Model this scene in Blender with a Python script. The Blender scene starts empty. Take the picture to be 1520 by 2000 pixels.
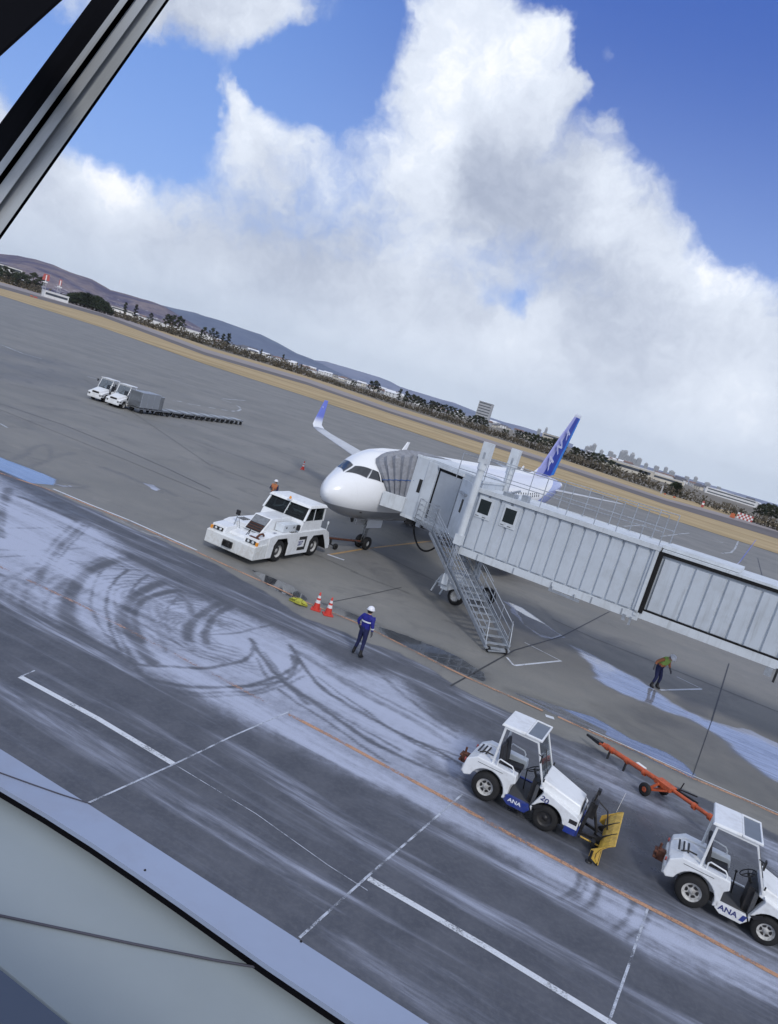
import bpy, bmesh, math, random
import numpy as np
from mathutils import Vector, Matrix, noise
R = math.radians
random.seed(7)
sc = bpy.context.scene
# ---------------------------------------------------------------- camera
cam_d = bpy.data.cameras.new('camera'); cam = bpy.data.objects.new('camera', cam_d)
sc.collection.objects.link(cam); sc.camera = cam
PITCH, ROLL, CAMZ = 0.1532, 0.2935, 8.824
_f = Vector((0, math.cos(PITCH), -math.sin(PITCH))); _r = Vector((1, 0, 0)); _u = _r.cross(_f)
_R = math.cos(ROLL)*_r + math.sin(ROLL)*_u; _U = -math.sin(ROLL)*_r + math.cos(ROLL)*_u
cam.matrix_world = Matrix(((_R.x, _U.x, -_f.x, 0), (_R.y, _U.y, -_f.y, 0), (_R.z, _U.z, -_f.z, CAMZ), (0, 0, 0, 1)))
cam_d.sensor_fit = 'VERTICAL'; cam_d.sensor_height = 24; cam_d.lens = 24*1454.65/2000
cam_d.clip_start = 0.05; cam_d.clip_end = 60000
sc.view_settings.view_transform = 'Standard'; sc.view_settings.look = 'None'
sc.view_settings.exposure = 0.12; sc.view_settings.gamma = 1
# ---------------------------------------------------------------- sky
SUN_EL, SUN_AZ = R(40), R(165)          # azimuth measured from +Y towards +X
w = bpy.data.worlds.new('World'); sc.world = w; w.use_nodes = True
w.cycles.sampling_method = 'MANUAL'; w.cycles.sample_map_resolution = 512
nt = w.node_tree; N = nt.nodes; L = nt.links
for n in list(N): N.remove(n)
class NB:
    """tiny node-tree helper"""
    def __init__(s, nt): s.nt = nt; s.N = nt.nodes; s.L = nt.links
    def put(s, sock, v):
        if hasattr(v, 'is_linked'): s.L.new(v, sock)
        elif v is not None: sock.default_value = v
    def m(s, op, a, b=None, c=None, clamp=False):
        n = s.N.new('ShaderNodeMath'); n.operation = op; n.use_clamp = clamp
        s.put(n.inputs[0], a)
        if b is not None: s.put(n.inputs[1], b)
        if c is not None: s.put(n.inputs[2], c)
        return n.outputs[0]
    def v(s, op, a, b=None, scale=None):
        n = s.N.new('ShaderNodeVectorMath'); n.operation = op; s.put(n.inputs[0], a)
        if b is not None: s.put(n.inputs[1], b)
        if scale is not None: s.put(n.inputs['Scale'], scale)
        return n.outputs['Value'] if op in ('DISTANCE', 'DOT_PRODUCT', 'LENGTH') else n.outputs[0]
    def mix(s, f, a, b):
        n = s.N.new('ShaderNodeMix'); n.data_type = 'RGBA'; n.clamp_factor = True
        s.put(n.inputs[0], f); s.put(n.inputs[6], a if hasattr(a, 'is_linked') else (*a, 1)); s.put(n.inputs[7], b if hasattr(b, 'is_linked') else (*b, 1))
        return n.outputs[2]
    def ss(s, x, lo, hi, a=0., b=1.):
        n = s.N.new('ShaderNodeMapRange'); n.interpolation_type = 'SMOOTHSTEP'
        s.put(n.inputs[0], x); n.inputs[1].default_value = lo; n.inputs[2].default_value = hi
        n.inputs[3].default_value = a; n.inputs[4].default_value = b; return n.outputs[0]
    def noise(s, vec, scale, detail=4, rough=.5, dist=0, out=0):
        n = s.N.new('ShaderNodeTexNoise'); s.put(n.inputs['Vector'], vec)
        n.inputs['Scale'].default_value = scale; n.inputs['Detail'].default_value = detail
        n.inputs['Roughness'].default_value = rough; n.inputs['Distortion'].default_value = dist
        return n.outputs[out]
    def sep(s, v):
        n = s.N.new('ShaderNodeSeparateXYZ'); s.put(n.inputs[0], v); return n.outputs
    def comb(s, x, y, z):
        n = s.N.new('ShaderNodeCombineXYZ'); s.put(n.inputs[0], x); s.put(n.inputs[1], y); s.put(n.inputs[2], z); return n.outputs[0]
b = NB(nt)
tc = N.new('ShaderNodeTexCoord'); dirv = b.v('NORMALIZE', tc.outputs['Generated'])
sky = N.new('ShaderNodeTexSky'); sky.sky_type = 'NISHITA'; sky.sun_disc = False
sky.sun_elevation = SUN_EL; sky.sun_rotation = SUN_AZ; sky.air_density = 1.0; sky.dust_density = 0.6; sky.ozone_density = 3.0
def blobs(nt_b, vec, lst):
    acc = None
    for (d, r, wt) in lst:
        dist = nt_b.v('DISTANCE', vec, d)
        g = nt_b.m('DIVIDE', dist, r); g = nt_b.m('MULTIPLY', g, g); g = nt_b.m('MULTIPLY', g, -1.0)
        g = nt_b.m('EXPONENT', g); acc = nt_b.m('MULTIPLY', g, wt) if acc is None else nt_b.m('MULTIPLY_ADD', g, wt, acc)
    return acc
def P(d, r, wt): return (d, r/1454.65, wt)
# billows: warp the direction with noise before the cloud masses are looked up
nz1 = b.v("SUBTRACT", b.noise(dirv, 5.5, 5, .58, 0, 1), (.5, .5, .5))
nz2 = b.v("SUBTRACT", b.noise(dirv, 22., 5, .6, 0, 1), (.5, .5, .5))
wd = b.v('ADD', b.v('ADD', dirv, b.v('SCALE', nz1, scale=.085)), b.v('SCALE', nz2, scale=.040))
bank = b.v('DOT_PRODUCT', wd, (-0.1155, -0.2148, 0.9698))
bank = b.m('SUBTRACT', 0.0, bank)
bank = b.m('MULTIPLY_ADD', bank, 7.0, 0.0)
bank = b.m('MINIMUM', b.m('MAXIMUM', bank, -.7), .9)
cov_b = [P((-0.4254,0.8924,0.1504), 100, .45), P((-0.3686,0.9154,0.1616), 80, .25), P((-0.3003,0.9225,0.2425), 65, .85), P((-0.3162,0.9100,0.2681), 34, .75), P((-0.2627,0.9401,0.2172), 80, .45), P((-0.2308,0.9357,0.2668), 42, .5), P((-0.1948,0.9496,0.2456), 80, .35),
  P((-0.0667,0.9156,0.3966), 98, 1.15), P((-0.0109,0.9190,0.3940), 82, .85), P((-0.0256,0.9331,0.3587), 80, .5), P((-0.1082,0.9003,0.4217), 62, .5), P((-0.1232,0.9278,0.3522), 50, .3), P((-0.0736,0.9532,0.2933), 135, 1.0), P((-0.0103,0.9488,0.3157), 110, .6), P((0.0843,0.9499,0.3009), 95, .8), P((0.1640,0.9390,0.3025), 110, .75), P((0.2143,0.9177,0.3344), 45, .3), P((0.2444,0.9362,0.2524), 120, .55), P((0.3262,0.9197,0.2186), 90, .3),
  P((-0.3519,0.8702,0.3448), 105, 1.15), P((-0.2844,0.8888,0.3593), 75, .95), P((-0.4171,0.8580,0.2996), 70, .75), P((-0.4757,0.8333,0.2817), 80, .85), P((-0.5454,0.8305,0.1137), 120, .9),
  P((0.0975,0.9024,0.4198), 26, 1.05), P((0.0596,0.9240,0.3778), 36, 1.0), P((0.0364,0.9074,0.4187), 30, .5), P((0.1064,0.9350,0.3383), 50, .35), P((0.0794,0.9183,0.3880), 20, .4), P((0.0222,0.9019,0.4314), 36, .65), P((0.1168,0.9242,0.3637), 24, .6), P((-0.1923,0.9128,0.3604), 20, .5), P((-0.1690,0.9164,0.3629), 18, .4), P((-0.3310,0.9034,0.2727), 22, .3), P((-0.2159,0.8973,0.3851), 60, .55), P((-0.1612,0.9369,0.3104), 60, .25),
  P((-0.3823,0.8983,0.2164), 80, -1.0), P((-0.4432,0.8698,0.2167), 80, -.8), P((-0.3574,0.8948,0.2674), 50, -.6), P((-0.2795,0.9115,0.3018), 48, -.8), P((-0.2282,0.9231,0.3094), 50, -.7), P((-0.2147,0.9196,0.3290), 55, -.6), P((-0.1799,0.9248,0.3351), 60, -.6), P((0.1532,0.8962,0.4163), 150, -.5), P((0.2753,0.8891,0.3655), 140, -.8), P((0.2875,0.9111,0.2953), 60, -.45), P((0.3257,0.9027,0.2811), 50, -.3),
  P((0.0788,0.9848,0.1550), 34, -.55), P((0.0329,0.9881,0.1499), 30, -.35), P((0.1010,0.9938,0.0475), 90, -.15), P((0.2487,0.9615,0.1173), 120, -.12)]
cov = b.m('ADD', bank, blobs(b, wd, cov_b))
fine = b.m("SUBTRACT", b.noise(wd, 30., 6, .62), .5)
cov = b.m('MULTIPLY_ADD', fine, .62, cov)
mask = b.ss(cov, -.14, .50)
over = b.m('MAXIMUM', b.ss(b.sep(dirv)[2], .50, .70, 0, .85), b.ss(b.sep(dirv)[1], .25, -.1, 0, .8))
mask = b.m('MAXIMUM', b.m('MULTIPLY', mask, 0.97), over)     # unseen cloud added overhead and behind to neutralise the blue light
lit_b = [P((-0.0598,0.9133,0.4030), 130, .55), P((-0.0056,0.9216,0.3882), 70, .45), P((-0.3144,0.9089,0.2739), 70, .35), P((-0.2498,0.9296,0.2710), 60, .3), P((-0.4143,0.8954,0.1631), 70, .9), P((-0.4239,0.8948,0.1398), 60, .4), P((-0.4417,0.8828,0.1600), 60, .2), P((-0.2937,0.9295,0.2230), 60, .45), P((-0.2014,0.9543,0.2206), 70, .35),
  P((-0.0955,0.9611,0.2590), 90, .5), P((0.0612,0.9427,0.3280), 60, .25), P((0.1352,0.9540,0.2676), 80, .55), P((-0.0477,0.9808,0.1893), 80, .4), P((0.1198,0.9838,0.1337), 80, .5), P((0.0618,0.9927,0.1041), 50, .3), P((0.2497,0.9345,0.2536), 90, .35), P((0.3100,0.9189,0.2440), 80, .4), P((0.3589,0.9235,0.1357), 60, .35), P((0.3463,0.9361,0.0612), 110, .35), P((-0.0970,0.9948,0.0301), 160, .25), P((0.0387,0.9993,0.0010), 140, .2),
  P((-0.3508,0.8740,0.3363), 150, -.15), P((0.0222,0.9547,0.2967), 100, -.5), P((-0.0069,0.9685,0.2491), 100, -.45), P((-0.2262,0.9600,0.1651), 110, -.35), P((-0.3408,0.9347,0.1013), 120, -.35), P((0.1029,0.9705,0.2180), 120, -.5), P((-0.1281,0.9818,0.1402), 150, -.35), P((0.1944,0.9643,0.1796), 140, -.5), P((-0.2138,0.9703,0.1132), 130, -.2), P((-0.0233,0.9909,0.1326), 100, -.15), P((-0.4877,0.8703,0.0684), 100, -.2), P((-0.3961,0.8727,0.2856), 80, -.3)]
lit = blobs(b, wd, lit_b)
bl = b.m('SUBTRACT', b.noise(wd, 10., 6, .66), .5)
lit = b.m('MULTIPLY_ADD', b.m('MULTIPLY', bl, b.ss(b.sep(dirv)[2], .06, .28, .9, 2.1)), 1.0, lit)
lit = b.m('MULTIPLY_ADD', fine, .8, lit)
lf = b.ss(lit, -1.35, .80)
ccol = b.mix(lf, (.36, .41, .53), (.80, .86, .96))
ccol = b.mix(b.ss(lit, .40, 1.05), ccol, (1.02, 1.03, 1.06))
elev = b.sep(dirv)[2]
ccol = b.mix(b.ss(elev, -.02, .12, .8, 0.), ccol, (.68, .78, .92))
STR = 0.1
blue = b.mix(b.ss(elev, .02, .52), (.34, .49, .90), (.050, .125, .50))
side = b.m('MULTIPLY_ADD', b.sep(dirv)[0], -1.0, .1)
blue = b.mix(b.ss(side, .0, .5, 0, .55), blue, (.17, .36, .86))
skyc = b.v('SCALE', sky.outputs[0], scale=STR)
skyc = b.mix(.82, skyc, blue)
allc = b.mix(mask, skyc, ccol)
# the added cloud greys the light from high up and behind the camera
bg = N.new('ShaderNodeBackground'); L.new(b.v('SCALE', allc, scale=1/STR), bg.inputs[0]); bg.inputs[1].default_value = STR
wo = N.new('ShaderNodeOutputWorld'); L.new(bg.outputs[0], wo.inputs[0])
# ---------------------------------------------------------------- sun
sd = bpy.data.lights.new('sun', 'SUN'); sd.energy = 1.5; sd.angle = R(10); sd.color = (1, .97, .93)
so = bpy.data.objects.new('sun', sd); sc.collection.objects.link(so)
_s = Vector((math.sin(SUN_AZ)*math.cos(SUN_EL), math.cos(SUN_AZ)*math.cos(SUN_EL), math.sin(SUN_EL)))
so.rotation_euler = _s.to_track_quat('Z', 'Y').to_euler()
# ================================================================ helpers
C = sc.collection
def link(o, parent=None):
    C.objects.link(o)
    if parent is not None: o.parent = parent
    return o
def tag(o, label=None, cat=None, group=None, kind=None):
    if label: o['label'] = label
    if cat: o['category'] = cat
    if group: o['group'] = group
    if kind: o['kind'] = kind
    return o
def thing(name, loc, rz, label, cat, group=None):
    o = bpy.data.objects.new(name, None); o.empty_display_size = .3; link(o)
    o.location = loc if len(loc) == 3 else (*loc, 0); o.rotation_euler = (0, 0, rz)
    return tag(o, label, cat, group)
MATS = {}
def mat(name, col, rough=.5, metal=0., spec=.5, var=.0, vscale=3., dirt=0., dcol=(.12, .11, .10), bump=0., bscale=40., coat=0., alpha=None, emit=None):
    m_ = bpy.data.materials.new(name); m_.use_nodes = True; t = m_.node_tree; q = NB(t)
    p = t.nodes['Principled BSDF']; p.inputs['Roughness'].default_value = rough; p.inputs['Metallic'].default_value = metal
    p.inputs['Specular IOR Level'].default_value = spec; p.inputs['Coat Weight'].default_value = coat
    p.inputs['Base Color'].default_value = (*col, 1)
    tcn = t.nodes.new('ShaderNodeTexCoord'); oc = tcn.outputs['Object']
    cur = None
    if var > 0:
        n1 = q.noise(oc, vscale, 5, .6)
        cur = q.mix(q.ss(n1, .3, .7), tuple(x*(1-var) for x in col), tuple(min(1, x*(1+var)) for x in col))
    if dirt > 0:
        base = cur if cur is not None else tuple(col)
        n2 = q.noise(oc, vscale*2.7, 8, .68); n3 = q.noise(oc, vscale*.6, 3, .5)
        d = q.m('MULTIPLY', q.ss(q.m('MULTIPLY_ADD', n3, .6, n2), .72, 1.0), dirt)
        cur = q.mix(d, base, dcol)
        q.put(p.inputs['Roughness'], q.m('MULTIPLY_ADD', d, .4, rough))
    if cur is not None: t.links.new(cur, p.inputs['Base Color'])
    if bump > 0:
        bn = t.nodes.new('ShaderNodeBump'); bn.inputs['Strength'].default_value = bump; bn.inputs['Distance'].default_value = .02
        t.links.new(q.noise(oc, bscale, 5, .6), bn.inputs['Height']); t.links.new(bn.outputs[0], p.inputs['Normal'])
    if emit: p.inputs['Emission Color'].default_value = (*emit[0], 1); p.inputs['Emission Strength'].default_value = emit[1]
    if alpha is not None: p.inputs['Alpha'].default_value = alpha
    MATS[name] = m_; return m_
class MB:
    def __init__(s): s.v = []; s.f = []; s.mi = []; s.sm = []
    def add(s, vs, fs, mi=0, sm=False):
        o = len(s.v); s.v += [tuple(v) for v in vs]; s.f += [tuple(i+o for i in f) for f in fs]; s.mi += [mi]*len(fs); s.sm += [sm]*len(fs); return s
    def hexa(s, p, mi=0):   # p: 4 bottom ccw, 4 top ccw
        return s.add(p, [(3,2,1,0),(4,5,6,7),(0,1,5,4),(1,2,6,5),(2,3,7,6),(3,0,4,7)], mi)
    def box(s, x0, x1, y0, y1, z0, z1, mi=0):
        return s.hexa([(x0,y0,z0),(x1,y0,z0),(x1,y1,z0),(x0,y1,z0),(x0,y0,z1),(x1,y0,z1),(x1,y1,z1),(x0,y1,z1)], mi)
    def prism(s, poly, y0, y1, mi=0, axis='y'):
        """polygon (a,b) extruded; axis y: (x,z) polygon; axis z: (x,y); axis x: (y,z)"""
        A = sum(poly[i][0]*poly[(i+1) % len(poly)][1]-poly[(i+1) % len(poly)][0]*poly[i][1] for i in range(len(poly)))
        if A < 0: poly = poly[::-1]
        f = {'y': lambda a, b_, t: (a, t, b_), 'z': lambda a, b_, t: (a, b_, t), 'x': lambda a, b_, t: (t, a, b_)}[axis]
        n = len(poly); vs = [f(a, b_, y0) for a, b_ in poly]+[f(a, b_, y1) for a, b_ in poly]
        fs = [tuple(range(n)), tuple(range(2*n-1, n-1, -1))]+[(i, i+n, (i+1) % n+n, (i+1) % n) for i in range(n)]
        if axis != 'y': fs = [f_[::-1] for f_ in fs]
        return s.add(vs, fs, mi)
    def ring(s, pts, rads, n=10, mi=0, cap=True, sm=True, closed=False):
        """tube through pts"""
        pts = [Vector(p) for p in pts]; m_ = len(pts); o = len(s.v); vs = []; prev = None
        for i, p in enumerate(pts):
            a = pts[(i-1) % m_] if (i or closed) else p; c_ = pts[(i+1) % m_] if (i < m_-1 or closed) else p
            d = (c_-a).normalized(); ref = Vector((0, 0, 1)) if abs(d.z) < .93 else Vector((1, 0, 0))
            if prev is not None: ref = prev
            x = (ref-d*ref.dot(d)); x = x.normalized() if x.length > 1e-6 else d.orthogonal().normalized(); y = d.cross(x); prev = x
            r = rads if not hasattr(rads, '__len__') else rads[i]
            vs += [p+(x*math.cos(2*math.pi*k/n)+y*math.sin(2*math.pi*k/n))*r for k in range(n)]
        fs = []
        for i in range(m_ if closed else m_-1):
            j = (i+1) % m_
            fs += [(i*n+k, i*n+(k+1) % n, j*n+(k+1) % n, j*n+k) for k in range(n)]
        s.add(vs, fs, mi, sm)
        if cap and not closed: s.add(vs[:n], [tuple(range(n-1, -1, -1))], mi); s.add(vs[-n:], [tuple(range(n))], mi)
        return s
    def bar(s, p0, p1, w_, h=None, mi=0, up=(0, 0, 1)):
        p0 = Vector(p0); p1 = Vector(p1); h = h or w_; d = (p1-p0).normalized(); up = Vector(up)
        if abs(d.dot(up)) > .98: up = Vector((1, 0, 0))
        x = d.cross(up).normalized()*w_/2; y = x.cross(d).normalized()*h/2
        return s.hexa([p0-x-y, p0+x-y, p0+x+y, p0-x+y, p1-x-y, p1+x-y, p1+x+y, p1-x+y], mi)
    def lathe(s, prof, n=24, org=(0, 0, 0), axis='y', mi=0, sm=True, closed=False):
        """prof: (r, t) list; t along axis"""
        vs = []; f = {'y': lambda r, t, a: (r*math.cos(a), t, r*math.sin(a)), 'z': lambda r, t, a: (r*math.cos(a), r*math.sin(a), t), 'x': lambda r, t, a: (t, r*math.cos(a), r*math.sin(a))}[axis]
        for r, t in prof:
            vs += [tuple(Vector(f(r, t, 2*math.pi*k/n))+Vector(org)) for k in range(n)]
        m_ = len(prof); fs = []
        for i in range(m_ if closed else m_-1):
            j = (i+1) % m_
            fs += [(i*n+k, i*n+(k+1) % n, j*n+(k+1) % n, j*n+k) for k in range(n)]
        return s.add(vs, fs, mi, sm)
    def disc(s, org, r, n=20, axis='y', mi=0):
        f = {'y': lambda a: (r*math.cos(a), 0, r*math.sin(a)), 'z': lambda a: (r*math.cos(a), r*math.sin(a), 0), 'x': lambda a: (0, r*math.cos(a), r*math.sin(a))}[axis]
        return s.add([tuple(Vector(org)+Vector(f(2*math.pi*k/n))) for k in range(n)], [tuple(range(n))], mi)
    def sphere(s, c_, r, mi=0, nu=12, nv=8, sq=(1, 1, 1), top=False):
        prof = []
        for i in range(nv+1):
            a = math.pi*i/nv*(.5 if top else 1); prof.append((math.sin(a), math.cos(a)))
        vs = []; o = Vector(c_)
        for rr, zz in prof: vs += [tuple(o+Vector((rr*math.cos(2*math.pi*k/nu)*r*sq[0], rr*math.sin(2*math.pi*k/nu)*r*sq[1], zz*r*sq[2]))) for k in range(nu)]
        fs = [(i*nu+k, (i+1)*nu+k, (i+1)*nu+(k+1) % nu, i*nu+(k+1) % nu) for i in range(nv) for k in range(nu)]
        return s.add(vs, fs, mi, True)
    def tf(s, M):
        s.v = [tuple(M @ Vector(v)) for v in s.v]; return s
    def mesh(s, name):
        me = bpy.data.meshes.new(name); me.from_pydata(s.v, [], s.f)
        me.polygons.foreach_set('material_index', s.mi); me.polygons.foreach_set('use_smooth', s.sm); me.validate(); me.update(); return me
    def build(s, name, mats, parent=None, bevel=0, label=None, fix=True):
        me = s.mesh(name)
        if fix:
            bm = bmesh.new(); bm.from_mesh(me); bmesh.ops.recalc_face_normals(bm, faces=bm.faces); bm.to_mesh(me); bm.free()
        if not isinstance(mats, (list, tuple)): mats = [mats]
        for m_ in mats: me.materials.append(MATS[m_] if isinstance(m_, str) else m_)
        o = bpy.data.objects.new(name, me); link(o, parent)
        if bevel:
            bv = o.modifiers.new('bevel', 'BEVEL'); bv.width = bevel; bv.segments = 2; bv.limit_method = 'ANGLE'; bv.angle_limit = R(40)
        if label: o['label'] = label
        return o
def text_part(name, body, size, M, mat_, parent, depth=.002, shear=0., sx=1.):
    cu = bpy.data.curves.new(name, 'FONT'); cu.body = body; cu.size = size; cu.extrude = depth; cu.shear = shear
    cu.align_x = 'CENTER'; cu.align_y = 'CENTER'; cu.offset = size*.02
    tmp = bpy.data.objects.new('tmp', cu); C.objects.link(tmp)
    me = bpy.data.meshes.new_from_object(tmp); bpy.data.objects.remove(tmp)
    me.transform(M @ Matrix.Diagonal((sx, 1, 1, 1))); me.materials.clear(); me.materials.append(MATS[mat_])
    o = bpy.data.objects.new(name, me); return link(o, parent)
def frame_M(origin, xdir, ydir):
    x = Vector(xdir).normalized(); y = Vector(ydir); y = (y-x*y.dot(x)).normalized(); z = x.cross(y)
    return Matrix(((x.x, y.x, z.x, origin[0]), (x.y, y.y, z.y, origin[1]), (x.z, y.z, z.z, origin[2]), (0, 0, 0, 1)))
def copy_tree(o, parent=None):
    c_ = o.copy(); C.objects.link(c_)
    if parent is not None: c_.parent = parent
    for ch in list(o.children): copy_tree(ch, c_)
    return c_
# ================================================================ materials
mat('white_paint', (.74, .76, .78), .34, var=.03, vscale=2.3, dirt=.22, dcol=(.34, .31, .27), coat=.2)
mat('grubby_white_paint', (.68, .70, .70), .4, var=.03, vscale=2.5, dirt=.3, dcol=(.36, .30, .22))
mat('plane_white', (.80, .81, .83), .22, coat=.4, var=.015, vscale=.4)
mat('blue_paint', (.012, .035, .23), .35, var=.1, dirt=.3)
mat('navy_letter', (.02, .03, .16), .5)
mat('white_letter', (.75, .77, .82), .5)
mat('tyre', (.011, .011, .012), .8, bump=.3, bscale=60, var=.3, dirt=.2, dcol=(.04, .038, .035))
mat('rim_white', (.50, .50, .49), .45, dirt=.6, vscale=6)
mat('black_metal', (.012, .012, .014), .45, var=.3, dirt=.4, dcol=(.05, .045, .04))
mat('dark_gap', (.006, .006, .007), .9)
mat('rusty', (.10, .035, .02), .8, var=.4, vscale=14, dirt=.5, dcol=(.03, .02, .015))
mat('seat_black', (.018, .018, .022), .6, bump=.2)
mat('floor_grey', (.06, .065, .075), .7, dirt=.4)
mat('galvanised', (.42, .45, .49), .42, metal=.55, var=.12, vscale=5, dirt=.2)
mat('bridge_grey', (.52, .565, .62), .48, var=.04, vscale=.7, dirt=.18, dcol=(.25, .25, .24))
mat('bridge_light', (.60, .64, .68), .45, var=.04, vscale=.8, dirt=.2, dcol=(.25, .25, .24))
mat('bellows', (.25, .26, .29), .75, var=.12, vscale=3, dirt=.3)
mat('shutter', (.36, .39, .43), .5, var=.04)
mat('engine_grey', (.34, .36, .39), .35, metal=.5)
mat('strut_metal', (.30, .31, .32), .35, metal=.8, dirt=.4)
mat('belly_grey', (.30, .31, .33), .35, coat=.3)
mat('cockpit_glass', (.02, .022, .026), .04, spec=.9)
mat('dark_glass', (.015, .022, .022), .06, spec=.8)
mat('yellow_paint', (.62, .40, .06), .5, var=.15, vscale=6, dirt=.5, dcol=(.25, .16, .08))
mat('orange_paint', (.50, .095, .03), .5, var=.15, vscale=8, dirt=.45, dcol=(.12, .05, .03))
mat('cone_red', (.55, .035, .02), .45, var=.1, dirt=.25, vscale=12)
mat('cone_white', (.72, .72, .74), .4, dirt=.3, vscale=10)
mat('amber', (.75, .30, .04), .25)
mat('lamp_lens', (.55, .58, .60), .1, spec=.8)
mat('signal_red', (.42, .09, .08), .6)
mat('signal_orange', (.50, .13, .05), .6)
mat('signal_white', (.75, .75, .75), .6)
mat('rope_yellow', (.42, .42, .05), .75, var=.3, vscale=20, dirt=.4)
def glass_mat(name, tint, alpha_t):
    m_ = bpy.data.materials.new(name); m_.use_nodes = True; t = m_.node_tree; q = NB(t)
    for n_ in list(t.nodes): t.nodes.remove(n_)
    tr = t.nodes.new('ShaderNodeBsdfTransparent'); tr.inputs[0].default_value = (*tint, 1)
    gl = t.nodes.new('ShaderNodeBsdfGlossy'); gl.inputs['Roughness'].default_value = .03
    fr = t.nodes.new('ShaderNodeFresnel'); fr.inputs[0].default_value = 1.5
    mx = t.nodes.new('ShaderNodeMixShader'); t.links.new(q.m('MULTIPLY', fr.outputs[0], alpha_t), mx.inputs[0]); t.links.new(tr.outputs[0], mx.inputs[1]); t.links.new(gl.outputs[0], mx.inputs[2])
    ou = t.nodes.new('ShaderNodeOutputMaterial'); t.links.new(mx.outputs[0], ou.inputs[0]); MATS[name] = m_; return m_
glass_mat('clear_glass', (.80, .84, .86), .6)
glass_mat('cab_glass', (.30, .36, .36), .8)
mat('roof_glass', (.16, .18, .20), .3, var=.05)

# ================================================================ ground sheet with its wear and painted sky-reflection fields
def axis_pts(lo, hi, step, far):
    a = list(np.arange(lo, hi, step)); g = step; x = lo; l_ = []
    while x > -far: g *= 1.35; x -= g; l_.append(x)
    g = step; x = a[-1]; r_ = []
    while x < far: g *= 1.35; x += g; r_.append(x)
    return np.array(l_[::-1]+a+r_)
gx = axis_pts(-22, 22, .08, 16000.); gy = axis_pts(8.4, 42, .08, 16000.)
X, Y = np.meshgrid(gx, gy); nx, ny = len(gx), len(gy)
PX = X.ravel(); PY = Y.ravel()
near = np.where((PX > -90) & (PX < 90) & (PY > 5) & (PY < 150))[0]
px_, py_ = PX[near], PY[near]
def poly_sd(poly, x=px_, y=py_):
    """signed distance, positive inside"""
    d = np.full(x.shape, 1e9); ins = np.zeros(x.shape, bool); n = len(poly)
    for i in range(n):
        ax, ay = poly[i]; bx, by = poly[(i+1) % n]; ex, ey = bx-ax, by-ay
        t = np.clip(((x-ax)*ex+(y-ay)*ey)/(ex*ex+ey*ey+1e-9), 0, 1)
        d = np.minimum(d, np.hypot(x-ax-t*ex, y-ay-t*ey))
        c1 = (ay > y) != (by > y); ins ^= c1 & (x < (bx-ax)*(y-ay)/((by-ay) if by != ay else 1e-9)+ax)
    return np.where(ins, d, -d)
def line_d(pl, x=px_, y=py_):
    d = np.full(x.shape, 1e9)
    for i in range(len(pl)-1):
        ax, ay = pl[i]; bx, by = pl[i+1]; ex, ey = bx-ax, by-ay
        t = np.clip(((x-ax)*ex+(y-ay)*ey)/(ex*ex+ey*ey+1e-9), 0, 1)
        d = np.minimum(d, np.hypot(x-ax-t*ex, y-ay-t*ey))
    return d
def smooth(pl, k=2):
    for _ in range(k):
        q = [pl[0]]
        for i in range(len(pl)-1):
            a, b_ = pl[i], pl[i+1]; q += [(a[0]*.75+b_[0]*.25, a[1]*.75+b_[1]*.25), (a[0]*.25+b_[0]*.75, a[1]*.25+b_[1]*.75)]
        q.append(pl[-1]); pl = q
    return pl
sst = lambda t: np.clip(t, 0, 1)**2*(3-2*np.clip(t, 0, 1))
def extend(pl, k=1.0, k2=None):
    k2 = k if k2 is None else k2
    a, b_ = pl[0], pl[1]; c_, d = pl[-1], pl[-2]
    return [(a[0]+(a[0]-b_[0])*k, a[1]+(a[1]-b_[1])*k)]+pl+[(c_[0]+(c_[0]-d[0])*k2, c_[1]+(c_[1]-d[1])*k2)]
# wobble the coordinates so that no stain has a ruled edge
rs = np.random.RandomState(3)
wx = np.zeros_like(px_); wy = np.zeros_like(px_)
for fq, am in ((.7, .16), (1.7, .09), (3.9, .05), (8.5, .025)):
    for _ in range(3):
        th = rs.rand()*6.28; ph = rs.rand(2)*6.28; k = px_*math.cos(th)*fq+py_*math.sin(th)*fq
        wx += np.sin(k+ph[0])*am*.6; wy += np.cos(k*1.13+ph[1])*am*.6
qx, qy = px_+wx, py_+wy
frost_skyshine = np.zeros_like(px_); dark = np.zeros_like(px_); pud = np.zeros_like(px_); road = np.zeros_like(px_)
wet_edge = [(-31.983,40.225),(-23.001,35.775),(-18.493,34.829),(-15.282,33.534),(-11.184,31.903),(-8.197,30.754),(-5.957,29.827),(-3.877,28.335),(-1.921,26.575),(0.06,25.98),(1.905,25.91),(3.984,24.5),(5.204,23.673),(6.651,23.062),(7.384,22.644),(8.27,22.281),(9.466,21.837),(11.604,21.245),(13.449,20.431),(16.663,18.817)]
road_poly = wet_edge+[(40, 2), (40, -30), (-60, -30), (-60, 30)]
road = sst(poly_sd(road_poly, qx, qy)/.10+.5)
F1 = [(-29.075,38.431),(-17.687,33.453),(-15.429,32.025),(-12.703,30.225),(-11.177,29.918),(-9.001,26.672),(-6.28,25.554),(-4.784,25.601),(-2.781,25.077),(-1.399,24.299),(-0.068,23.151),(1.834,23.517),(2.546,22.525),(3.506,21.372),(4.707,20.568),(4.225,19.12),(3.584,17.829),(3.67,16.886),(4.907,16.419),(7.146,15.346),(8.673,14.67),(10.308,14.064),(11.812,13.312),(10.478,12.78),(7.615,13.22),(5.772,14.384),(4.431,15.021),(2.914,15.471),(1.629,15.764),(0.105,16.294),(-1.414,17.208),(-3.486,18.001),(-5.428,18.654),(-7.954,19.867),(-10.281,20.805),(-17.053,23.374)]
frost_skyshine = np.maximum(frost_skyshine, sst(poly_sd(F1, qx, qy)/1.6+.42)*.74)
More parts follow.
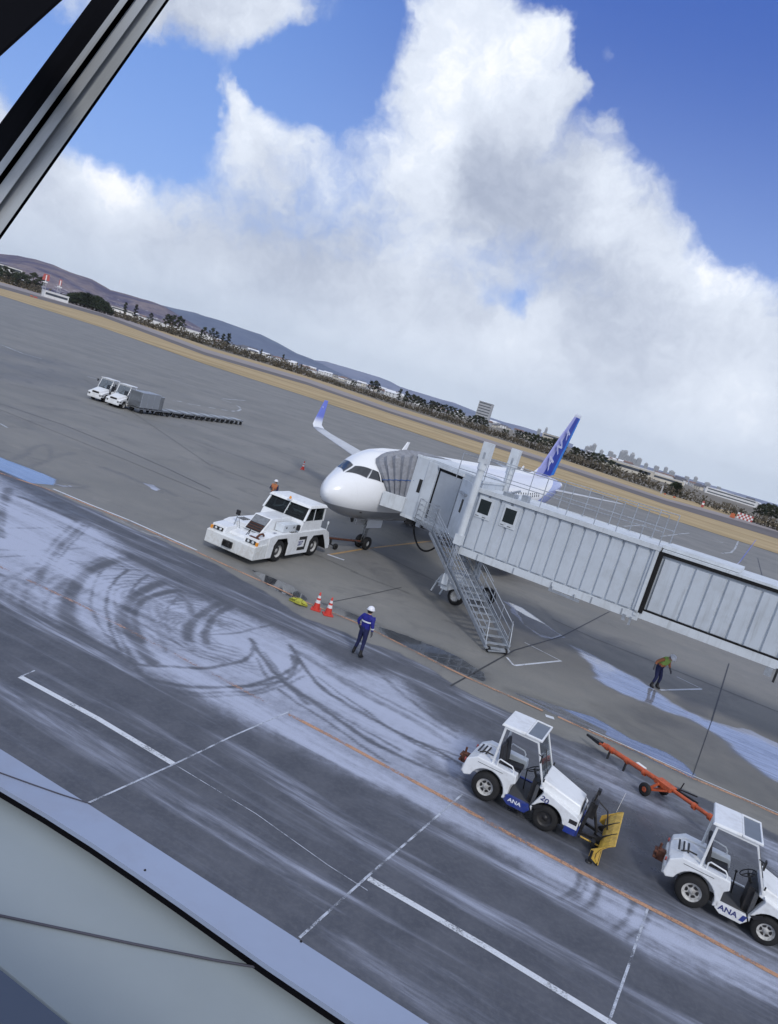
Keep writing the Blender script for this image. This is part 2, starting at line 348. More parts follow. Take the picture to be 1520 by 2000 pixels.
low = sst((line_d([(3.401,16.622),(7.119,15.245),(10.266,13.978)])*-1+2.4)/2.4)
for pl, wd_, k in (([(-13.241,25.859),(-6.377,22.994),(-0.301,21.484),(3.525,19.812)], 2.2, .25),):
    frost_skyshine += sst(1-line_d(pl, qx, qy)/wd_)*k*(frost_skyshine > .1)
for pg, ft, k in (([(6.962,39.223),(7.211,38.869),(8.088,38.596),(8.857,37.202),(9.783,35.2),(9.06,34.064),(8.35,34.021),(7.762,35.408),(7.163,36.759)], .15, .95),  # wet ice patch, its sky reflection painted in as frost colour
    ([(9.766,34.131),(10.559,33.673),(11.771,33.06),(12.894,31.697),(13.594,29.978),(14.904,29.084),(16.193,28.725),(17.086,27.801),(17.973,26.727),(16.225,23.512),(15.384,24.351),(15.008,25.415),(14.663,27.282),(13.87,28.376),(13.035,28.37),(12.146,28.724),(11.516,28.876),(10.808,29.405),(10.109,30.095),(10.622,30.385),(10.254,32.316)], .6, .78),  # icy wet strip, reflected sky put into its pale colour
    ([(14.968,29.032),(16.369,29.309),(17.457,28.554),(18.483,27.665),(16.733,27.085),(15.792,28.013)], .12, .9),
    ([(6.647,20.634),(7.915,20.781),(9.32,20.305),(10.867,20.381),(9.812,19.099),(8.628,18.974),(7.544,19.209)], .8, .32),
    ([(6.739,21.868),(7.789,21.328),(8.768,21.664),(9.734,20.65),(8.891,20.29),(7.817,20.366),(6.786,20.719)], .5, .30),
    ([(12.224,20.46),(13.199,19.924),(14.18,18.985),(12.893,17.171),(11.95,17.947)], .5, .45),
    ([(-13.759,40.994),(-13.185,41.432),(-12.53,40.819),(-12.695,40.113)], .08, .95),
    ([(-8.918,31.289),(-8.454,31.54),(-8.409,31.14),(-10.121,31.559),(-11.792,32.445)], .08, .55),
    ([(-15.941,35.194),(-15.386,35.315),(-14.968,35.951),(-15.197,34.932)], .08, .6)):
    frost_skyshine = np.maximum(frost_skyshine, sst(poly_sd(pg, qx, qy)/ft+.5)*k)
MKW = [([(-16.27,31.828),(-15.003,29.309),(-13.895,27.181),(-12.853,25.453)], 0.216, .7), ([(-11.976,29.632),(-11.228,26.409),(-10.442,23.721),(-9.973,22.319)], 0.158, .7), ([(-12.383,29.937),(-11.586,26.653),(-10.759,23.92)], 0.108, .5), ([(-8.981,27.391),(-9.287,26.6),(-9.387,25.433),(-9.39,24.17),(-8.957,22.479),(-8.291,20.863),(-7.593,19.751),(-6.773,19.253),(-6.051,19.05),(-5.469,18.745)], 0.302, .95), ([(-9.58,26.554),(-9.662,24.746),(-9.393,23.021),(-9.233,21.91)], 0.216, .6), ([(-8.529,25.902),(-8.326,24.027),(-7.759,22.339),(-7.027,20.891),(-6.273,19.706),(-5.649,18.909)], 0.072, .9), ([(-7.111,25.783),(-7.322,24.372),(-7.141,22.53),(-6.718,21.196),(-6.034,20.285),(-5.552,19.825),(-4.91,19.213)], 0.259, .95), ([(-6.39,25.452),(-6.81,24.548),(-6.945,23.225),(-6.716,22.057),(-6.19,20.902),(-5.705,20.22)], 0.187, .95), ([(-7.85,26.122),(-7.671,24.524),(-7.231,22.914)], 0.072, .8), ([(-5.469,18.745),(-4.689,19.081),(-3.734,19.705),(-3.077,20.574),(-2.738,21.743),(-2.908,22.753)], 0.094, .8), ([(-5.713,19.344),(-4.946,18.27),(-4.103,18.218),(-3.139,18.675),(-2.245,19.649),(-1.61,20.933),(-1.356,22.181),(-1.861,23.492)], 0.101, .9), ([(-4.882,18.105),(-3.739,17.948),(-2.842,18.619),(-2.009,19.386),(-1.448,20.735),(-1.185,22.142)], 0.086, .6), ([(-4.654,21.362),(-5.006,22.452),(-5.099,23.716),(-4.775,25.586),(-4.236,26.453)], 0.245, .85), ([(-4.133,21.644),(-4.491,22.735),(-4.665,24.161),(-4.37,25.485)], 0.187, .85), ([(-4.214,22.366),(-3.449,23.297),(-2.742,24.886),(-2.192,25.92)], 0.072, .6), ([(-6.39,25.452),(-5.546,24.231),(-4.985,22.91)], 0.173, .6), ([(-3.099,22.988),(-1.937,21.003),(-0.639,19.543)], 0.101, .8), ([(-11.033,22.089),(-10.299,22.188),(-9.067,22.099),(-7.635,21.549)], 0.144, .45), ([(-6.362,22.42),(-5.352,20.914),(-4.869,20.077)], 0.115, .55), ([(-13.425,26.174),(-12.679,27.679),(-11.751,29.523)], 0.101, .35), ([(-12.242,24.154),(-11.331,25.135),(-10.573,27.004)], 0.101, .35), ([(-15.376,31.058),(-13.788,30.62),(-12.567,30.135)], 0.180, .7), ([(-2.77,22.347),(-1.771,20.696),(-0.38,19.637),(0.894,18.559),(2.026,18.118),(3.272,17.791)], 0.122, .95), ([(-2.477,22.22),(-1.503,20.586),(-0.264,19.65),(0.733,19.074),(2.015,18.451)], 0.086, .7), ([(-1.708,23.088),(-0.893,21.394),(0.131,20.294),(1.505,19.595),(3.138,19.037),(3.802,18.641)], 0.108, .9), ([(-1.188,22.021),(-0.33,20.551),(0.773,19.899),(2.334,19.251),(3.828,19.113)], 0.079, .8), ([(-2.173,19.756),(-1.569,20.299),(-1.336,21.377),(-1.705,22.698)], 0.094, .8), ([(-1.708,23.088),(-0.6,22.506),(0.648,21.284),(2.308,20.689),(3.452,19.847)], 0.216, .55), ([(1.151,23.382),(2.287,21.867),(3.793,20.725)], 0.115, .5), ([(6.36,15.321),(6.104,14.674),(5.625,14.161)], 0.079, .9), ([(6.432,15.114),(6.259,14.687),(5.814,14.179)], 0.058, .7), ([(6.752,15.2),(6.524,14.58),(6.079,14.04)], 0.086, .9), ([(7.4,14.799),(7.07,14.172),(6.593,13.619)], 0.079, .8), ([(7.812,14.812),(7.405,14.056),(6.846,13.5)], 0.065, .8), ([(3.269,17.686),(2.898,17.992),(2.681,18.522)], 0.360, .6), ([(-5.899,18.697),(-4.819,17.943),(-3.703,17.841),(-2.548,18.563),(-1.529,19.896),(-1.058,21.374)], .07, .6), ([(-9.383,27.199),(-9.072,24.573),(-8.281,22.247),(-7.285,20.636),(-6.315,19.667),(-5.3,18.887)], .07, .7), ([(-7.02,26.842),(-7.424,25.404),(-7.441,22.93),(-6.958,21.166),(-6.144,19.822),(-5.168,18.84)], .08, .7), ([(-11.833,29.885),(-11.05,26.68),(-10.37,24.127)], .06, .7), ([(-11.816,23.426),(-11.327,24.444),(-10.591,25.139),(-9.573,25.186)], .07, .4), ([(-14.662,28.287),(-14.04,28.967),(-12.926,28.948),(-11.443,28.158)], .08, .45), ([(-6.213,25.37),(-6.119,23.619),(-5.689,22.213),(-4.968,20.887)], .07, .6), ([(-2.59,21.566),(-1.765,20.07),(-0.604,19.201),(0.645,18.277),(1.781,17.535)], .07, .7), ([(-0.664,21.576),(0.611,20.35),(1.986,19.274),(3.355,18.709)], .07, .7), ([(-0.458,22.441),(0.741,21.675),(2.301,21.117),(3.772,20.312)], .10, .5), ([(-5.838,26.091),(-4.888,24.932),(-4.139,23.294)], .10, .5)]
cut = np.zeros_like(px_); tracks = np.zeros_like(px_)
for pl, wd_, k in MKW:
    d = line_d(smooth(pl), px_+wx*.35, py_+wy*.35); cut = np.maximum(cut, sst(1.3-d/wd_)*k)
rs2 = np.random.RandomState(11); cx0, cy0 = (-3.718,23.074)
for k in range(16):
    rr = rs2.uniform(.9, 6.2); ox, oy = rs2.uniform(-.9, .9, 2); a0 = math.pi+rs2.uniform(-1.3, 1.3); span = rs2.uniform(.7, 1.7); ang = np.arctan2(qy-cy0-oy, (qx-cx0-ox)*.8)
    dd = np.abs(np.hypot((qx-cx0-ox)*.8, qy-cy0-oy)-rr); da_ = np.abs((ang-a0+math.pi) % (2*math.pi)-math.pi)
    for gap in (0, .26): cut = np.maximum(cut, sst(1.2-np.abs(dd-gap)/.075)*sst((span-da_)/.4)*rs2.uniform(.3, .6))
frost_skyshine = frost_skyshine*(1-cut*.85)
# faint single tyre lines in the frost, hundreds of them following the traffic
for pl, wd_, k in (([(-19.484,37.681),(-20.549,41.524),(-20.726,43.779),(-19.812,43.01),(-18.766,40.469)], .3, .45), ([(-18.156,37.109),(-18.766,40.469),(-18.962,43.92)], .3, .4), ([(-16.341,41.843),(-14.869,41.307),(-13.759,40.994),(-12.31,41.062),(-11.899,40.588)], .5, .55),
   ([(-8.866,61.386),(-8.293,65.059),(-6.968,65.211)], .8, .6), ([(-9.021,63.759),(-6.78,63.919),(-5.178,63.189)], .3, .5), ([(-56.157,99.153),(-49.621,97.804),(-40.319,91.376)], 1.2, .25), ([(-15.677,35.905),(-14.776,36.441),(-14.874,35.319),(-15.52,34.968)], .3, .5),
   ([(-14.54,41.075),(-13.672,41.293),(-12.512,41.225),(-12.332,40.23),(-13.397,39.972)], .25, .4), ([(-122.243,212.018),(-110.298,253.375),(-55.847,202.319)], 3., .18), ([(-74.345,130.216),(-35.571,101.344),(-10.027,86.106)], 1.5, .12), ([(3.995,31.849),(5.397,31.7),(6.463,30.78)], .3, .5), ([(3.635,36.311),(4.562,33.63),(6.079,33.912)], .5, .45), ([(-0.754,37.554),(1.541,34.9),(4.044,33.1)], .5, .22)):
    dark = np.maximum(dark, sst(1-line_d(pl, qx, qy)/wd_)*k)
for pg, ft, k in (([(-52.994,93.753),(-48.68,94.521),(-40.008,87.783),(-32.934,70.876),(-34.208,64.881),(-36.26,65.173),(-39.592,64.478)], 3.0, .55), ([(7.197,38.243),(8.905,35.846),(9.238,33.402),(7.894,31.171),(7.216,33.038),(6.389,28.347),(5.8,31.002)], .5, .5),
    ([(9.583,40.233),(10.529,37.417),(11.248,36.744),(9.99,35.252),(9.865,36.774)], .5, .55), ([(13.794,30.553),(15.03,31.464),(15.455,30.683),(15.012,29.353),(14.266,29.429)], .3, .55), ([(8.977,26.624),(11.22,27.86),(12.861,27.871),(13.951,27.515),(14.623,26.261),(15.384,24.351),(16.225,23.512),(14.606,20.536),(14.042,21.631),(12.849,22.151),(11.902,23.138),(10.754,23.84),(9.641,24.977)], .8, .5),
    ([(11.383,25.81),(13.239,26.696),(14.731,24.81),(15.199,23.976),(14.272,22.096),(12.553,22.229),(11.798,22.681),(11.138,23.934)], 1., .35),
    ([(-18.897,35.52),(-16.249,33.499),(-13.898,32.298),(-11.854,30.903),(-13.123,30.188),(-15.376,31.058),(-17.208,32.635)], .8, .4),
    ([(3.932,16.923),(4.607,17.013),(5.399,16.461),(7.041,16.642),(8.101,17.164),(9.353,17.781),(7.723,19.966),(6.374,20.843),(5.365,21.257),(4.332,18.025)], .8, .65), ([(7.886,16.248),(8.831,15.748),(10.62,14.696),(12.166,13.883),(14.059,16.929),(12.305,18.112),(9.204,17.935),(7.919,17.741)], .6, .75)):
    dark = np.maximum(dark, sst(poly_sd(pg, qx, qy)/ft+.5)*k)
for pg, ft in (([(6.011,25.463),(7.49,25.328),(8.988,25.337),(10.06,24.376),(11.2,24.12),(11.774,23.54),(11.841,22.902),(11.614,22.548),(10.472,22.959),(8.918,23.559),(7.32,24.379),(6.132,25.238)], .05), ([(-21.906,37.81),(-19.798,37.057),(-18.767,36.873),(-17.13,36.391),(-16.206,35.996),(-15.701,34.795),(-16.454,33.912),(-18.327,34.545),(-20.453,35.496)], .1),
    ([(0.692,28.098),(1.189,28.177),(2.177,28.064),(3.321,27.852),(4.294,27.454),(5.082,26.614),(5.245,26.018),(5.095,25.651),(4.05,25.832),(2.915,26.335),(1.794,26.968),(1.065,27.409)], .05), ([(-4.784,30.682),(-4.226,30.626),(-2.968,30.071),(-1.981,28.885),(-2.147,28.321),(-2.926,28.542),(-3.658,29.001)], .05), ([(-1.618,29.048),(-0.867,29.087),(0.038,28.628),(0.909,28.309),(0.101,27.924),(-0.977,28.233)], .05),
    ([(7.349,39.053),(8.087,38.642),(8.863,37.187),(9.703,35.365),(9.095,34.271),(8.39,34.228),(7.751,35.388)], .2)):
    sd_ = poly_sd(pg, px_+wx*.5, py_+wy*.5); pud = np.maximum(pud, sst(sd_/ft+.5)*(.87 if (pg[0][0] < 3 and pg[0][0] > -5 and pg[0][1] < 31) else 1.)); dark = np.maximum(dark, sst(sd_/.5+1.0)*.5)
for pg in ([(6.011,25.463),(7.49,25.328),(8.988,25.337),(10.06,24.376),(11.2,24.12),(11.774,23.54),(11.841,22.902),(11.614,22.548),(10.472,22.959),(8.918,23.559),(7.32,24.379),(6.132,25.238)], [(-21.906,37.81),(-19.798,37.057),(-18.767,36.873),(-17.13,36.391),(-16.206,35.996),(-15.701,34.795),(-16.454,33.912),(-18.327,34.545),(-20.453,35.496)]):
    frost_skyshine = np.maximum(frost_skyshine, sst(poly_sd(pg, px_+wx*.5, py_+wy*.5)/.05+.5)*.55)  # puddles paled with the frost colour to paint the sky they mirror
pud = np.maximum(pud, .86*sst(poly_sd([(9.766,34.131),(10.559,33.673),(11.771,33.06),(12.894,31.697),(13.594,29.978),(14.904,29.084),(16.193,28.725),(17.086,27.801),(17.973,26.727),(16.225,23.512),(15.384,24.351),(15.008,25.415),(14.663,27.282),(13.87,28.376),(13.035,28.37),(12.146,28.724),(11.516,28.876),(10.808,29.405),(10.109,30.095),(10.622,30.385),(10.254,32.316)], qx+wx*.8, qy+wy*.8)/.45+.4))
sheen = np.maximum(sst(poly_sd([(8.252,24.693),(8.845,24.124),(9.104,21.484),(10.918,20.517),(12.836,19.185),(13.579,18.646),(12.987,17.557),(8.008,16.844),(7.325,18.279),(6.856,20.761)], qx, qy)/1.2+.4), 0)
sheen = np.maximum(sheen, road*dark)
full = lambda a: (lambda z: (z.__setitem__(near, a), z)[1])(np.zeros(len(PX), np.float32))
road_all = (poly_sd(road_poly, PX, PY) > 0).astype(np.float32); road_all[near] = road
me = bpy.data.meshes.new('ground')
me.vertices.add(nx*ny); co = np.zeros((nx*ny, 3), np.float32); co[:, 0] = PX; co[:, 1] = PY
me.vertices.foreach_set('co', co.ravel())
ii = (np.arange(ny-1)[:, None]*nx+np.arange(nx-1)[None, :]).ravel()
quads = np.stack([ii, ii+1, ii+nx+1, ii+nx], 1).astype(np.int32); nq = len(quads)
me.loops.add(nq*4); me.loops.foreach_set('vertex_index', quads.ravel())
me.polygons.add(nq); me.polygons.foreach_set('loop_start', np.arange(0, nq*4, 4, dtype=np.int32)); me.polygons.foreach_set('loop_total', np.full(nq, 4, np.int32))
me.update()
for nm, a in (('frost_skyshine', full(np.clip(frost_skyshine, 0, 1.2))), ('dark', full(dark)), ('pud', full(pud)), ('road', road_all), ('sheen', full(sheen))):
    at = me.attributes.new(nm, 'FLOAT', 'POINT'); at.data.foreach_set('value', np.asarray(a, np.float32))
ground = bpy.data.objects.new('ground', me); link(ground); tag(ground, kind='structure')
gm = bpy.data.materials.new('apron'); gm.use_nodes = True; t = gm.node_tree; q = NB(t); p = t.nodes['Principled BSDF']
def attr(nm):
    n_ = t.nodes.new('ShaderNodeAttribute'); n_.attribute_name = nm; return n_.outputs['Fac']
geo = t.nodes.new('ShaderNodeNewGeometry'); pos = geo.outputs['Position']
rot = t.nodes.new('ShaderNodeVectorRotate'); rot.rotation_type = 'Z_AXIS'; q.put(rot.inputs['Vector'], pos); rot.inputs['Angle'].default_value = R(22)
sp = q.sep(rot.outputs[0])
streak = q.comb(q.m('MULTIPLY', sp[0], .09), q.m('MULTIPLY', sp[1], 1.0), 0.)
streak2 = q.comb(q.m('MULTIPLY', sp[0], .35), q.m('MULTIPLY', sp[1], 4.0), 0.)
n_big = q.noise(pos, .12, 4, .55); n_mid = q.noise(pos, 1.1, 6, .6); n_fin = q.noise(pos, 9., 6, .65); n_grit = q.noise(pos, 45., 3, .7)
s1_ = q.noise(streak, 1.15, 6, .62, .6); s2_ = q.noise(streak2, 1.3, 6, .65, .4)
conc = q.mix(q.ss(n_big, .3, .7), (.165, .162, .150), (.215, .208, .192))
conc = q.mix(q.m('MULTIPLY', q.ss(q.noise(streak, .35, 5, .6, .5), .45, .75), .45), conc, (.13, .135, .14))
conc = q.mix(q.m('MULTIPLY', q.ss(n_mid, .42, .72), .35), conc, (.15, .15, .15))
stn = q.noise(pos, .22, 7, .62, 1.2); conc = q.mix(q.m('MULTIPLY', q.ss(stn, .52, .66), .55), conc, (.115, .115, .115)); conc = q.mix(q.m('MULTIPLY', q.ss(q.noise(streak2, .5, 6, .7), .55, .75), .35), conc, (.11, .112, .115)); conc = q.mix(q.m('MULTIPLY', q.ss(q.noise(pos, .5, 6, .6), .58, .75), .3), conc, (.30, .28, .25))
conc = q.mix(q.m('MULTIPLY', q.ss(n_fin, .35, .75), .25), conc, (.26, .255, .24))
asph = q.mix(q.ss(n_mid, .3, .7), (.058, .064, .082), (.086, .092, .112))
asph = q.mix(q.m('MULTIPLY', q.ss(n_fin, .4, .7), .3), asph, (.14, .145, .16))
road_a = attr('road'); base = q.mix(road_a, conc, asph)
fa = attr('frost_skyshine')
# wind and tyre drawn streaks of dried salt on the roadway
stk = q.m('MULTIPLY', q.ss(s1_, .40, .72), q.m('MULTIPLY_ADD', q.ss(s2_, .3, .7), .6, .4))
wide = q.ss(q.noise(streak, .28, 4, .5, .8), .35, .65)
fs_ = q.m('MULTIPLY_ADD', q.m('MULTIPLY', q.m('MULTIPLY', stk, road_a), q.m('MULTIPLY_ADD', wide, .7, .3)), 1.05, fa)
fs_ = q.m('ADD', fs_, q.m('MULTIPLY', q.m('MULTIPLY', q.m('SUBTRACT', q.noise(pos, 3.4, 8, .70), .5), .85), q.ss(fa, .03, .4)))
fs_ = q.m('ADD', fs_, q.m('MULTIPLY', q.m('MULTIPLY', q.m('SUBTRACT', s2_, .5), .30), q.ss(fa, .03, .4)))
fs_ = q.m('ADD', fs_, q.m('MULTIPLY', q.m('MULTIPLY', q.m('SUBTRACT', s2_, .52), 2.4), q.m('MULTIPLY', q.m('SUBTRACT', 1.0, road_a), q.ss(fa, .05, .5))))
fmask = q.m('MULTIPLY', q.ss(fs_, .05, 1.15), q.m('MULTIPLY_ADD', q.ss(n_grit, .25, .6), .35, .65))
base = q.mix(fmask, base, (.42, .455, .57))  # frost tone, also the painted sky reflection on wet ice and puddles
da = attr('dark'); pa = attr('pud')
wetn = q.m('MULTIPLY', da, q.m('MULTIPLY_ADD', q.ss(n_mid, .3, .7), .3, .75))
base = q.mix(q.m('MULTIPLY', wetn, .72), base, (.040, .040, .040))
base = q.mix(q.m('MULTIPLY', pa, q.ss(fa, .3, .5, 1., 0.)), base, (.045, .05, .06))
t.links.new(base, p.inputs['Base Color'])
sh = attr('sheen')
ro = q.m('MULTIPLY_ADD', n_fin, .16, .66)
ro = q.m('MULTIPLY_ADD', q.m('MULTIPLY', sh, q.ss(n_mid, .3, .6)), -.42, ro)
ro = q.m('MULTIPLY_ADD', wetn, -.30, ro)
ro = q.m('MAXIMUM', q.m('MULTIPLY', ro, q.m('SUBTRACT', 1.0, q.m('MULTIPLY', pa, .97))), .015)
t.links.new(ro, p.inputs['Roughness']); t.links.new(q.m('MULTIPLY_ADD', pa, .5, .5), p.inputs['Specular IOR Level']); t.links.new(pa, p.inputs['Coat Weight']); p.inputs['Coat Roughness'].default_value = .02
bn = t.nodes.new('ShaderNodeBump'); bn.inputs['Distance'].default_value = .01
q.put(bn.inputs['Strength'], q.m('MULTIPLY', q.m('SUBTRACT', 1.0, pa), .35)); t.links.new(n_grit, bn.inputs['Height']); t.links.new(bn.outputs[0], p.inputs['Normal'])
me.materials.append(gm)
# ---------------------------------------------------------------- sheets laid on the ground
def sheet(name, poly, z, m_, kind='structure'):
    s = MB(); n = len(poly); s.add([(x, y, z) for x, y in poly], [tuple(range(n))]); o = s.build(name, m_, fix=False)
    bm = bmesh.new(); bm.from_mesh(o.data); bmesh.ops.triangulate(bm, faces=bm.faces)
    for f in bm.faces:
        if f.normal.z < 0: f.normal_flip()
    bm.to_mesh(o.data); bm.free()
    return tag(o, kind=kind)
def band(name, la, lb, z, m_):
    s = MB(); n = min(len(la), len(lb))
    s.add([(x, y, z) for x, y in la[:n]]+[(x, y, z) for x, y in lb[:n]], [(i, i+1, n+i+1, n+i) for i in range(n-1)])
    return tag(s.build(name, m_), kind='structure')
def stripe_mb(s, pl, w_, z=.006):
    for i in range(len(pl)-1):
        a = Vector((*pl[i], 0)); b_ = Vector((*pl[i+1], 0)); d = (b_-a).normalized(); n_ = Vector((-d.y, d.x, 0))*w_/2; e = d*w_*.02
        s.add([(v.x, v.y, z) for v in (a-n_-e, b_-n_+e, b_+n_+e, a+n_-e)], [(0, 1, 2, 3)])
        z += .0004
    return s
def worn(name, col, amount, under=(.16, .165, .17), rough=.6, sc_=2.0):
    m_ = bpy.data.materials.new(name); m_.use_nodes = True; t = m_.node_tree; q = NB(t); p = t.nodes['Principled BSDF']; p.inputs['Roughness'].default_value = rough
    g = t.nodes.new('ShaderNodeNewGeometry'); ps = g.outputs['Position']
    k = q.m('MULTIPLY_ADD', q.noise(ps, sc_*7, 6, .7), .6, q.m('MULTIPLY', q.noise(ps, sc_*.5, 3, .5), .7))
    al = q.ss(k, amount-.12, amount+.10, 1., 0.)
    cc = q.mix(q.ss(q.noise(ps, 30., 4, .6), .3, .7), tuple(x*.85 for x in col), col)
    t.links.new(cc, p.inputs['Base Color']); t.links.new(al, p.inputs['Alpha']); MATS[name] = m_; return m_
worn('worn_orange', (.50, .28, .17), .70); worn('faint_orange', (.47, .30, .24), .60)
worn('worn_white', (.62, .65, .70), .80, sc_=3); worn('thin_white', (.50, .54, .62), .70, sc_=6); worn('yellow_line', (.48, .30, .12), .78)
worn('joint_dark', (.035, .037, .042), .82); worn('far_white', (.42, .44, .46), .75, sc_=.8)
def marking(name, specs, m_):
    s = MB(); z = .006
    for pl, w_ in specs: stripe_mb(s, pl, w_, z); z += .0007
    o = s.build(name, m_, fix=False); tag(o, kind='structure'); return o
farL = wfar = [(-24.311,35.764),(-17.949,33.9),(-15.363,33.739),(-11.075,32.388),(-8.352,31.212),(-6.967,30.681),(-4.919,29.75),(-3.013,29.005),(-2.057,28.418),(-1.187,28.231),(0.112,27.8),(1.384,27.142),(2.797,26.289),(4.131,25.539),(5.232,25.08),(5.952,24.832),(6.995,24.396)]
farR = [(7.526,24.303),(8.68,23.793),(10.14,23.305),(11.64,22.496),(12.94,22.101),(14.043,21.636),(16.329,20.584)]
marking('road_marking', [(smooth(farL, 1), .13)], 'worn_orange')
marking('road_marking', [(farR, .14)], 'worn_orange')
marking('road_marking', [([(-15.412,34.03),(-13.135,33.225),(-11.177,32.638),(-8.458,31.524),(-7.437,31.095)], .12), ([(8.555,24.025),(11.718,22.705),(14.12,21.791)], .05)], 'worn_white')
marking('road_marking', [([(-15.977,24.309),(-11.371,22.667),(-8.318,21.634),(-6.356,20.825),(-3.658,19.712),(-1.054,18.59)], .13)], 'faint_orange')
marking('road_marking', [([(-1.054,18.59),(0.29,18.032),(1.837,17.325),(3.401,16.622),(4.846,15.926),(6.52,15.203),(8.372,14.466),(10.125,13.692),(11.668,13.081)], .14)], 'worn_orange')
marking('road_marking', [([(-7.181,16.369),(-4.941,15.589),(-2.831,14.703)], .15), ([(1.636,12.898),(3.884,12.003),(5.927,11.099),(6.754,10.665)], .15), ([(-15.24,18.938),(-12.778,18.195)], .15)], 'worn_white')
marking('pavement_seam', [([(-4.133,11.914),(-3.767,12.673),(-2.831,14.703),(-2.057,16.506),(-0.955,18.825)], .045), ([(0.61,10.901),(1.612,12.948),(3.001,15.683),(3.751,17.17)], .05), ([(5.899,11.059),(6.756,12.753),(7.701,14.657)], .05), ([(-7.181,16.369),(-7.087,16.851)], .04), ([(-2.831,14.703),(-0.807,13.837),(0.823,12.925),(1.643,12.542)], .018)], 'thin_white')
marking('road_marking', [([(6.279,29.205),(6.468,28.47),(6.53,28.464)], .09), ([(6.53,28.464),(8.898,30.987)], .11), ([(7.457,32.159),(8.966,30.979)], .06), ([(13.424,31.135),(16.1,33.281)], .12), ([(15.219,34.132),(16.169,33.334)], .06), ([(-2.395,37.429),(-1.498,37.284)], .22)], 'worn_white')
marking('taxi_line', [([(-2.38,37.32),(-0.907,40.976),(1.201,45.558),(3.624,50.75),(5.936,55.646),(11.94,69.01)], .16)], 'yellow_line')
marking('taxi_line', [([(-2.271,42.13),(-1.493,42.388),(-0.817,42.478)], .10)], 'yellow_line')
marking('pavement_joint', [([(-1.285,29.333),(0.215,32.32),(1.639,35.278)], .05), ([(-0.945,35.45),(0.941,34.852),(2.062,34.599)], .03), ([(3.694,24.138),(6.772,30.521),(9.783,35.2),(14.567,44.448)], .07), ([(20.388,40.245),(14.872,28.995)], .06), ([(14.872,28.995),(11.718,22.705)], .03),
   ([(9.785,38.113),(11.87,36.667),(14.525,35.64),(17.184,34.52),(19.813,33.328)], .06), ([(-29.086,52.921),(-23.967,52.116),(-19.026,49.96),(-14.601,47.538),(-10.904,45.071)], .08), ([(-39.011,87.447),(-13.684,54.014),(-8.615,52.048)], .05), ([(-1.195,42.531),(1.967,39.92),(4.237,38.046)], .04), ([(62.325,126.895),(47.692,93.964)], .12), ([(13.553,49.611),(18.857,46.567),(21.177,43.915),(24.201,42.228)], .05), ([(-5.21,37.736),(-0.568,35.466)], .03)], 'joint_dark')
marking('pavement_joint', [([(-26.756,77.689),(-9.281,73.658)], .1), ([(-35.702,64.22),(-28.735,67.303),(-19.493,64.465),(-7.132,60.201)], .06), ([(-27.712,50.574),(-16.703,46.178),(-9.742,43.013)], .06)], 'joint_dark')
marking('taxiway_marking', [([(-56.157,99.153),(-51.065,95.742),(-48.861,96.363)], .35), ([(-40.319,91.376),(-39.068,92.184)], .3), ([(-32.941,89.017),(-31.493,94.501)], .3), ([(-30.11,93.712),(-29.657,95.656)], .3), ([(-28.729,95.396),(-27.76,97.714)], .3), ([(-26.969,98.922),(-26.54,100.46)], .3), ([(-25.92,101.414),(-25.463,103.031)], .3), ([(-25.034,103.697),(-25.081,107.459),(-25.584,110.957),(-26.782,114.912),(-27.867,117.026)], .3), ([(-28.994,118.697),(-30.839,119.079)], .3), ([(-31.43,119.938),(-30.348,133.443)], .3), ([(-24.861,45.705),(-24.031,45.092)], .16), ([(32.991,108.145),(37.162,116.083),(41.984,125.262)], .3), ([(39.911,111.131),(49.681,129.578),(54.135,137.649)], .3), ([(83.297,181.405),(61.059,133.258),(55.03,120.93),(50.5,113.865)], .3), ([(41.755,145.786),(43.042,147.494)], .3), ([(59.395,137.815),(61.497,139.739)], .4), ([(-3.787,42.157),(-2.407,42.24)], .06)], 'far_white')
# painted edge blocks beside the roadway line
s = MB(); stripe_mb(s, [(7.046,24.054),(7.333,24.046)], .22, .007); tag(s.build('road_marking', 'worn_white', fix=False), kind='structure')
# ---------------------------------------------------------------- grass, taxiway and far land
tree_l = [(-599.898,1027.783),(-768.716,1737.7),(-181.769,610.206),(-106.897,684.98),(-19.405,477.891),(43.556,424.992),(82.898,381.654),(109.243,314.659),(202.162,402.991)]; road_b = [(-373.996,641.977),(-357.769,811.268),(-128.978,435.187),(-70.369,456.223),(-14.121,363.318),(34.631,331.858),(66.803,304.785),(96.314,276.309),(153.353,304.045)]
dark_b = [(-291.328,500.791),(-263.3,598.3),(-107.881,365.244),(-59.932,390.859),(-12.505,328.292),(31.175,295.796),(60.372,274.075),(83.276,237.638),(119.558,235.536)]; tan_b = [(-191.755,330.735),(-136.041,311.409),(-73.356,250.782),(-35.097,235.331),(-7.25,214.344),(21.44,194.204),(41.108,182.071),(58.842,165.164),(80.584,156.527)]
tree_l, road_b, dark_b, tan_b = [extend(l_, .8, .8) for l_ in (tree_l, road_b, dark_b, tan_b)]
gmat = bpy.data.materials.new('dry_grass'); gmat.use_nodes = True; t = gmat.node_tree; q = NB(t); p = t.nodes['Principled BSDF']; p.inputs['Roughness'].default_value = .95; p.inputs['Specular IOR Level'].default_value = .1
g_ = t.nodes.new('ShaderNodeNewGeometry'); ps = g_.outputs['Position']; rt = t.nodes.new('ShaderNodeVectorRotate'); rt.rotation_type = 'Z_AXIS'; q.put(rt.inputs['Vector'], ps); rt.inputs['Angle'].default_value = R(29)
sp2 = q.sep(rt.outputs[0]); st = q.comb(q.m('MULTIPLY', sp2[0], .03), sp2[1], 0.)
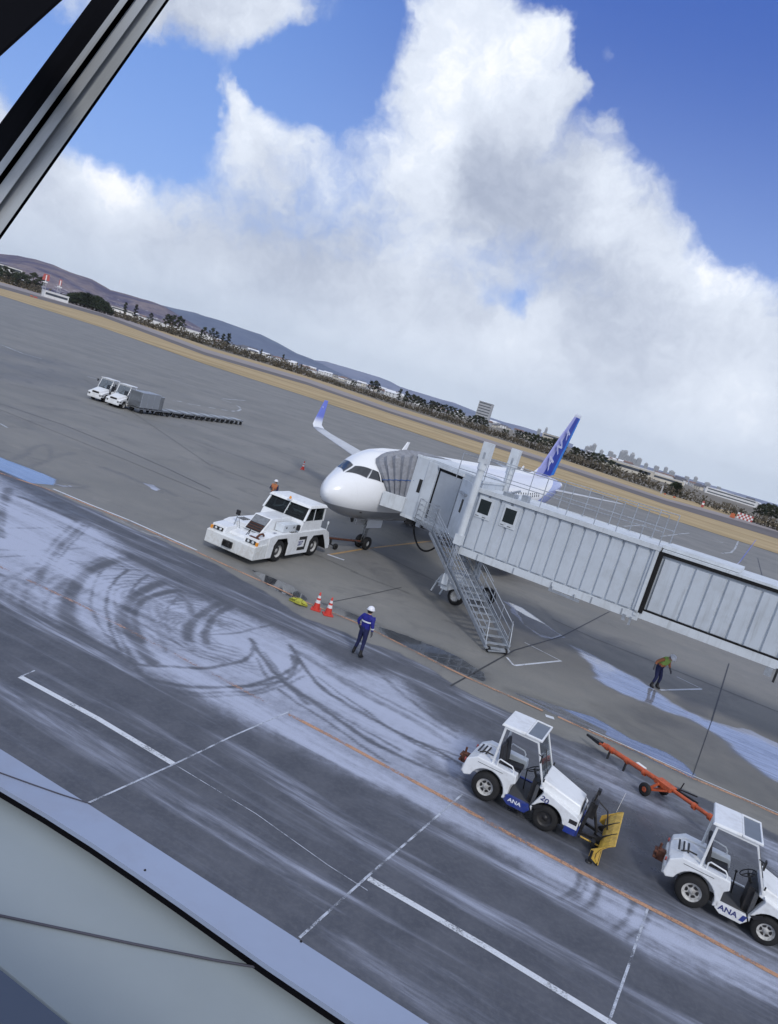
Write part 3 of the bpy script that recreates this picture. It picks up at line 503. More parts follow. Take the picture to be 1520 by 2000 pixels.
cg = q.mix(q.ss(q.noise(st, .09, 5, .6, .3), .35, .65), (.36, .27, .15), (.45, .35, .21)); cg = q.mix(q.m('MULTIPLY', q.ss(q.noise(ps, .05, 5, .6), .45, .7), .5), cg, (.26, .21, .12)); cg = q.mix(q.ss(q.noise(ps, 1.5, 5, .7), .5, .8, 0, .4), cg, (.42, .36, .22))
t.links.new(cg, p.inputs['Base Color']); MATS['dry_grass'] = gmat
mat('taxiway_grey', (.27, .235, .22), .8, var=.1, vscale=.02); mat('taxiway_dark', (.12, .105, .10), .85, var=.12, vscale=.03); mat('far_land', (.16, .14, .11), .95, var=.25, vscale=.002)
big = tan_b+[(3000, 600), (9000, 14000), (-9000, 15000), (-3000, 2500)]
sheet('far_land', tan_b+[(4000, 100), (9000, 1000), (12000, 15500), (-12000, 15500), (-6000, 3000), (-1500, 1500)], .03, 'far_land')
band('dry_grass_field', tan_b, [(x*1.15+4, y*1.15+10) for x, y in tree_l], .06, 'dry_grass')
band('taxiway', dark_b, road_b, .10, 'taxiway_dark'); band('taxiway', road_b, [(a[0]*.35+b_[0]*.65, a[1]*.35+b_[1]*.65) for a, b_ in zip(road_b, tree_l)], .13, 'taxiway_grey')

# rain and dirt runs down the bridge walls
for nm_ in ('bridge_grey', 'bridge_light'):
    t = MATS[nm_].node_tree; q = NB(t); p = t.nodes['Principled BSDF']; prev = p.inputs['Base Color'].links[0].from_socket
    o3 = q.sep(t.nodes.new('ShaderNodeTexCoord').outputs['Object']); v3 = q.comb(q.m('MULTIPLY', o3[0], 5.), q.m('MULTIPLY', o3[1], 5.), q.m('MULTIPLY', o3[2], .35))
    k = q.m('MULTIPLY', q.ss(q.noise(v3, 1.0, 6, .7), .50, .78), .38); t.links.new(q.mix(k, prev, (.20, .20, .19)), p.inputs['Base Color'])
# ================================================================ airliner
PH = R(61.55)
plane = thing('airliner', (-3.3236, 36.8472, 0), PH, 'white twin engine airliner with blue tail, docked at the boarding bridge', 'airliner')
# local: +x aft, -y towards the boarding bridge (port)
ST = [(0,3.20,3.18,.01),(.05,3.38,3.00,.18),(.15,3.55,2.84,.34),(.4,3.83,2.60,.62),(.8,4.12,2.36,.92),(1.25,4.36,2.17,1.17),(1.7,4.58,2.04,1.37),(2.1,4.84,1.96,1.51),(2.5,5.10,1.90,1.63),(2.9,5.34,1.86,1.73),(3.4,5.56,1.82,1.82),(4.0,5.71,1.80,1.89),(5.0,5.83,1.77,1.94),(6.5,5.89,1.75,1.975),
 (10,5.89,1.75,1.975),(14,5.89,1.75,1.975),(18,5.89,1.75,1.975),(22,5.89,1.75,1.975),(24.5,5.89,1.80,1.96),(27,5.88,2.1,1.88),(29,5.86,2.5,1.72),(31,5.82,3.0,1.48),(33,5.76,3.55,1.18),(35,5.66,4.15,.82),(36.5,5.52,4.65,.5),(37.4,5.38,4.9,.28),(37.57,5.3,5.0,.18)]
def stat(x):
    xs = [s_[0] for s_ in ST]
    i = max(0, min(len(ST)-2, int(np.searchsorted(xs, x)-1))); a, b_ = ST[i], ST[i+1]; t = (x-a[0])/(b_[0]-a[0]); t = min(max(t, 0), 1)
    # smooth between stations
    return [a[k]*(1-t)+b_[k]*t for k in (1, 2, 3)]
def fus(x, th, off=0.):
    """th 0 = top, +90 = port side (-y)"""
    zt, zb, ry = stat(x); zc = (zt+zb)/2+(.0 if x > 6 else (-.12*min(1, x)*(1-x/6))); rt = zt-zc; rb = zc-zb
    c_, s_ = math.cos(th), math.sin(th); rz = rt if c_ > 0 else rb
    return (x, -(ry+off)*s_, zc+(rz+off)*c_)
pm = bpy.data.materials.new('airliner_livery'); pm.use_nodes = True; t = pm.node_tree; q = NB(t); p = t.nodes['Principled BSDF']
p.inputs['Roughness'].default_value = .24; p.inputs['Coat Weight'].default_value = .3
oc = t.nodes.new('ShaderNodeTexCoord').outputs['Object']; o3 = q.sep(oc)
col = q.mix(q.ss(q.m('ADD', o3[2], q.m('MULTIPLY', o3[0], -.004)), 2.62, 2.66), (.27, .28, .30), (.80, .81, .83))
# blue swoosh rising to the tail
k1 = q.m('SUBTRACT', o3[2], q.m('MULTIPLY_ADD', o3[0], .26, -3.0)); k2 = q.m('SUBTRACT', o3[2], q.m('MULTIPLY_ADD', o3[0], .20, -2.6))
sw = q.m('MULTIPLY', q.ss(o3[0], 25.2, 25.4), q.ss(k1, -.05, .05, 1., 0.))
col = q.mix(q.m('MULTIPLY', sw, q.ss(o3[0], 36.2, 36.3, 1, 0)), col, (.24, .30, .62))
lo = q.m('MULTIPLY', q.ss(o3[2], 3.0, 3.05), q.ss(o3[2], 3.5, 3.55, 1, 0)); col = q.mix(q.m('MULTIPLY', lo, q.m('MULTIPLY', q.ss(o3[0], 27.4, 27.5), q.ss(o3[0], 33.0, 33.1, 1, 0))), col, (.02, .13, .45))
# frame joints
wv = q.m('FRACT', q.m('MULTIPLY', o3[0], .42)); col = q.mix(q.ss(q.m('ABSOLUTE', q.m('SUBTRACT', wv, .5)), .0, .004, .18, 0), col, (.3, .3, .32))
t.links.new(col, p.inputs['Base Color']); MATS['airliner_livery'] = pm
s = MB(); xs = []
for a, b_ in zip(ST[:-1], ST[1:]):
    n = 2 if b_[0] < 4 else 2
    xs += [a[0]+(b_[0]-a[0])*i/n for i in range(n)]
xs.append(ST[-1][0]); NF = 48
for x in xs: s.v += [fus(x, 2*math.pi*k/NF) for k in range(NF)]
for i in range(len(xs)-1):
    for k in range(NF): s.f.append((i*NF+k, (i+1)*NF+k, (i+1)*NF+(k+1) % NF, i*NF+(k+1) % NF)); s.mi.append(0); s.sm.append(True)
s.f.append(tuple(range(NF))); s.mi.append(0); s.sm.append(True); s.f.append(tuple(range(len(s.v)-1, len(s.v)-1-NF, -1))); s.mi.append(0); s.sm.append(False)
s.build('fuselage', 'airliner_livery', plane)
def patch(quad, n=6, off=.012):
    """quad of (x,theta) corners laid on the fuselage"""
    s = MB(); a, b_, c_, d = quad
    for i in range(n+1):
        for j in range(n+1):
            u, v_ = i/n, j/n
            x = (a[0]*(1-u)+b_[0]*u)*(1-v_)+(d[0]*(1-u)+c_[0]*u)*v_; th = (a[1]*(1-u)+b_[1]*u)*(1-v_)+(d[1]*(1-u)+c_[1]*u)*v_
            s.v.append(fus(x, R(th), off))
    for i in range(n):
        for j in range(n): k = i*(n+1)+j; s.f.append((k, k+n+1, k+n+2, k+1)); s.mi.append(0); s.sm.append(True)
    return s
mat('window_rim', (.25, .26, .28), .4, metal=.4)
for sg in (1, -1):
    for qd in ([(1.17, 4*sg), (1.84, 41*sg), (2.30, 31*sg), (1.86, 3.5*sg)], [(1.94, 44*sg), (2.52, 59*sg), (2.56, 42*sg), (2.36, 33*sg)], [(2.60, 61*sg), (2.95, 66*sg), (2.88, 51*sg), (2.66, 44*sg)]):
        cx = sum(a for a, _ in qd)/4; cy = sum(b_ for _, b_ in qd)/4
        patch([(cx+(a-cx)*1.10, cy+(b_-cy)*1.09) for a, b_ in qd], off=.006).build('window_frame', 'window_rim', plane)
        patch(qd, off=.014).build('cockpit_window', 'cockpit_glass', plane)
patch([(4.5, 60), (5.35, 60), (5.35, 104), (4.5, 104)], 8, .005).build('cabin_door', 'plane_white', plane)
for sg in (-1, 1):
    for i in range(38):
        x = 7+i*.533
        if 12.0 < x < 12.3 or 17 < x < 17.3: continue
        patch([(x, 70*sg), (x+.23, 70*sg), (x+.23, 80*sg), (x, 80*sg)], 1, .006).build('cabin_window', 'dark_glass', plane)
def aero(root_le, tip_le, cr, ct, thk, up, n=10, mi=0, span_pts=None):
    """lifting surface; chord along +x, thickness along 'up'"""
    s = MB(); prof = []
    for i in range(n+1):
        u = (1-math.cos(math.pi*i/n))/2; prof.append((u, .6*math.sqrt(u)*(1-u)**.9*1.6))
    for i in range(n-1, 0, -1):
        u = (1-math.cos(math.pi*i/n))/2; prof.append((u, -.45*math.sqrt(u)*(1-u)**.9*1.2))
    rows = span_pts or [(root_le, cr, thk), (tip_le, ct, thk*.75)]; m_ = len(prof)
    for le, c_, th in rows:
        for u, h in prof: s.v.append(tuple(Vector(le)+Vector((u*c_, 0, 0))+Vector(up)*(h*c_*th)))
    for i in range(len(rows)-1):
        for k in range(m_): s.f.append((i*m_+k, i*m_+(k+1) % m_, (i+1)*m_+(k+1) % m_, (i+1)*m_+k)); s.mi.append(mi); s.sm.append(True)
    s.f.append(tuple(range((len(rows)-1)*m_, len(rows)*m_))); s.mi.append(mi); s.sm.append(False)
    return s
mat('wing_grey', (.50, .52, .55), .4, var=.05, vscale=.5, dirt=.15)
for sg in (-1, 1):
    aero(0, 0, 0, 0, 0, (0, 0, 1), span_pts=[((11.8, sg*1.6, 2.6), 7.3, .13), ((15.0, sg*6.3, 3.15), 3.9, .12), ((19.9, sg*15.6, 4.05), 1.85, .11), ((20.6, sg*16.7, 4.2), 1.6, .10)]).build('wing', 'wing_grey', plane)
    e = MB()
    e.lathe([(.86, 0), (.93, .08), (1.06, .5), (1.12, 1.3), (1.05, 2.4), (.82, 3.3), (.62, 3.9), (.62, 4.3)], 28, (0, 0, 0), 'x')
    e.lathe([(.86, 0), (.80, .2), (.80, 1.0), (.25, 1.0), (.0, .7)], 28, (0, 0, 0), 'x', mi=1); e.tf(Matrix.Translation((11.2, sg*5.75, 1.72)))
    en = e.build('engine', ['plane_white', 'black_metal'], plane); f_ = MB()
    for k in range(20):
        a = k*math.pi/10; f_.bar((.55, .1*math.cos(a), .1*math.sin(a)), (.62, .78*math.cos(a+.15), .78*math.sin(a+.15)), .1, .02)
    f_.tf(Matrix.Translation((11.2, sg*5.75, 1.72))).build('fan_blades', 'strut_metal', en)
    MB().prism([(12.3, 2.5), (13.2, 2.95), (16, 2.95), (15.2, 2.4)], sg*5.75-.14, sg*5.75+.14).build('pylon', 'plane_white', plane)
    aero(0, 0, 0, 0, 0, (0, 0, 1), span_pts=[((32.6, sg*.7, 4.75), 3.3, .11), ((35.6, sg*6.22, 5.35), 1.35, .10)]).build('tailplane', 'wing_grey', plane)
    g = MB(); g.ring([(17.7, sg*3.8, 2.8), (17.7, sg*3.8, .6)], .12, 10)
    g.ring([(17.7, sg*3.4, .58), (17.7, sg*4.25, .58)], .07, 8); gg = g.build('main_gear', 'strut_metal', plane)
    for dy in (-.32, .32):
        MB().lathe([(.25, -.17), (.5, -.19), (.57, -.1), (.57, .1), (.5, .19), (.25, .17)], 22, (17.7, sg*3.8+dy, .57)).build('wheel', 'tyre', gg)
# fin and winglets carry the blue livery
def livery(name, f_of):
    m_ = bpy.data.materials.new(name); m_.use_nodes = True; t = m_.node_tree; q = NB(t); p = t.nodes['Principled BSDF']; p.inputs['Roughness'].default_value = .5; p.inputs['Specular IOR Level'].default_value = .25
    o3 = q.sep(t.nodes.new('ShaderNodeTexCoord').outputs['Object']); t.links.new(f_of(q, o3), p.inputs['Base Color']); MATS[name] = m_
def finc(q, o):
    le = q.m('MULTIPLY_ADD', o[2], 1.014, 23.2); te = q.m('MULTIPLY_ADD', o[2], .40, 32.4)
    f = q.m('DIVIDE', q.m('SUBTRACT', o[0], le), q.m('SUBTRACT', te, le))
    c_ = q.mix(q.ss(f, .07, .09), (.70, .72, .78), (.33, .35, .66)); c_ = q.mix(q.ss(q.m('MULTIPLY_ADD', o[2], .01, f), .46, .48), c_, (.018, .045, .36))
    c_ = q.mix(q.ss(f, .80, .83), c_, (.02, .20, .68)); return q.mix(q.ss(o[2], 11.45, 11.5), c_, (.6, .63, .72))
livery('fin_livery', finc); livery('winglet_livery', lambda q, o: q.mix(q.ss(o[2], 4.5, 5.2), (.74, .76, .8), (.16, .20, .58)))
aero(0, 0, 0, 0, 0, (0, 1, 0), span_pts=[((27.2, 0, 5.75), 6.0, .02), ((29.3, 0, 6.0), 5.5, .085), ((30.4, 0, 6.5), 4.55, .10), ((35.0, 0, 11.62), 2.05, .09), ((35.2, 0, 11.76), 1.85, .05)]).build('fin', 'fin_livery', plane)
for sg in (-1, 1):
    aero(0, 0, 0, 0, 0, (0, -sg, 0), span_pts=[((20.62, sg*16.68, 4.2), 1.58, .09), ((21.1, sg*17.22, 4.42), 1.35, .08), ((21.6, sg*17.48, 4.9), 1.15, .08), ((22.75, sg*17.85, 6.55), .55, .08)]).build('winglet', 'winglet_livery', plane)
mat('fin_letter', (.52, .54, .76), .5)
for k, (ch, z_) in enumerate((('A', 7.1), ('N', 8.5), ('A', 9.8))):
    text_part('lettering', ch, 1.75-.25*k, frame_M((23.2+1.014*z_+(9.2-.614*z_)*(.30), -.27, z_), (.68, 0, .73), (-.73, 0, .68)), 'fin_letter', plane, depth=.004)
text_part('lettering', 'ANA', .62, frame_M((22.35, 17.62, 5.35), (.5, .1, .86), (.86, 0, -.5)), 'white_letter', plane)
s = MB(); s.prism([(6.3, 5.86), (6.75, 5.86), (6.95, 6.42), (6.72, 6.42)], -.03, .03); s.build('antenna', 'plane_white', plane)
MB().prism([(26, 5.86), (26.5, 5.86), (26.6, 6.3), (26.4, 6.3)], -.03, .03).build('antenna', 'plane_white', plane)
MB().prism([(3.0, 1.85), (3.3, 1.85), (3.35, 1.6), (3.2, 1.58)], -.03, .03).build('antenna', 'black_metal', plane)
for yy in (-1.02, 1.02): MB().lathe([(.03, 0), (.03, .16), (0, .2)], 8, (1.6, yy*1.28, 2.55), 'x').build('pitot_probe', 'black_metal', plane)
s = MB(); s.ring([(5.07, 0, 1.95), (5.07, 0, .38)], [.09, .07], 12); s.ring([(5.07, -.32, .38), (5.07, .32, .38)], .05, 8)
s.ring([(5.0, 0, 1.0), (6.3, 0, 1.9)], .045, 8); s.ring([(4.9, .0, .9), (4.75, 0, .6), (5.02, 0, .45)], .035, 6); s.box(4.86, 5.0, -.14, .14, 1.25, 1.42)
s.ring([(4.98, .13, 1.6), (4.98, .13, .8)], .03, 6); s.ring([(4.98, -.13, 1.6), (4.98, -.13, .8)], .03, 6); gear = s.build('nose_gear', 'strut_metal', plane)
for yy in (-.24, .24):
    w_ = MB(); w_.lathe([(.17, -.11), (.33, -.12), (.38, -.07), (.38, .07), (.33, .12), (.17, .11)], 24, (5.07, yy, .38)); w_.build('wheel', 'tyre', gear)
    h_ = MB(); h_.lathe([(.02, -.08), (.08, -.1), (.17, -.06), (.17, .06), (.08, .1), (.02, .08)], 16, (5.07, yy, .38)); h_.build('hub', 'rim_white', gear)
for yy in (-.38, .38): MB().hexa([(4.3, yy, 1.35), (5.9, yy, 1.35), (5.9, yy+.02, 1.35), (4.3, yy+.02, 1.35), (4.3, yy*.95, 1.84), (5.9, yy*.95, 1.82), (5.9, yy*.95+.02, 1.82), (4.3, yy*.95+.02, 1.84)]).build('gear_door', 'plane_white', gear)
for yy in (-.12, .12): MB().lathe([(.0, -.01), (.08, 0), (.09, .08), (.04, .14)], 12, (4.84, yy, 1.33), 'x').build('landing_light', 'lamp_lens', gear)
# ================================================================ boarding bridge
BO = Vector((3.6, 33.65, 0)); BA = R(-28.3)
br = thing('boarding_bridge', BO, BA, 'pale grey corrugated passenger boarding bridge on wheels, docked to the airliner', 'boarding bridge')
BMi = (Matrix.Translation(BO) @ Matrix.Rotation(BA, 4, 'Z')).inverted()
def bl_(x, y, z=0): return tuple(BMi @ Vector((x, y, z)))
SL = .0225                                                    # the tunnels climb towards the terminal
def tunnel(name, x0, x1, y0, y1, zb, zt, pitch=.56, mats='bridge_grey', parent=br):
    s = MB(); h = lambda x: SL*x
    core = .085
    s.hexa([(x0, y0+core, zb+h(x0)), (x1, y0+core, zb+h(x1)), (x1, y1-core, zb+h(x1)), (x0, y1-core, zb+h(x0)), (x0, y0+core, zt+h(x0)), (x1, y0+core, zt+h(x1)), (x1, y1-core, zt+h(x1)), (x0, y1-core, zt+h(x0))])
    x = x0+.04
    while x < x1-.1:       # trapezoid corrugation
        w_ = min(pitch, x1-x)
        for (ys, yc) in ((y0, y0+core), (y1, y1-core)):
            a, b_, c_, d = x+.045, x+.09, x+w_-.045, x+w_-.001
            zz0, zz1 = zb+.06, zt-.10
            s.add([(a, yc, zz0+h(a)), (b_, ys, zz0+h(b_)), (c_, ys, zz0+h(c_)), (d, yc, zz0+h(d)), (a, yc, zz1+h(a)), (b_, ys, zz1+h(b_)), (c_, ys, zz1+h(c_)), (d, yc, zz1+h(d))], [(0,1,5,4),(1,2,6,5),(2,3,7,6),(4,5,6,7),(0,3,2,1)])
        x += pitch
    return s
sB = tunnel('tunnel', 0, 8.2, 0, 2.95, 3.05, 5.78); tb = sB.build('outer_tunnel', 'bridge_grey', br)
sA = tunnel('tunnel', 8.38, 22.5, .16, 2.79, 3.20, 5.55, .62); ta = sA.build('inner_tunnel', 'bridge_grey', br)
def rail_beam(x0, x1, y0, y1, z0, z1, name, m_, parent=br, bev=0):
    s = MB(); h = lambda x: SL*x
    s.hexa([(x0, y0, z0+h(x0)), (x1, y0, z0+h(x1)), (x1, y1, z0+h(x1)), (x0, y1, z0+h(x0)), (x0, y0, z1+h(x0)), (x1, y0, z1+h(x1)), (x1, y1, z1+h(x1)), (x0, y1, z1+h(x0))]); return s.build(name, m_, parent, bev)
rail_beam(-.02, 8.22, -.05, 3.0, 5.79, 5.86, 'roof', 'bridge_light'); rail_beam(-.03, 8.24, -.09, .03, 5.70, 5.90, 'eaves_beam', 'bridge_light'); rail_beam(-.03, 8.24, 2.92, 3.04, 5.70, 5.90, 'eaves_beam', 'bridge_light')
rail_beam(-.02, 8.30, -.03, .09, 2.72, 3.04, 'bottom_girder', 'bridge_light'); rail_beam(-.02, 8.30, 2.86, 2.98, 2.72, 3.04, 'bottom_girder', 'bridge_light')
rail_beam(8.2, 22.6, .10, .25, 2.83, 3.17, 'bottom_girder', 'bridge_light'); rail_beam(8.2, 22.6, 2.70, 2.85, 2.83, 3.17, 'bottom_girder', 'bridge_light')
rail_beam(8.3, 22.6, .12, .20, 3.175, 3.24, 'shadow_gap', 'dark_gap'); rail_beam(8.3, 22.6, .10, 2.85, 5.70, 5.80, 'roof', 'bridge_light'); rail_beam(8.3, 22.6, .13, .2, 5.56, 5.695, 'shadow_gap', 'dark_gap')
rail_beam(8.23, 11.2, .4, 2.6, 5.82, 5.96, 'roof_hatch', 'bridge_light')
rail_beam(8.22, 8.385, .05, 2.9, 3.05, 5.70, 'seal_frame', 'dark_gap')
s = MB()
for zz in (3.0, 5.72): s.box(8.08, 8.22, -.07, 3.02, zz+SL*8, zz+.14+SL*8)
for yy in (-.07, 2.92): s.box(8.08, 8.22, yy, yy+.1, 2.9+SL*8, 5.86+SL*8)
s.build('end_frame', 'bridge_light', br, .01)
for x in (.9, 2.7, 4.5, 6.3, 7.6): MB().box(x, x+.06, -.045, -.03, 2.74+SL*x, 3.0+SL*x).build('girder_strap', 'galvanised', br)
s = MB()
for x in (4.6, 5.6): s.ring([(x, -.08, 2.85+SL*x), (x+.08, -.09, 2.66+SL*x)], .03, 6)
s.box(4.5, 5.9, -.12, -.06, 2.60+SL*5, 2.70+SL*5); s.build('cable_bracket', 'galvanised', br)
MB().box(7.72, 7.86, -.1, -.0, 2.55+SL*8, 2.8+SL*8).build('hanger', 'galvanised', br); MB().box(8.02, 8.1, -.1, 0, 2.45+SL*8, 2.8+SL*8).build('hanger', 'galvanised', br)
MB().box(13.2, 13.45, -.0, .1, 2.5+SL*13, 2.82+SL*13).build('hanger', 'galvanised', br); MB().box(13.55, 13.63, -.0, .1, 2.36+SL*13, 2.9+SL*13).build('hanger', 'black_metal', br)
# windows of the outer tunnel
for x in (.26, 1.52):
    f_ = MB(); f_.box(x-.10, x+.66, -.03, .0, 4.60, 5.60, 0); fr = f_.build('window_frame', 'bridge_light', br, .01)
    MB().box(x, x+.54, -.034, -.031, 4.82, 5.46).build('window_pane', 'dark_glass', fr)
    MB().box(x-.05, x+.12, -.036, -.031, 4.66, 4.70).build('vent_slot', 'strut_metal', fr); MB().box(x+.3, x+.47, -.036, -.031, 4.66, 4.70).build('vent_slot', 'strut_metal', fr)
# roof railing
def railing(pts, h, name, parent, posts=None, r=.022, mids=(.5,), m_='galvanised'):
    s = MB(); P_ = [Vector(p_) for p_ in pts]
    for p_ in (posts or P_): s.ring([p_, Vector(p_)+Vector((0, 0, h))], r, 6)
    for k in (1,)+tuple(mids): s.ring([p_+Vector((0, 0, h*k)) for p_ in P_], r*.9, 6)
    return s.build(name, m_, parent)
for yy in (.12, 2.85):
    railing([(x, yy, 5.86+SL*x) for x in (-1.3, .05, 1.3, 2.9, 4.1, 5.35, 6.3, 7.3, 8.1)], 1.32, 'roof_railing', br, r=.02, mids=(.45,))
# two lift columns
for yy in (-.30, 3.25):
    s = MB(); s.ring([(-.05, yy, 3.55), (-.05, yy, 6.85)], .17, 16); s.ring([(-.05, yy, 6.7), (-.05, yy, 7.05)], .21, 14); s.box(-.27, .17, yy-.19, yy+.19, 7.0, 7.95); s.box(-.25, .12, yy-.16, yy+.16, 3.15, 3.62)
    c_ = s.build('lift_column', 'bridge_light', br, .01); MB().box(-.10, .0, yy-.196, yy-.191, 7.2, 7.5).build('warning_label', 'galvanised', c_)
    s = MB(); s.ring([(-.05, yy, 3.4), (-.05, yy, 1.15)], .11, 12); s.ring([(-.22, yy, 3.1), (-.22, yy, 1.2)], .04, 8); s.build('column_leg', 'galvanised', br)
w0 = Vector(bl_(4.26, 35.0)); w1 = Vector(bl_(6.05, 37.1)); ax = (w1-w0).normalized(); fw = Vector((-ax.y, ax.x, 0))
s = MB(); mid = (w0+w1)/2
s.bar((-.05, -.30, 1.1), (-.05, 3.25, 1.1), .34, .3); s.bar(mid+Vector((0, 0, .45)), mid+Vector((0, 0, 1.0)), .6, .6); s.bar(w0+Vector((0, 0, .45)), w1+Vector((0, 0, .45)), .22, .22); s.box(-.5, .5, .9, 2.1, 1.2, 1.6)
s.bar((-.05, -.3, 1.2), (-.05, -.3, 1.7), .3); s.bar((-.05, 3.25, 1.2), (-.05, 3.25, 1.7), .3); car = s.build('wheel_carriage', 'bridge_light', br, .01)
for i, wc in enumerate((w0, w1)):
    T_m = Matrix.Translation(wc+Vector((0, 0, .43))) @ Matrix(((fw.x, ax.x, 0, 0), (fw.y, ax.y, 0, 0), (0, 0, 1, 0), (0, 0, 0, 1)))
    MB().lathe([(.24, -.13), (.38, -.15), (.43, -.1), (.43, .1), (.38, .15), (.24, .13)], 28).tf(T_m).build('tyre', 'tyre', car)
    h_ = MB(); h_.lathe([(0, -.05), (.1, -.05), (.12, -.1), (.19, -.09), (.25, -.13), (.27, -.135), (.27, .135), (.19, .09), (0, .05)], 24).tf(T_m); h_.build('rim', 'rim_white', car)
# little guard frame standing beside the wheels
g0 = Vector(bl_(3.45, 36.3)); s = MB()
for dx in (-.25, .25): s.ring([g0+Vector((dx, -.2, .05)), g0+Vector((dx+.05, .05, .55)), g0+Vector((dx+.15, .25, .95)), g0+Vector((dx+.45, .3, .95))], .045, 8)
s.bar(g0+Vector((-.25, .05, .55)), g0+Vector((.3, .05, .55)), .06); s.box(g0.x-.1, g0.x+.7, g0.y+.1, g0.y+.14, .35, .95); s.build('guard_frame', 'bridge_light', car)
# cabin: a rounded cab that swings to meet the fuselage
cabp = [bl_(.62, 38.30)[:2], bl_(1.28, 37.98)[:2], bl_(1.62, 37.72)[:2], bl_(1.78, 37.55)[:2], bl_(3.0, 36.2)[:2], bl_(3.62, 35.3)[:2], bl_(3.65, 33.70)[:2], bl_(4.98, 36.20)[:2], bl_(4.9, 38.3)[:2], bl_(3.6, 40.2)[:2], bl_(2.35, 41.2)[:2]]
s = MB(); s.prism(cabp, 3.05, 6.12, 0, 'z'); cab = s.build('cabin', 'bridge_grey', br)
def cpoly(scale, z0, z1, name, m_):
    cx = sum(p_[0] for p_ in cabp)/len(cabp); cy = sum(p_[1] for p_ in cabp)/len(cabp)
    return MB().prism([(cx+(a-cx)*scale, cy+(b_-cy)*scale) for a, b_ in cabp], z0, z1, 0, 'z').build(name, m_, cab)
cpoly(1.02, 6.12, 6.22, 'cabin_roof', 'bridge_light'); cpoly(1.015, 2.9, 3.06, 'cabin_floor_edge', 'bridge_light')
def on_wall(a, b_, u0, u1, z0, z1, out, thk, name, m_, parent, bev=0):
    a = Vector((*a, 0)); b_ = Vector((*b_, 0)); d = b_-a; n_ = Vector((d.y, -d.x, 0)).normalized()
    p0 = a+d*u0+n_*out; p1 = a+d*u1+n_*out; t_ = n_*thk
    if n_.dot(Vector((0, -1, 0))) < 0 and False: t_ = -t_
    s = MB(); s.hexa([(p0.x, p0.y, z0), (p1.x, p1.y, z0), (p1.x+t_.x, p1.y+t_.y, z0), (p0.x+t_.x, p0.y+t_.y, z0), (p0.x, p0.y, z1), (p1.x, p1.y, z1), (p1.x+t_.x, p1.y+t_.y, z1), (p0.x+t_.x, p0.y+t_.y, z1)])
    return s.build(name, m_, parent, bev)
on_wall(cabp[0], cabp[1], .62, .88, 4.35, 5.05, .0, .01, 'slot_window', 'black_metal', cab)
on_wall(cabp[1], cabp[3], .0, 1.0, 3.08, 6.1, .0, .06, 'corner_post', 'bridge_light', cab, .02)
on_wall(cabp[3], cabp[4], .04, .97, 3.3, 5.95, .0, .015, 'door_frame', 'dark_gap', cab); on_wall(cabp[3], cabp[4], .12, .97, 3.3, 5.80, .016, .02, 'roller_shutter', 'shutter', cab)
on_wall(cabp[3], cabp[4], .02, 1.02, 5.95, 6.1, .0, .12, 'door_head', 'bridge_light', cab, .01)
on_wall(cabp[4], cabp[6], .05, .62, 3.1, 5.9, .0, .05, 'service_panel', 'bridge_light', cab, .01); on_wall(cabp[4], cabp[6], .34, .44, 4.35, 5.0, .051, .01, 'door_window', 'black_metal', cab); on_wall(cabp[4], cabp[6], .16, .52, 5.2, 5.32, .051, .14, 'lamp_housing', 'galvanised', cab)
# bellows canopy: pleated hood reaching for the fuselage
Nw = Vector((-3.3236, 36.8472, 0)); Aw = Vector((math.cos(PH), math.sin(PH), 0)); Bw = Vector((math.sin(PH), -math.cos(PH), 0))
def pl2(x, port, z): w_ = Nw+Aw*x+Bw*port; return Vector(bl_(w_.x, w_.y, z))
s = MB(); NP = 11
def hood_ring(k):
    """arch lying on the fuselage at k = 0 and on the cab opening at k = NP"""
    t_ = k/NP; r_off = .16 if k % 2 else 0.
    A0 = [(3.08, 90), (2.90, 80), (2.74, 70), (2.64, 58), (2.60, 46), (2.62, 34), (2.70, 24)]+[(2.9+3.4*i/6, 17-6*math.sin(math.pi*i/6)) for i in range(6)]+[(6.4, 24), (6.5, 40), (6.5, 55), (6.5, 70), (6.45, 80), (6.4, 90)]
    A1 = [(3.35, 2.95, 3.55+.425*i) for i in range(7)]+[(3.35+3.2*i/5, 2.95, 6.12) for i in range(6)]+[(6.6, 2.95, 6.12-.46*i) for i in range(6)]
    pts = []
    for (x, th), b_ in zip(A0, A1):
        f_ = fus(x, R(th), .05); a = Vector((f_[0], -f_[1], f_[2])); b_ = Vector(b_); c_ = a.lerp(b_, t_)
        cen = Vector((4.9, c_.y, 4.4)); o_ = (c_-cen); o_.y = 0; o_.normalize(); o_.z *= (0 if abs(b_.z-3.55) < .02 or b_.z < 3.9 else 1); c_ = c_+o_*(r_off*min(1, t_*4)+.10*math.sin(math.pi*t_)); pts.append(pl2(c_.x, c_.y, c_.z))
    return pts
rows = [hood_ring(k) for k in range(NP+1)]; m_ = len(rows[0])
for r_ in rows: s.v += [tuple(v_) for v_ in r_]
for i in range(NP):
    for k in range(m_-1): s.f.append((i*m_+k, i*m_+k+1, (i+1)*m_+k+1, (i+1)*m_+k)); s.mi.append(0); s.sm.append(False)
hood = s.build('bellows_canopy', 'bellows', br); so_ = hood.modifiers.new('thickness', 'SOLIDIFY'); so_.thickness = .03
mat('blue_strap', (.03, .10, .32), .6)
s = MB(); s.ring([r_[3]+(Vector((-.02, -.03, 0)) if i % 2 else Vector((-.01, -.03, 0))) for i, r_ in enumerate(rows)], .022, 6); s.build('tie_strap', 'blue_strap', hood)
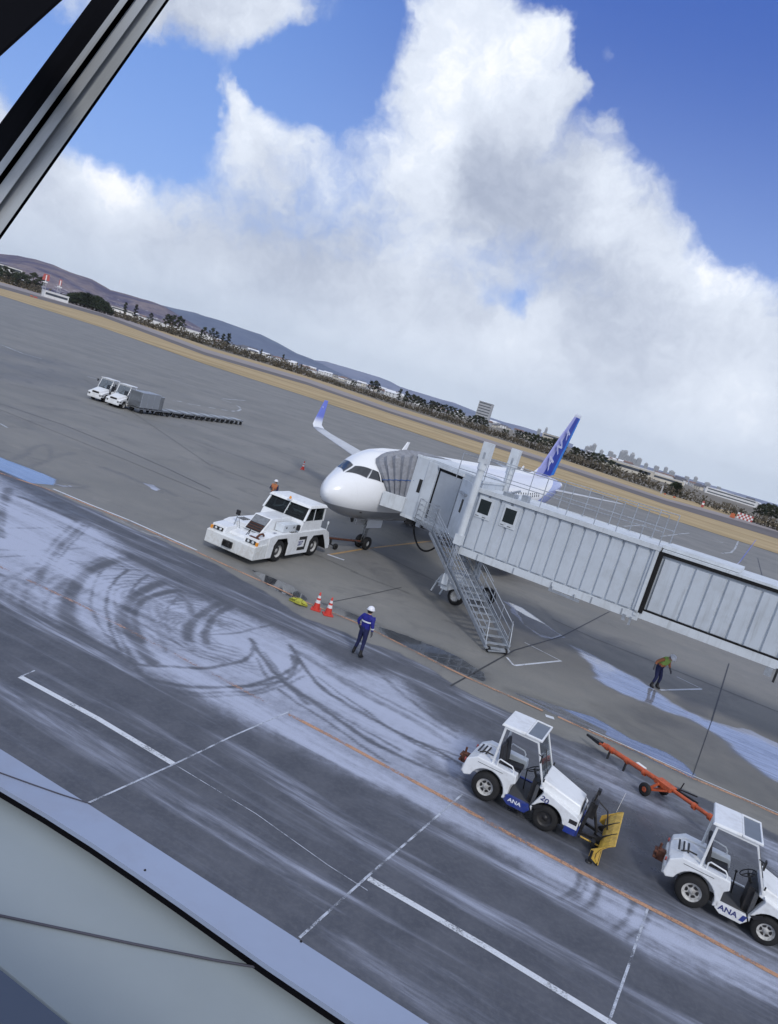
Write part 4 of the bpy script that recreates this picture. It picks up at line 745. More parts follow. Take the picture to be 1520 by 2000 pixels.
s = MB(); a = pl2(2.50, 1.75, 3.5); b_ = pl2(2.98, 2.85, 3.5); s.prism([(a.x, a.y), (b_.x, b_.y), (pl2(6.5, 2.75, 0).x, pl2(6.5, 2.75, 0).y), (pl2(6.5, 2.0, 0).x, pl2(6.5, 2.0, 0).y)], 3.12, 3.9, 0, 'z'); s.build('bumper_apron', 'bridge_light', br, .02)
s = MB(); q0 = pl2(3.3, 2.9, 2.95); q1 = pl2(4.2, 5.2, 2.95)
for uu in (.1, .4, .75): c_ = q0.lerp(q1, uu); s.box(c_.x-.12, c_.x+.25, c_.y, c_.y+.4, 2.6, 2.9)
s.bar(q0+Vector((.2, .5, -.1)), q1+Vector((-.3, .6, -.1)), .2, .16); s.build('underframe', 'black_metal', br)
# drooping power cable
s = MB(); ca = Vector(bl_(1.35, 38.3, 2.9)); cb = Vector(bl_(3.0, 37.2, 2.6)); s.ring([ca.lerp(cb, i/14)+Vector((0, 0, -1.15*(1-(2*i/14-1)**2)**.8)) for i in range(15)], .05, 8); s.build('power_cable', 'tyre', br)
# service landing and stairs
Tt = Vector((2.80, 35.95, 3.02)); Bt = Vector((5.82, 29.42, .22)); dh = Vector((Bt.x-Tt.x, Bt.y-Tt.y, 0)).normalized(); sd_ = Vector((-dh.y, dh.x, 0)); LB = lambda v_: Vector(bl_(v_.x, v_.y, v_.z))
sw_ = .55
land = [LB(Tt+sd_*-.62+dh*.05), LB(Tt+sd_*.9+dh*.05), LB(Tt+sd_*.9-dh*2.1), LB(Tt+sd_*-.62-dh*2.1)]
s = MB(); s.prism([(v_.x, v_.y) for v_ in land], 2.98, 3.06, 0, 'z'); ld = s.build('landing', 'galvanised', br)
st_ = MB()
for sg in (-1, 1):
    o_ = sd_*sw_*sg; st_.bar(LB(Tt+o_), LB(Bt+o_), .05, .20); st_.bar(LB(Tt+o_*1.12+Vector((0, 0, .12))), LB(Bt+o_*1.12+Vector((0, 0, .12))), .03, .04)
stairs = st_.build('service_stairs', 'galvanised', br)
s = MB(); nst = 17
for i in range(nst):
    c_ = Tt.lerp(Bt, (i+.5)/nst); a = c_-sd_*sw_; b_ = c_+sd_*sw_; s.bar(LB(a), LB(b_), .20, .03)
s.build('treads', 'galvanised', stairs)
for sg in (-1, 1):
    s = MB(); o_ = sd_*(sw_+.03)*sg
    for hh in (1.0, .68, .36): s.ring([LB(Tt+o_+Vector((0, 0, hh))), LB(Bt+o_-dh*.25+Vector((0, 0, hh)))]+([LB(Bt+o_+Vector((0, 0, .05)))] if hh == 1.0 else []), .02, 6)
    for i in range(8):
        c_ = Tt.lerp(Bt, .02+i/7*.94)+o_; s.ring([LB(c_), LB(c_+Vector((0, 0, 1.0)))], .018, 6)
    s.build('handrail', 'galvanised', stairs)
    s = MB(); o2 = sd_*(sw_+.14)*sg        # second, sliding set of rails of the telescoping flight
    for hh in (.95, .55): s.ring([LB(Tt+o2+Vector((0, 0, hh))), LB(Tt.lerp(Bt, .62)+o2+Vector((0, 0, hh)))], .018, 6)
    s.bar(LB(Tt+o2-Vector((0, 0, .1))), LB(Tt.lerp(Bt, .62)+o2-Vector((0, 0, .1))), .04, .14); s.build('sliding_rail', 'galvanised', stairs)
for sg in (-1, 1):
    c_ = LB(Bt+sd_*.42*sg+dh*.05); d2 = LB(Bt+dh)-LB(Bt); an = math.atan2(d2.y, d2.x)
    MB().lathe([(.03, -.05), (.1, -.05), (.12, -.03), (.12, .03), (.1, .05), (.03, .05)], 16).tf(Matrix.Translation((c_.x, c_.y, .12)) @ Matrix.Rotation(an, 4, 'Z')).build('caster_wheel', 'tyre', stairs)
s = MB(); s.bar(LB(Bt-sd_*.6+dh*.02-Vector((0, 0, .05))), LB(Bt+sd_*.6+dh*.02-Vector((0, 0, .05))), .16, .06); s.bar(LB(Bt-sd_*.55+dh*.25-Vector((0, 0, .1))), LB(Bt+sd_*.55+dh*.1-Vector((0, 0, .1))), .05, .05); s.build('foot_frame', 'galvanised', stairs)
lv = [Vector((*v_[:2], 3.06)) if False else Vector((v_.x, v_.y, 3.06)) for v_ in land]
m0 = lv[0].lerp(lv[3], .0)
railing([lv[0], lv[0].lerp(lv[3], .33), lv[0].lerp(lv[3], .66), lv[3]], 1.1, 'landing_rail', ld, mids=(.25, .5, .75), r=.018)
railing([lv[1], lv[1].lerp(lv[2], .5), lv[2]], 1.1, 'landing_rail', ld, mids=(.25, .5, .75), r=.018)
railing([lv[3], lv[3].lerp(lv[2], .5), lv[2]], 1.1, 'landing_rail', ld, mids=(.25, .5, .75), r=.018)
railing([lv[0], lv[0].lerp(lv[1], .06)], 1.1, 'landing_rail', ld, mids=(.25, .5, .75), r=.018)
railing([lv[0].lerp(lv[3], .5)+Vector((.0, 0, 0)), lv[0].lerp(lv[3], .5)+(lv[1]-lv[0])*.5, lv[1].lerp(lv[2], .5)], 1.1, 'landing_rail', ld, mids=(.2, .4, .6, .8), r=.014)
s = MB(); q_ = lv[3].lerp(lv[2], .5)
for k in range(3): c_ = lv[3].lerp(lv[2], .2+.3*k); s.box(c_.x-.12, c_.x+.12, c_.y-.1, c_.y+.1, 2.7, 2.97)
s.build('bracket', 'galvanised', ld)
s = MB(); s.box(1.05, 1.6, .3, .9, 5.88, 6.08); s.box(1.9, 2.2, .4, .8, 5.9, 6.2); s.ring([(1.3, .6, 6.08), (1.7, .6, 6.3)], .05, 8); s.build('roof_equipment', 'galvanised', br)
# ================================================================ vehicles
def wheel(parent, c_, r_, w_, out, rim_m='rim_white', slots=6, rr=.58, name='wheel'):
    """out = +1/-1: which y side faces outwards"""
    T_ = Matrix.Translation(c_)
    h = w_/2; s = MB(); s.lathe([(r_*rr, -h), (r_*.86, -h*1.08), (r_*.97, -h*.8), (r_, -h*.55), (r_, h*.55), (r_*.97, h*.8), (r_*.86, h*1.08), (r_*rr, h)], 32).tf(T_)
    ty = s.build(name, 'tyre', parent)
    s = MB(); k = out
    s.lathe([(0, k*h*.55), (r_*.14, k*h*.6), (r_*.15, k*h*.45), (r_*.30, k*h*.35), (r_*.44, k*h*.55), (r_*.52, k*h*.50), (r_*.56, k*h*.95), (r_*.62, k*h*1.0), (r_*.60, -k*h*.5)], 28)
    rm = s.tf(T_).build('rim', rim_m, ty)
    s = MB()
    for i in range(slots):
        a = 2*math.pi*i/slots; s.disc((0, 0, 0), .052*r_/.36, 8); 
        s.v[-8:] = [(v_[0]+r_*.36*math.cos(a), k*(h*.50), v_[2]+r_*.36*math.sin(a)) for v_ in s.v[-8:]]
    s.tf(T_).build('rim_holes', 'black_metal', rm)
    return ty
def arch_poly(pts, cx, cz, r_, a0, a1, n=12):
    """pts then an arc cut"""
    return pts+[(cx+r_*math.cos(R(a0+(a1-a0)*i/n)), cz+r_*math.sin(R(a0+(a1-a0)*i/n))) for i in range(n+1)]
def make_tractor(loc, rz, label, cat, group, sill='white', num=None, plough=False, lowered=True, letters=True):
    t_ = thing('baggage_tractor', loc, rz, label, cat, group)
    WP = 'white_paint'; WB = 1.55
    HW = .66
    # rear body
    s = MB()
    for sg in (-1, 1):
        y0, y1 = (sg*HW, sg*.40) if sg < 0 else (.40, HW)
        s.prism(arch_poly([(.44, .30), (.56, .34), (.56, .70), (.66, .78), (.62, .98), (-.40, 1.00), (-.64, .84), (-.68, .50), (-.60, .42)], 0, .36, .455, 165, 8), y0, y1)
    s.prism([(-.66, .50), (-.66, .80), (-.40, .965), (.10, .965), (.10, .45)], -.395, .395)
    s.prism([(.10, .45), (.10, .70), (.55, .70), (.55, .45)], -.395, .395)
    s.build('rear_body', WP, t_, .025)
    s = MB(); s.prism([(-.70, .44), (-.70, .62), (-.62, .66), (-.60, .44)], -.60, .60); s.build('rear_bumper', 'grubby_white_paint', t_, .02)
    s = MB()
    for k in range(3): s.box(-.52+.1*k, -.48+.1*k, -.25, .25, .955+.012*k, .975+.005*k)
    s.build('deck_slots', 'black_metal', t_)
    hh = MB(); hh.box(-.88, -.69, -.09, .09, .42, .66); hh.ring([(-.84, 0, .40), (-.84, 0, .80)], .03, 8); hh.box(-.94, -.86, -.13, .13, .45, .50); hh.box(-.94, -.86, -.13, .13, .58, .63); hh.build('tow_hitch', 'rusty', t_, .01)
    for sg in (-1, 1): MB().lathe([(.0, -.02), (.045, -.015), (.045, .02)], 12, (-.695, sg*.5, .74), 'x').build('tail_lamp', 'signal_red', t_)
    # floor, sill, step
    s = MB(); s.box(.55, 1.22, -.60, .60, .38, .43); s.box(1.12, 1.20, -.55, .55, .43, .95); s.build('floor', 'floor_grey', t_)
    for sg in (-1, 1): MB().prism([(.50, .30), (.62, .22), (1.06, .22), (1.16, .34), (1.10, .46), (.50, .46)], sg*HW if sg < 0 else .58, -.58 if sg < 0 else HW).build('sill', 'blue_paint' if sill == 'blue' else WP, t_, .01)
    # front apron
    s = MB()
    for sg in (-1, 1):
        y0, y1 = (-HW, -.44) if sg < 0 else (.44, HW)
        s.prism(arch_poly([(1.20, .34), (1.14, .44), (1.34, .90), (1.30, .98), (2.22, .72), (2.30, .66), (2.30, .40), (2.00, .40)], WB+.02, .31, .40, 14, 162), y0, y1)
    s.prism([(2.10, .40), (2.10, .70), (2.30, .66), (2.30, .40)], -.44, .44); s.build('front_body', WP, t_, .02)
    s = MB(); hw = .50
    s.hexa([(1.20, -hw-.06, .92), (2.26, -hw+.02, .64), (2.26, hw-.02, .64), (1.20, hw+.06, .92), (1.22, -hw-.02, 1.16), (2.22, -hw+.10, .90), (2.22, hw-.10, .90), (1.22, hw+.02, 1.16)]); s.build('bonnet', WP, t_, .03)
    s = MB(); s.hexa([(1.5, -.52, .86), (2.2, -.47, .68), (2.2, .47, .68), (1.5, .52, .86), (1.5, -.535, .875), (2.2, -.485, .695), (2.2, .485, .695), (1.5, .535, .875)]); s.build('bonnet_seam', 'black_metal', t_)
    MB().box(2.301, 2.34, -.62, .62, .26, .42).build('front_bumper', 'blue_paint' if sill == 'blue' else WP, t_, .01)
    if sill == 'blue':
        for sg in (-1, 1): MB().box(2.02, 2.30, sg*.663-.004, sg*.663+.004, .27, .42).build('side_band', 'blue_paint', t_)
    for sg in (-1, 1):
        hl = MB(); hl.box(2.302, 2.318, sg*.53-.10, sg*.53+.10, .48, .62); hb = hl.build('headlight', 'black_metal', t_); MB().lathe([(0, .02), (.045, .015), (.05, 0)], 14, (2.318, sg*.55, .55), 'x').build('lens', 'lamp_lens', hb)
        MB().box(2.08, 2.27, sg*.663-.003, sg*.663+.003, .52, .62).build('side_lamp', 'black_metal', t_)
    g_ = MB(); g_.box(2.245, 2.262, -.30, .30, .68, .84); g_.build('grille', 'black_metal', t_)
    # cab frame
    s = MB(); YP = .56
    for sg in (-1, 1):
        s.bar((-.02, sg*YP, .96), (-.02+.03, sg*YP*.97, 1.96), .055, .055); s.bar((1.26, sg*YP, 1.0), (.84, sg*YP*.97, 1.94), .042, .042); s.bar((.0, sg*YP*.97, 1.95), (.85, sg*YP*.97, 1.95), .06, .06)
    s.bar((.01, -YP, 1.94), (.01, YP, 1.94), .06, .06); s.bar((.84, -YP, 1.93), (.84, YP, 1.93), .05, .05); s.bar((1.25, -YP, 1.04), (1.25, YP, 1.04), .07, .05); s.build('cab_frame', WP, t_, .01)
    s = MB(); s.hexa([(-.10, -.60, 1.97), (.50, -.60, 1.985), (.50, .60, 1.985), (-.10, .60, 1.97), (-.08, -.57, 2.03), (.50, -.57, 2.045), (.50, .57, 2.045), (-.08, .57, 2.03)])
    for a in ((.50, .93, -.60, -.53), (.50, .93, .53, .60), (.50, .545, -.53, .53), (.885, .93, -.53, .53)): s.box(*a, 1.985, 2.04)
    s.build('roof', WP, t_, .015)
    MB().box(.545, .885, -.53, .53, 2.005, 2.02).build('skylight', 'roof_glass', t_)
    s = MB(); s.hexa([(1.235, -.53, 1.06), (1.245, -.53, 1.06), (1.245, .53, 1.06), (1.235, .53, 1.06), (.845, -.51, 1.91), (.855, -.51, 1.91), (.855, .51, 1.91), (.845, .51, 1.91)]); s.build('windscreen', 'clear_glass', t_)
    s = MB(); s.ring([(1.26, -.12, 1.08), (1.12, -.05, 1.38), (1.0, .1, 1.62)], .012, 6); s.build('wiper', 'black_metal', t_)
    s = MB(); s.ring([(.95, -.60, 1.70), (1.06, -.72, 1.72)], .012, 6); s.box(1.04, 1.07, -.82, -.70, 1.60, 1.80); s.build('mirror', 'black_metal', t_)
    # seats
    for yy in (-.22, .26):
        s = MB(); s.hexa([(.16, yy-.2, .72), (.60, yy-.2, .74), (.60, yy+.2, .74), (.16, yy+.2, .72), (.16, yy-.19, .84), (.60, yy-.19, .88), (.60, yy+.19, .88), (.16, yy+.19, .84)])
        st = s.build('seat', 'seat_black', t_, .03)
        s = MB(); s.hexa([(.10, yy-.2, .84), (.20, yy-.2, .84), (.20, yy+.2, .84), (.10, yy+.2, .84), (.0, yy-.17, 1.42), (.08, yy-.17, 1.44), (.08, yy+.17, 1.44), (.0, yy+.17, 1.42)]); s.build('backrest', 'seat_black', st, .03)
    s = MB(); s.ring([(1.14, -.22, .80), (.93, -.22, 1.15)], .03, 8); cc = Vector((.92, -.22, 1.16)); nv = Vector((-.5, 0, .86)).normalized(); e1 = Vector((0, 1, 0)); e2 = nv.cross(e1)
    s.ring([cc+(e1*math.cos(a)+e2*math.sin(a))*.17 for a in [2*math.pi*i/20 for i in range(20)]], .014, 6, closed=True, cap=False)
    for a in (0, 2.1, 4.2): s.ring([cc, cc+(e1*math.cos(a)+e2*math.sin(a))*.17], .012, 5)
    s.build('steering_wheel', 'black_metal', t_)
    s = MB(); s.box(1.0, 1.14, -.45, -.02, .43, 1.0); s.ring([(.8, .02, .45), (.74, .02, .95)], .015, 6); s.sphere((.74, .02, .97), .03); s.build('controls', 'black_metal', t_)
    s = MB(); s.ring([(.10, -.60, .98), (.10, -.60, 1.13), (.14, -.60, 1.17), (.46, -.60, 1.13), (.52, -.60, 1.06), (.52, -.60, .98)], .018, 8); s.build('grab_rail', WP, t_)
    s = MB(); s.ring([(.10, .60, .98), (.10, .60, 1.13), (.14, .60, 1.17), (.46, .60, 1.13), (.52, .60, 1.06), (.52, .60, .98)], .018, 8); s.build('grab_rail', WP, t_)
    s = MB(); s.prism([(1.16, .50), (1.38, .62), (1.42, .56), (1.26, .45)], -.667, -.661); s.build('step_cutout', 'black_metal', t_)
    s = MB(); s.box(-.3, 1.9, -.32, .32, .22, .42); s.ring([(0, -.5, .36), (0, .5, .36)], .06, 8); s.ring([(WB, -.5, .31), (WB, .5, .31)], .05, 8); s.build('chassis', 'black_metal', t_)
    for sg in (-1, 1):
        wheel(t_, (0, sg*.54, .36), .36, .23, sg); wheel(t_, (WB, sg*.53, .31), .31, .20, sg, rim_m='rim_white' if num is None else 'black_metal')
    s = MB(); s.ring([(-.45, -.30, .98), (-.30, -.32, 1.06), (-.12, -.20, 1.0)], .018, 6); s.build('hose', 'black_metal', t_)
    for sg in (-1, 1): MB().box(-.35, .30, sg*.6625-.0035, sg*.6625+.0035, .885, .893).build('panel_seam', 'black_metal', t_); MB().ring([(1.25, sg*.585, 1.12), (1.25, sg*.60, 1.20)], .018, 6).build('hinge', 'black_metal', t_)
    if letters:
        if sill == 'blue': text_part('lettering', 'ANA', .13, frame_M((.78, -.664, .36), (1, 0, 0), (0, 0, 1)), 'white_letter', t_, sx=1.2)
        else:
            text_part('lettering', 'ANA', .165, frame_M((.76, -.664, .36), (1, 0, 0), (0, 0, 1)), 'navy_letter', t_, sx=1.1); MB().prism([(1.0, .29), (1.09, .29), (1.14, .43), (1.05, .43)], -.667, -.662).build('livery_flash', 'blue_paint', t_)
    if num: text_part('fleet_number', num, .17, frame_M((1.42, -.664, .76), (1, 0, -.28), (.28, 0, 1)), 'navy_letter', t_, sx=1.2)
    if plough:
        pl_ = MB()
        for sg in (-1, 1):
            pl_.bar((2.36, sg*.30, .24), (2.44, sg*.24, 1.02), .07, .07); pl_.bar((2.36, sg*.30, .26), (2.98, sg*.14, .24), .07, .07)
        pl_.bar((2.38, -.3, .5), (2.38, .3, .5), .06); pl_.bar((2.44, -.24, 1.02), (2.44, .24, 1.02), .08); pl_.box(2.38, 2.56, -.16, .16, .62, 1.0); pl_.ring([(2.47, -.05, .95), (2.72, .0, .30)], .035, 8)
        pl_.ring([(2.44, .2, 1.0), (2.80, .16, .84), (2.95, .14, .34)], .02, 6); pl_.box(2.34, 2.42, -.34, .34, .22, .34)
        pf = pl_.build('plough_frame', 'black_metal', t_, .005)
        s = MB(); s.ring([(2.44, -.1, 1.0), (2.46, -.14, 1.28)], .025, 6); s.box(2.44, 2.52, -.21, -.07, 1.26, 1.38); s.build('work_lamp', 'black_metal', pf)
        MB().ring([(2.42, .36, .20), (3.0, .22, .16)], .022, 6).build('link_rod', 'yellow_paint', pf); MB().ring([(2.42, -.36, .20), (3.0, -.26, .14)], .022, 6).build('link_rod', 'yellow_paint', pf)
        # curved mouldboard between two measured ends
        TI = (Matrix.Translation((loc[0], loc[1], 0)) @ Matrix.Rotation(rz, 4, 'Z')).inverted(); A_ = TI @ Vector((*(6.832,15.715), 0)); B_ = TI @ Vector((*(7.531,17.499), 0)); d = (B_-A_).normalized(); n_ = Vector((d.y, -d.x, 0))
        s = MB(); prof = [(-.0, .03), (-.09, .14), (-.10, .27), (-.04, .41), (.08, .54), (.20, .62)]
        s.v = []
        for P0 in (A_, B_):
            for o_, z_ in prof: v_ = P0+n_*o_; s.v.append((v_.x, v_.y, z_))
            for o_, z_ in prof[::-1]: v_ = P0+n_*(o_+.018); s.v.append((v_.x, v_.y, z_))
        m_ = 12; s.f = [(k, (k+1) % m_, m_+(k+1) % m_, m_+k) for k in range(m_)]+[tuple(range(m_)), tuple(range(2*m_-1, m_-1, -1))]; s.mi = [0]*len(s.f); s.sm = [False]*len(s.f)
        bl = s.build('plough_blade', 'yellow_paint', pf)
        for u in (.0, .33, .66, .985):
            s = MB(); c_ = A_+d*(u*(B_-A_).length)
            s.v = []
            for w_ in (0, .035):
                for o_, z_ in prof: v_ = c_+d*w_+n_*(o_-.015); s.v.append((v_.x, v_.y, z_))
                v_ = c_+d*w_+n_*-.24; s.v += [(v_.x, v_.y, .30), (v_.x, v_.y, .14)]
            s.f = [tuple(range(8)), tuple(range(15, 7, -1))]+[(k, k+8, (k+1) % 8+8, (k+1) % 8) for k in range(8)]; s.mi = [0]*len(s.f); s.sm = [False]*len(s.f)
            s.build('blade_rib', 'black_metal' if u in (.33, .66) else 'yellow_paint', bl)
        s = MB(); c0 = A_+d*.45+n_*-.24; c1 = B_-d*.45+n_*-.24; s.bar((c0.x, c0.y, .2), (c1.x, c1.y, .2), .09, .12); s.bar((2.95, -.1, .24), ((c0.x+c1.x)/2, (c0.y+c1.y)/2, .24), .16, .1)
        s.bar((A_+n_*-.02).to_tuple()[:2]+(.035,), (B_+n_*-.02).to_tuple()[:2]+(.035,), .03, .07); s.build('blade_carrier', 'black_metal', pf)
        e_ = B_+n_*.05; MB().ring([(e_.x, e_.y, .55), (e_.x+.05, e_.y, 1.1)], .006, 5).build('marker_rod', 'signal_white', pf)
        s = MB(); e_ = A_+n_*-.2; s.ring([(e_.x, e_.y, .02), (e_.x, e_.y, .3)], .03, 8); s.lathe([(0, 0), (.08, .0), (.08, .02), (0, .04)], 10, (e_.x, e_.y, 0), 'z'); s.build('skid_foot', 'black_metal', pf)
    return t_
HT = R(-22.6)
make_tractor((4.43, 17.70), HT, 'white baggage tractor number 20 fitted with a yellow snow plough blade', 'tractor', 'white tractors on the apron', 'blue', '20', True)
make_tractor((8.99, 15.77), R(-22.8), 'white open-sided baggage tractor without a plough, cut by the right edge', 'tractor', 'white tractors on the apron')
# far pair of tractors
a = Vector((-27.543,69.537)); b_ = Vector((-27.114,72.461)); fwd = (a-b_).normalized(); hd = math.atan2(fwd.y, fwd.x); lf = Vector((-fwd.y, fwd.x))
o1 = b_-lf*.55; t1 = make_tractor((o1.x, o1.y), hd, 'distant white tractor coupled to the container cart', 'tractor', 'white tractors on the apron', letters=False)
b2 = Vector((-29.191,73.152)); o2 = b2-lf*.55
t2 = make_tractor((o2.x, o2.y), hd, 'distant white tractor furthest left, half behind another white tractor', 'tractor', 'white tractors on the apron', letters=False)
for t_ in (t1, t2): t_.scale = (1.15, 1.15, 1.1)
# container cart and string of empty dollies
def make_dolly(loc, rz, label, cat, group, L_=1.9, name='baggage_dolly'):
    t_ = thing(name, loc, rz, label, cat, group)
    s = MB(); s.box(-L_/2, L_/2, -.7, .7, .42, .52); s.build('bed', 'strut_metal', t_, .01)
    s = MB()
    for x in (-.6, -.2, .2, .6): s.ring([(x*L_/1.9, -.66, .56), (x*L_/1.9, .66, .56)], .045, 8)
    s.build('rollers', 'galvanised', t_)
    for x in (-.62, .62):
        for y in (-.55, .55): MB().lathe([(.05, -.06), (.2, -.07), (.22, -.03), (.22, .03), (.2, .07), (.05, .06)], 14, (x*L_/1.9, y, .22)).build('wheel', 'tyre', t_)
    MB().bar((L_/2, 0, .35), (L_/2+.5, 0, .33), .06).build('drawbar', 'black_metal', t_)
    return t_
pa = Vector((-25.925,71.965)); pb = Vector((-20.372,89.438)); d = (pa-pb).normalized(); an = math.atan2(d.y, d.x); nd = 9; step = (pa-pb).length/nd
first = None; wds = ['nearest the container cart', 'second behind the container cart', 'third behind the container cart', 'fourth behind the container cart', 'fourth from the tail end of the string', 'third from the tail end of the string', 'second from the tail end of the string', 'last at the tail end of the string']
for i in range(nd-1):
    c_ = pa-d*step*(i+1.45)
    if first is None: o = first = make_dolly((c_.x, c_.y), an, '', 'dolly', 'empty dollies in a string', step-.55)
    else: o = copy_tree(first)
    o.location = (c_.x, c_.y, 0); tag(o, 'low empty baggage dolly, '+wds[i], 'dolly', 'empty dollies in a string')
c_ = pa-d*step*.25; cart = make_dolly((c_.x, c_.y), an, 'low flat cart carrying a grey container behind the far tractor', 'cart', None, 3.6, 'container_cart')
ct = thing('cargo_container', (c_.x, c_.y, .6), an, 'grey metal air cargo container riding on the flat cart', 'container')
s = MB(); s.box(-1.0, 1.75, -.72, .72, .0, 1.45); s.build('container_body', 'engine_grey', ct, .02)
s = MB()
for x in (-1.0, -.1, .8, 1.72): s.box(x-.02, x+.03, -.74, .74, .0, 1.47)
s.build('container_ribs', 'galvanised', ct); MB().box(-1.7, -1.02, -.7, .7, .0, 1.3).build('end_frame', 'strut_metal', ct, .02)
# ================================================================ tow tractor (local x forward, +y = side seen)
TO = Vector((-6.245, 31.45, 0)); TA = R(248.5)
tug = thing('tow_tractor', TO, TA, 'large white airliner tow tractor with a glazed cab, hitched to the nose wheel', 'tow tractor')
s = MB(); W2 = 1.30
s.prism([(-.02, .28), (0, .32), (0, .86), (-.12, .90), (-1.0, .96), (-1.05, .28)], -W2, W2); s.build('bumper', 'grubby_white_paint', tug, .02)
s = MB(); s.prism([(-.20, .90), (-.28, 1.16), (-1.05, 1.24), (-1.05, .96), (-.3, .9)], -W2+.05, -.50); s.prism([(-.20, .90), (-.28, 1.16), (-1.05, 1.24), (-1.05, .96), (-.3, .9)], .50, W2-.05); s.prism([(-.45, .88), (-.62, 1.02), (-1.05, 1.10), (-1.05, .9)], -.5, .5); s.build('lamp_housing', 'white_paint', tug, .02)
s = MB(); s.box(-6.9, -1.05, -.80, .80, .45, 1.12)
FA, RA, WR = -2.12, -5.42, .52
for sg in (-1, 1):
    y0, y1 = (-W2, -.80) if sg < 0 else (.80, W2)
    # side body between and round the two angular wheel openings
    s.prism([(-1.05, .28), (-1.05, 1.24), (-1.45, 1.34), (-1.45, .28)], y0, y1)
    s.prism([(-1.45, .28), (-1.45, 1.34), (-2.85, 1.36), (-2.85, .28), (-2.78, .28), (-2.78, .85), (-2.55, 1.14), (-1.75, 1.14), (-1.53, .85), (-1.50, .28)], y0, y1)
    s.prism([(-2.85, .28), (-2.85, 1.36), (-4.70, 1.38), (-4.70, .28)], y0, y1)
    s.prism([(-4.70, .28), (-4.70, 1.38), (-6.20, 1.38), (-6.6, 1.2), (-6.98, .60), (-6.98, .32), (-6.7, .32), (-6.3, .85), (-6.05, 1.12), (-5.05, 1.12), (-4.78, .85), (-4.75, .28)], y0, y1)
s.box(-6.2, -4.7, -.8, .8, 1.12, 1.36); s.box(-4.7, -1.45, -.8, .8, 1.12, 1.34); s.box(-7.0, -6.2, -.8, .8, .5, 1.1); s.build('body', 'white_paint', tug, .015)
s = MB()
for sg in (-1, 1):
    for ax_ in (FA, RA): s.box(ax_-.7, ax_+.64, min(sg*.6, sg*.79), max(sg*.6, sg*.79), .28, 1.11)
s.build('wheel_well', 'dark_gap', tug)
for sg in (-1, 1):
    ya, yb = (.79, 1.287) if sg > 0 else (-1.287, -.79)
    for path in ([(-2.765, .28), (-2.765, .845), (-2.545, 1.125), (-1.755, 1.125), (-1.545, .845), (-1.515, .28)], [(-6.68, .33), (-6.29, .84), (-6.045, 1.105), (-5.055, 1.105), (-4.795, .845), (-4.765, .28)]):
        s = MB()
        for p_, q_ in zip(path[:-1], path[1:]):
            cx_ = sum(v_[0] for v_ in path)/len(path); n_ = Vector((q_[1]-p_[1], -(q_[0]-p_[0]))).normalized(); n_ = n_ if n_.dot(Vector((cx_-p_[0], .4-p_[1]))) > 0 else -n_; n_ *= .02
            s.prism([p_, q_, (q_[0]+n_.x, q_[1]+n_.y), (p_[0]+n_.x, p_[1]+n_.y)], ya, yb)
        s.build('arch_liner', 'dark_gap', tug)
for sg in (-1, 1):
    for ax_ in (FA, RA): wheel(tug, (ax_, sg*1.05, WR), WR, .38, sg, slots=8, rr=.55)
s = MB(); s.hexa([(-1.28, -.32, 1.18), (-1.28, .62, 1.18), (-3.7, .62, 1.3), (-3.7, -.32, 1.3), (-1.95, -.32, 1.86), (-1.95, .62, 1.86), (-3.7, .62, 1.90), (-3.7, -.32, 1.90)]); s.build('engine_cover', 'white_paint', tug, .03)
def on_slope(u0, u1, y0, y1, off, thk):   # on the sloping front of the engine cover
    a = Vector((-1.28, 0, 1.18)); b_ = Vector((-1.95, 0, 1.86)); d_ = b_-a; n_ = Vector((-d_.z, 0, d_.x)).normalized()*-1
    p0 = a+d_*u0+n_*off; p1 = a+d_*u1+n_*off; q0 = p0+n_*thk; q1 = p1+n_*thk
    return [(p0.x, y0, p0.z), (p0.x, y1, p0.z), (p1.x, y1, p1.z), (p1.x, y0, p1.z), (q0.x, y0, q0.z), (q0.x, y1, q0.z), (q1.x, y1, q1.z), (q1.x, y0, q1.z)]
gr = MB().hexa(on_slope(.04, .94, -.25, .55, .002, .01)).build('grille', 'black_metal', tug)
for u in (.12, .26, .40): MB().hexa(on_slope(u, u+.035, -.24, .54, .012, .02)).build('grille_bar', 'rusty', gr)
MB().hexa(on_slope(.50, .92, -.24, .54, .012, .012)).build('radiator_mesh', 'strut_metal', gr)
s = MB(); s.box(-3.7, -2.3, .66, 1.12, 1.36, 1.72); s.build('fluid_cabinet', 'bridge_light', tug, .02)
for x in (-2.55, -3.2): MB().lathe([(.0, 0), (.05, .0), (.05, -.03)], 12, (x, 1.13, 1.58)).build('filler_cap', 'black_metal', tug)
for k in range(4):
    MB().box(-2.95-.16*k, -2.88-.16*k, .9, 1.27, 1.362, 1.375).build('deck_louvre', 'black_metal', tug); MB().box(-1.9-.16*k, -1.83-.16*k, -1.15, -.75, 1.35, 1.365).build('deck_louvre', 'black_metal', tug)
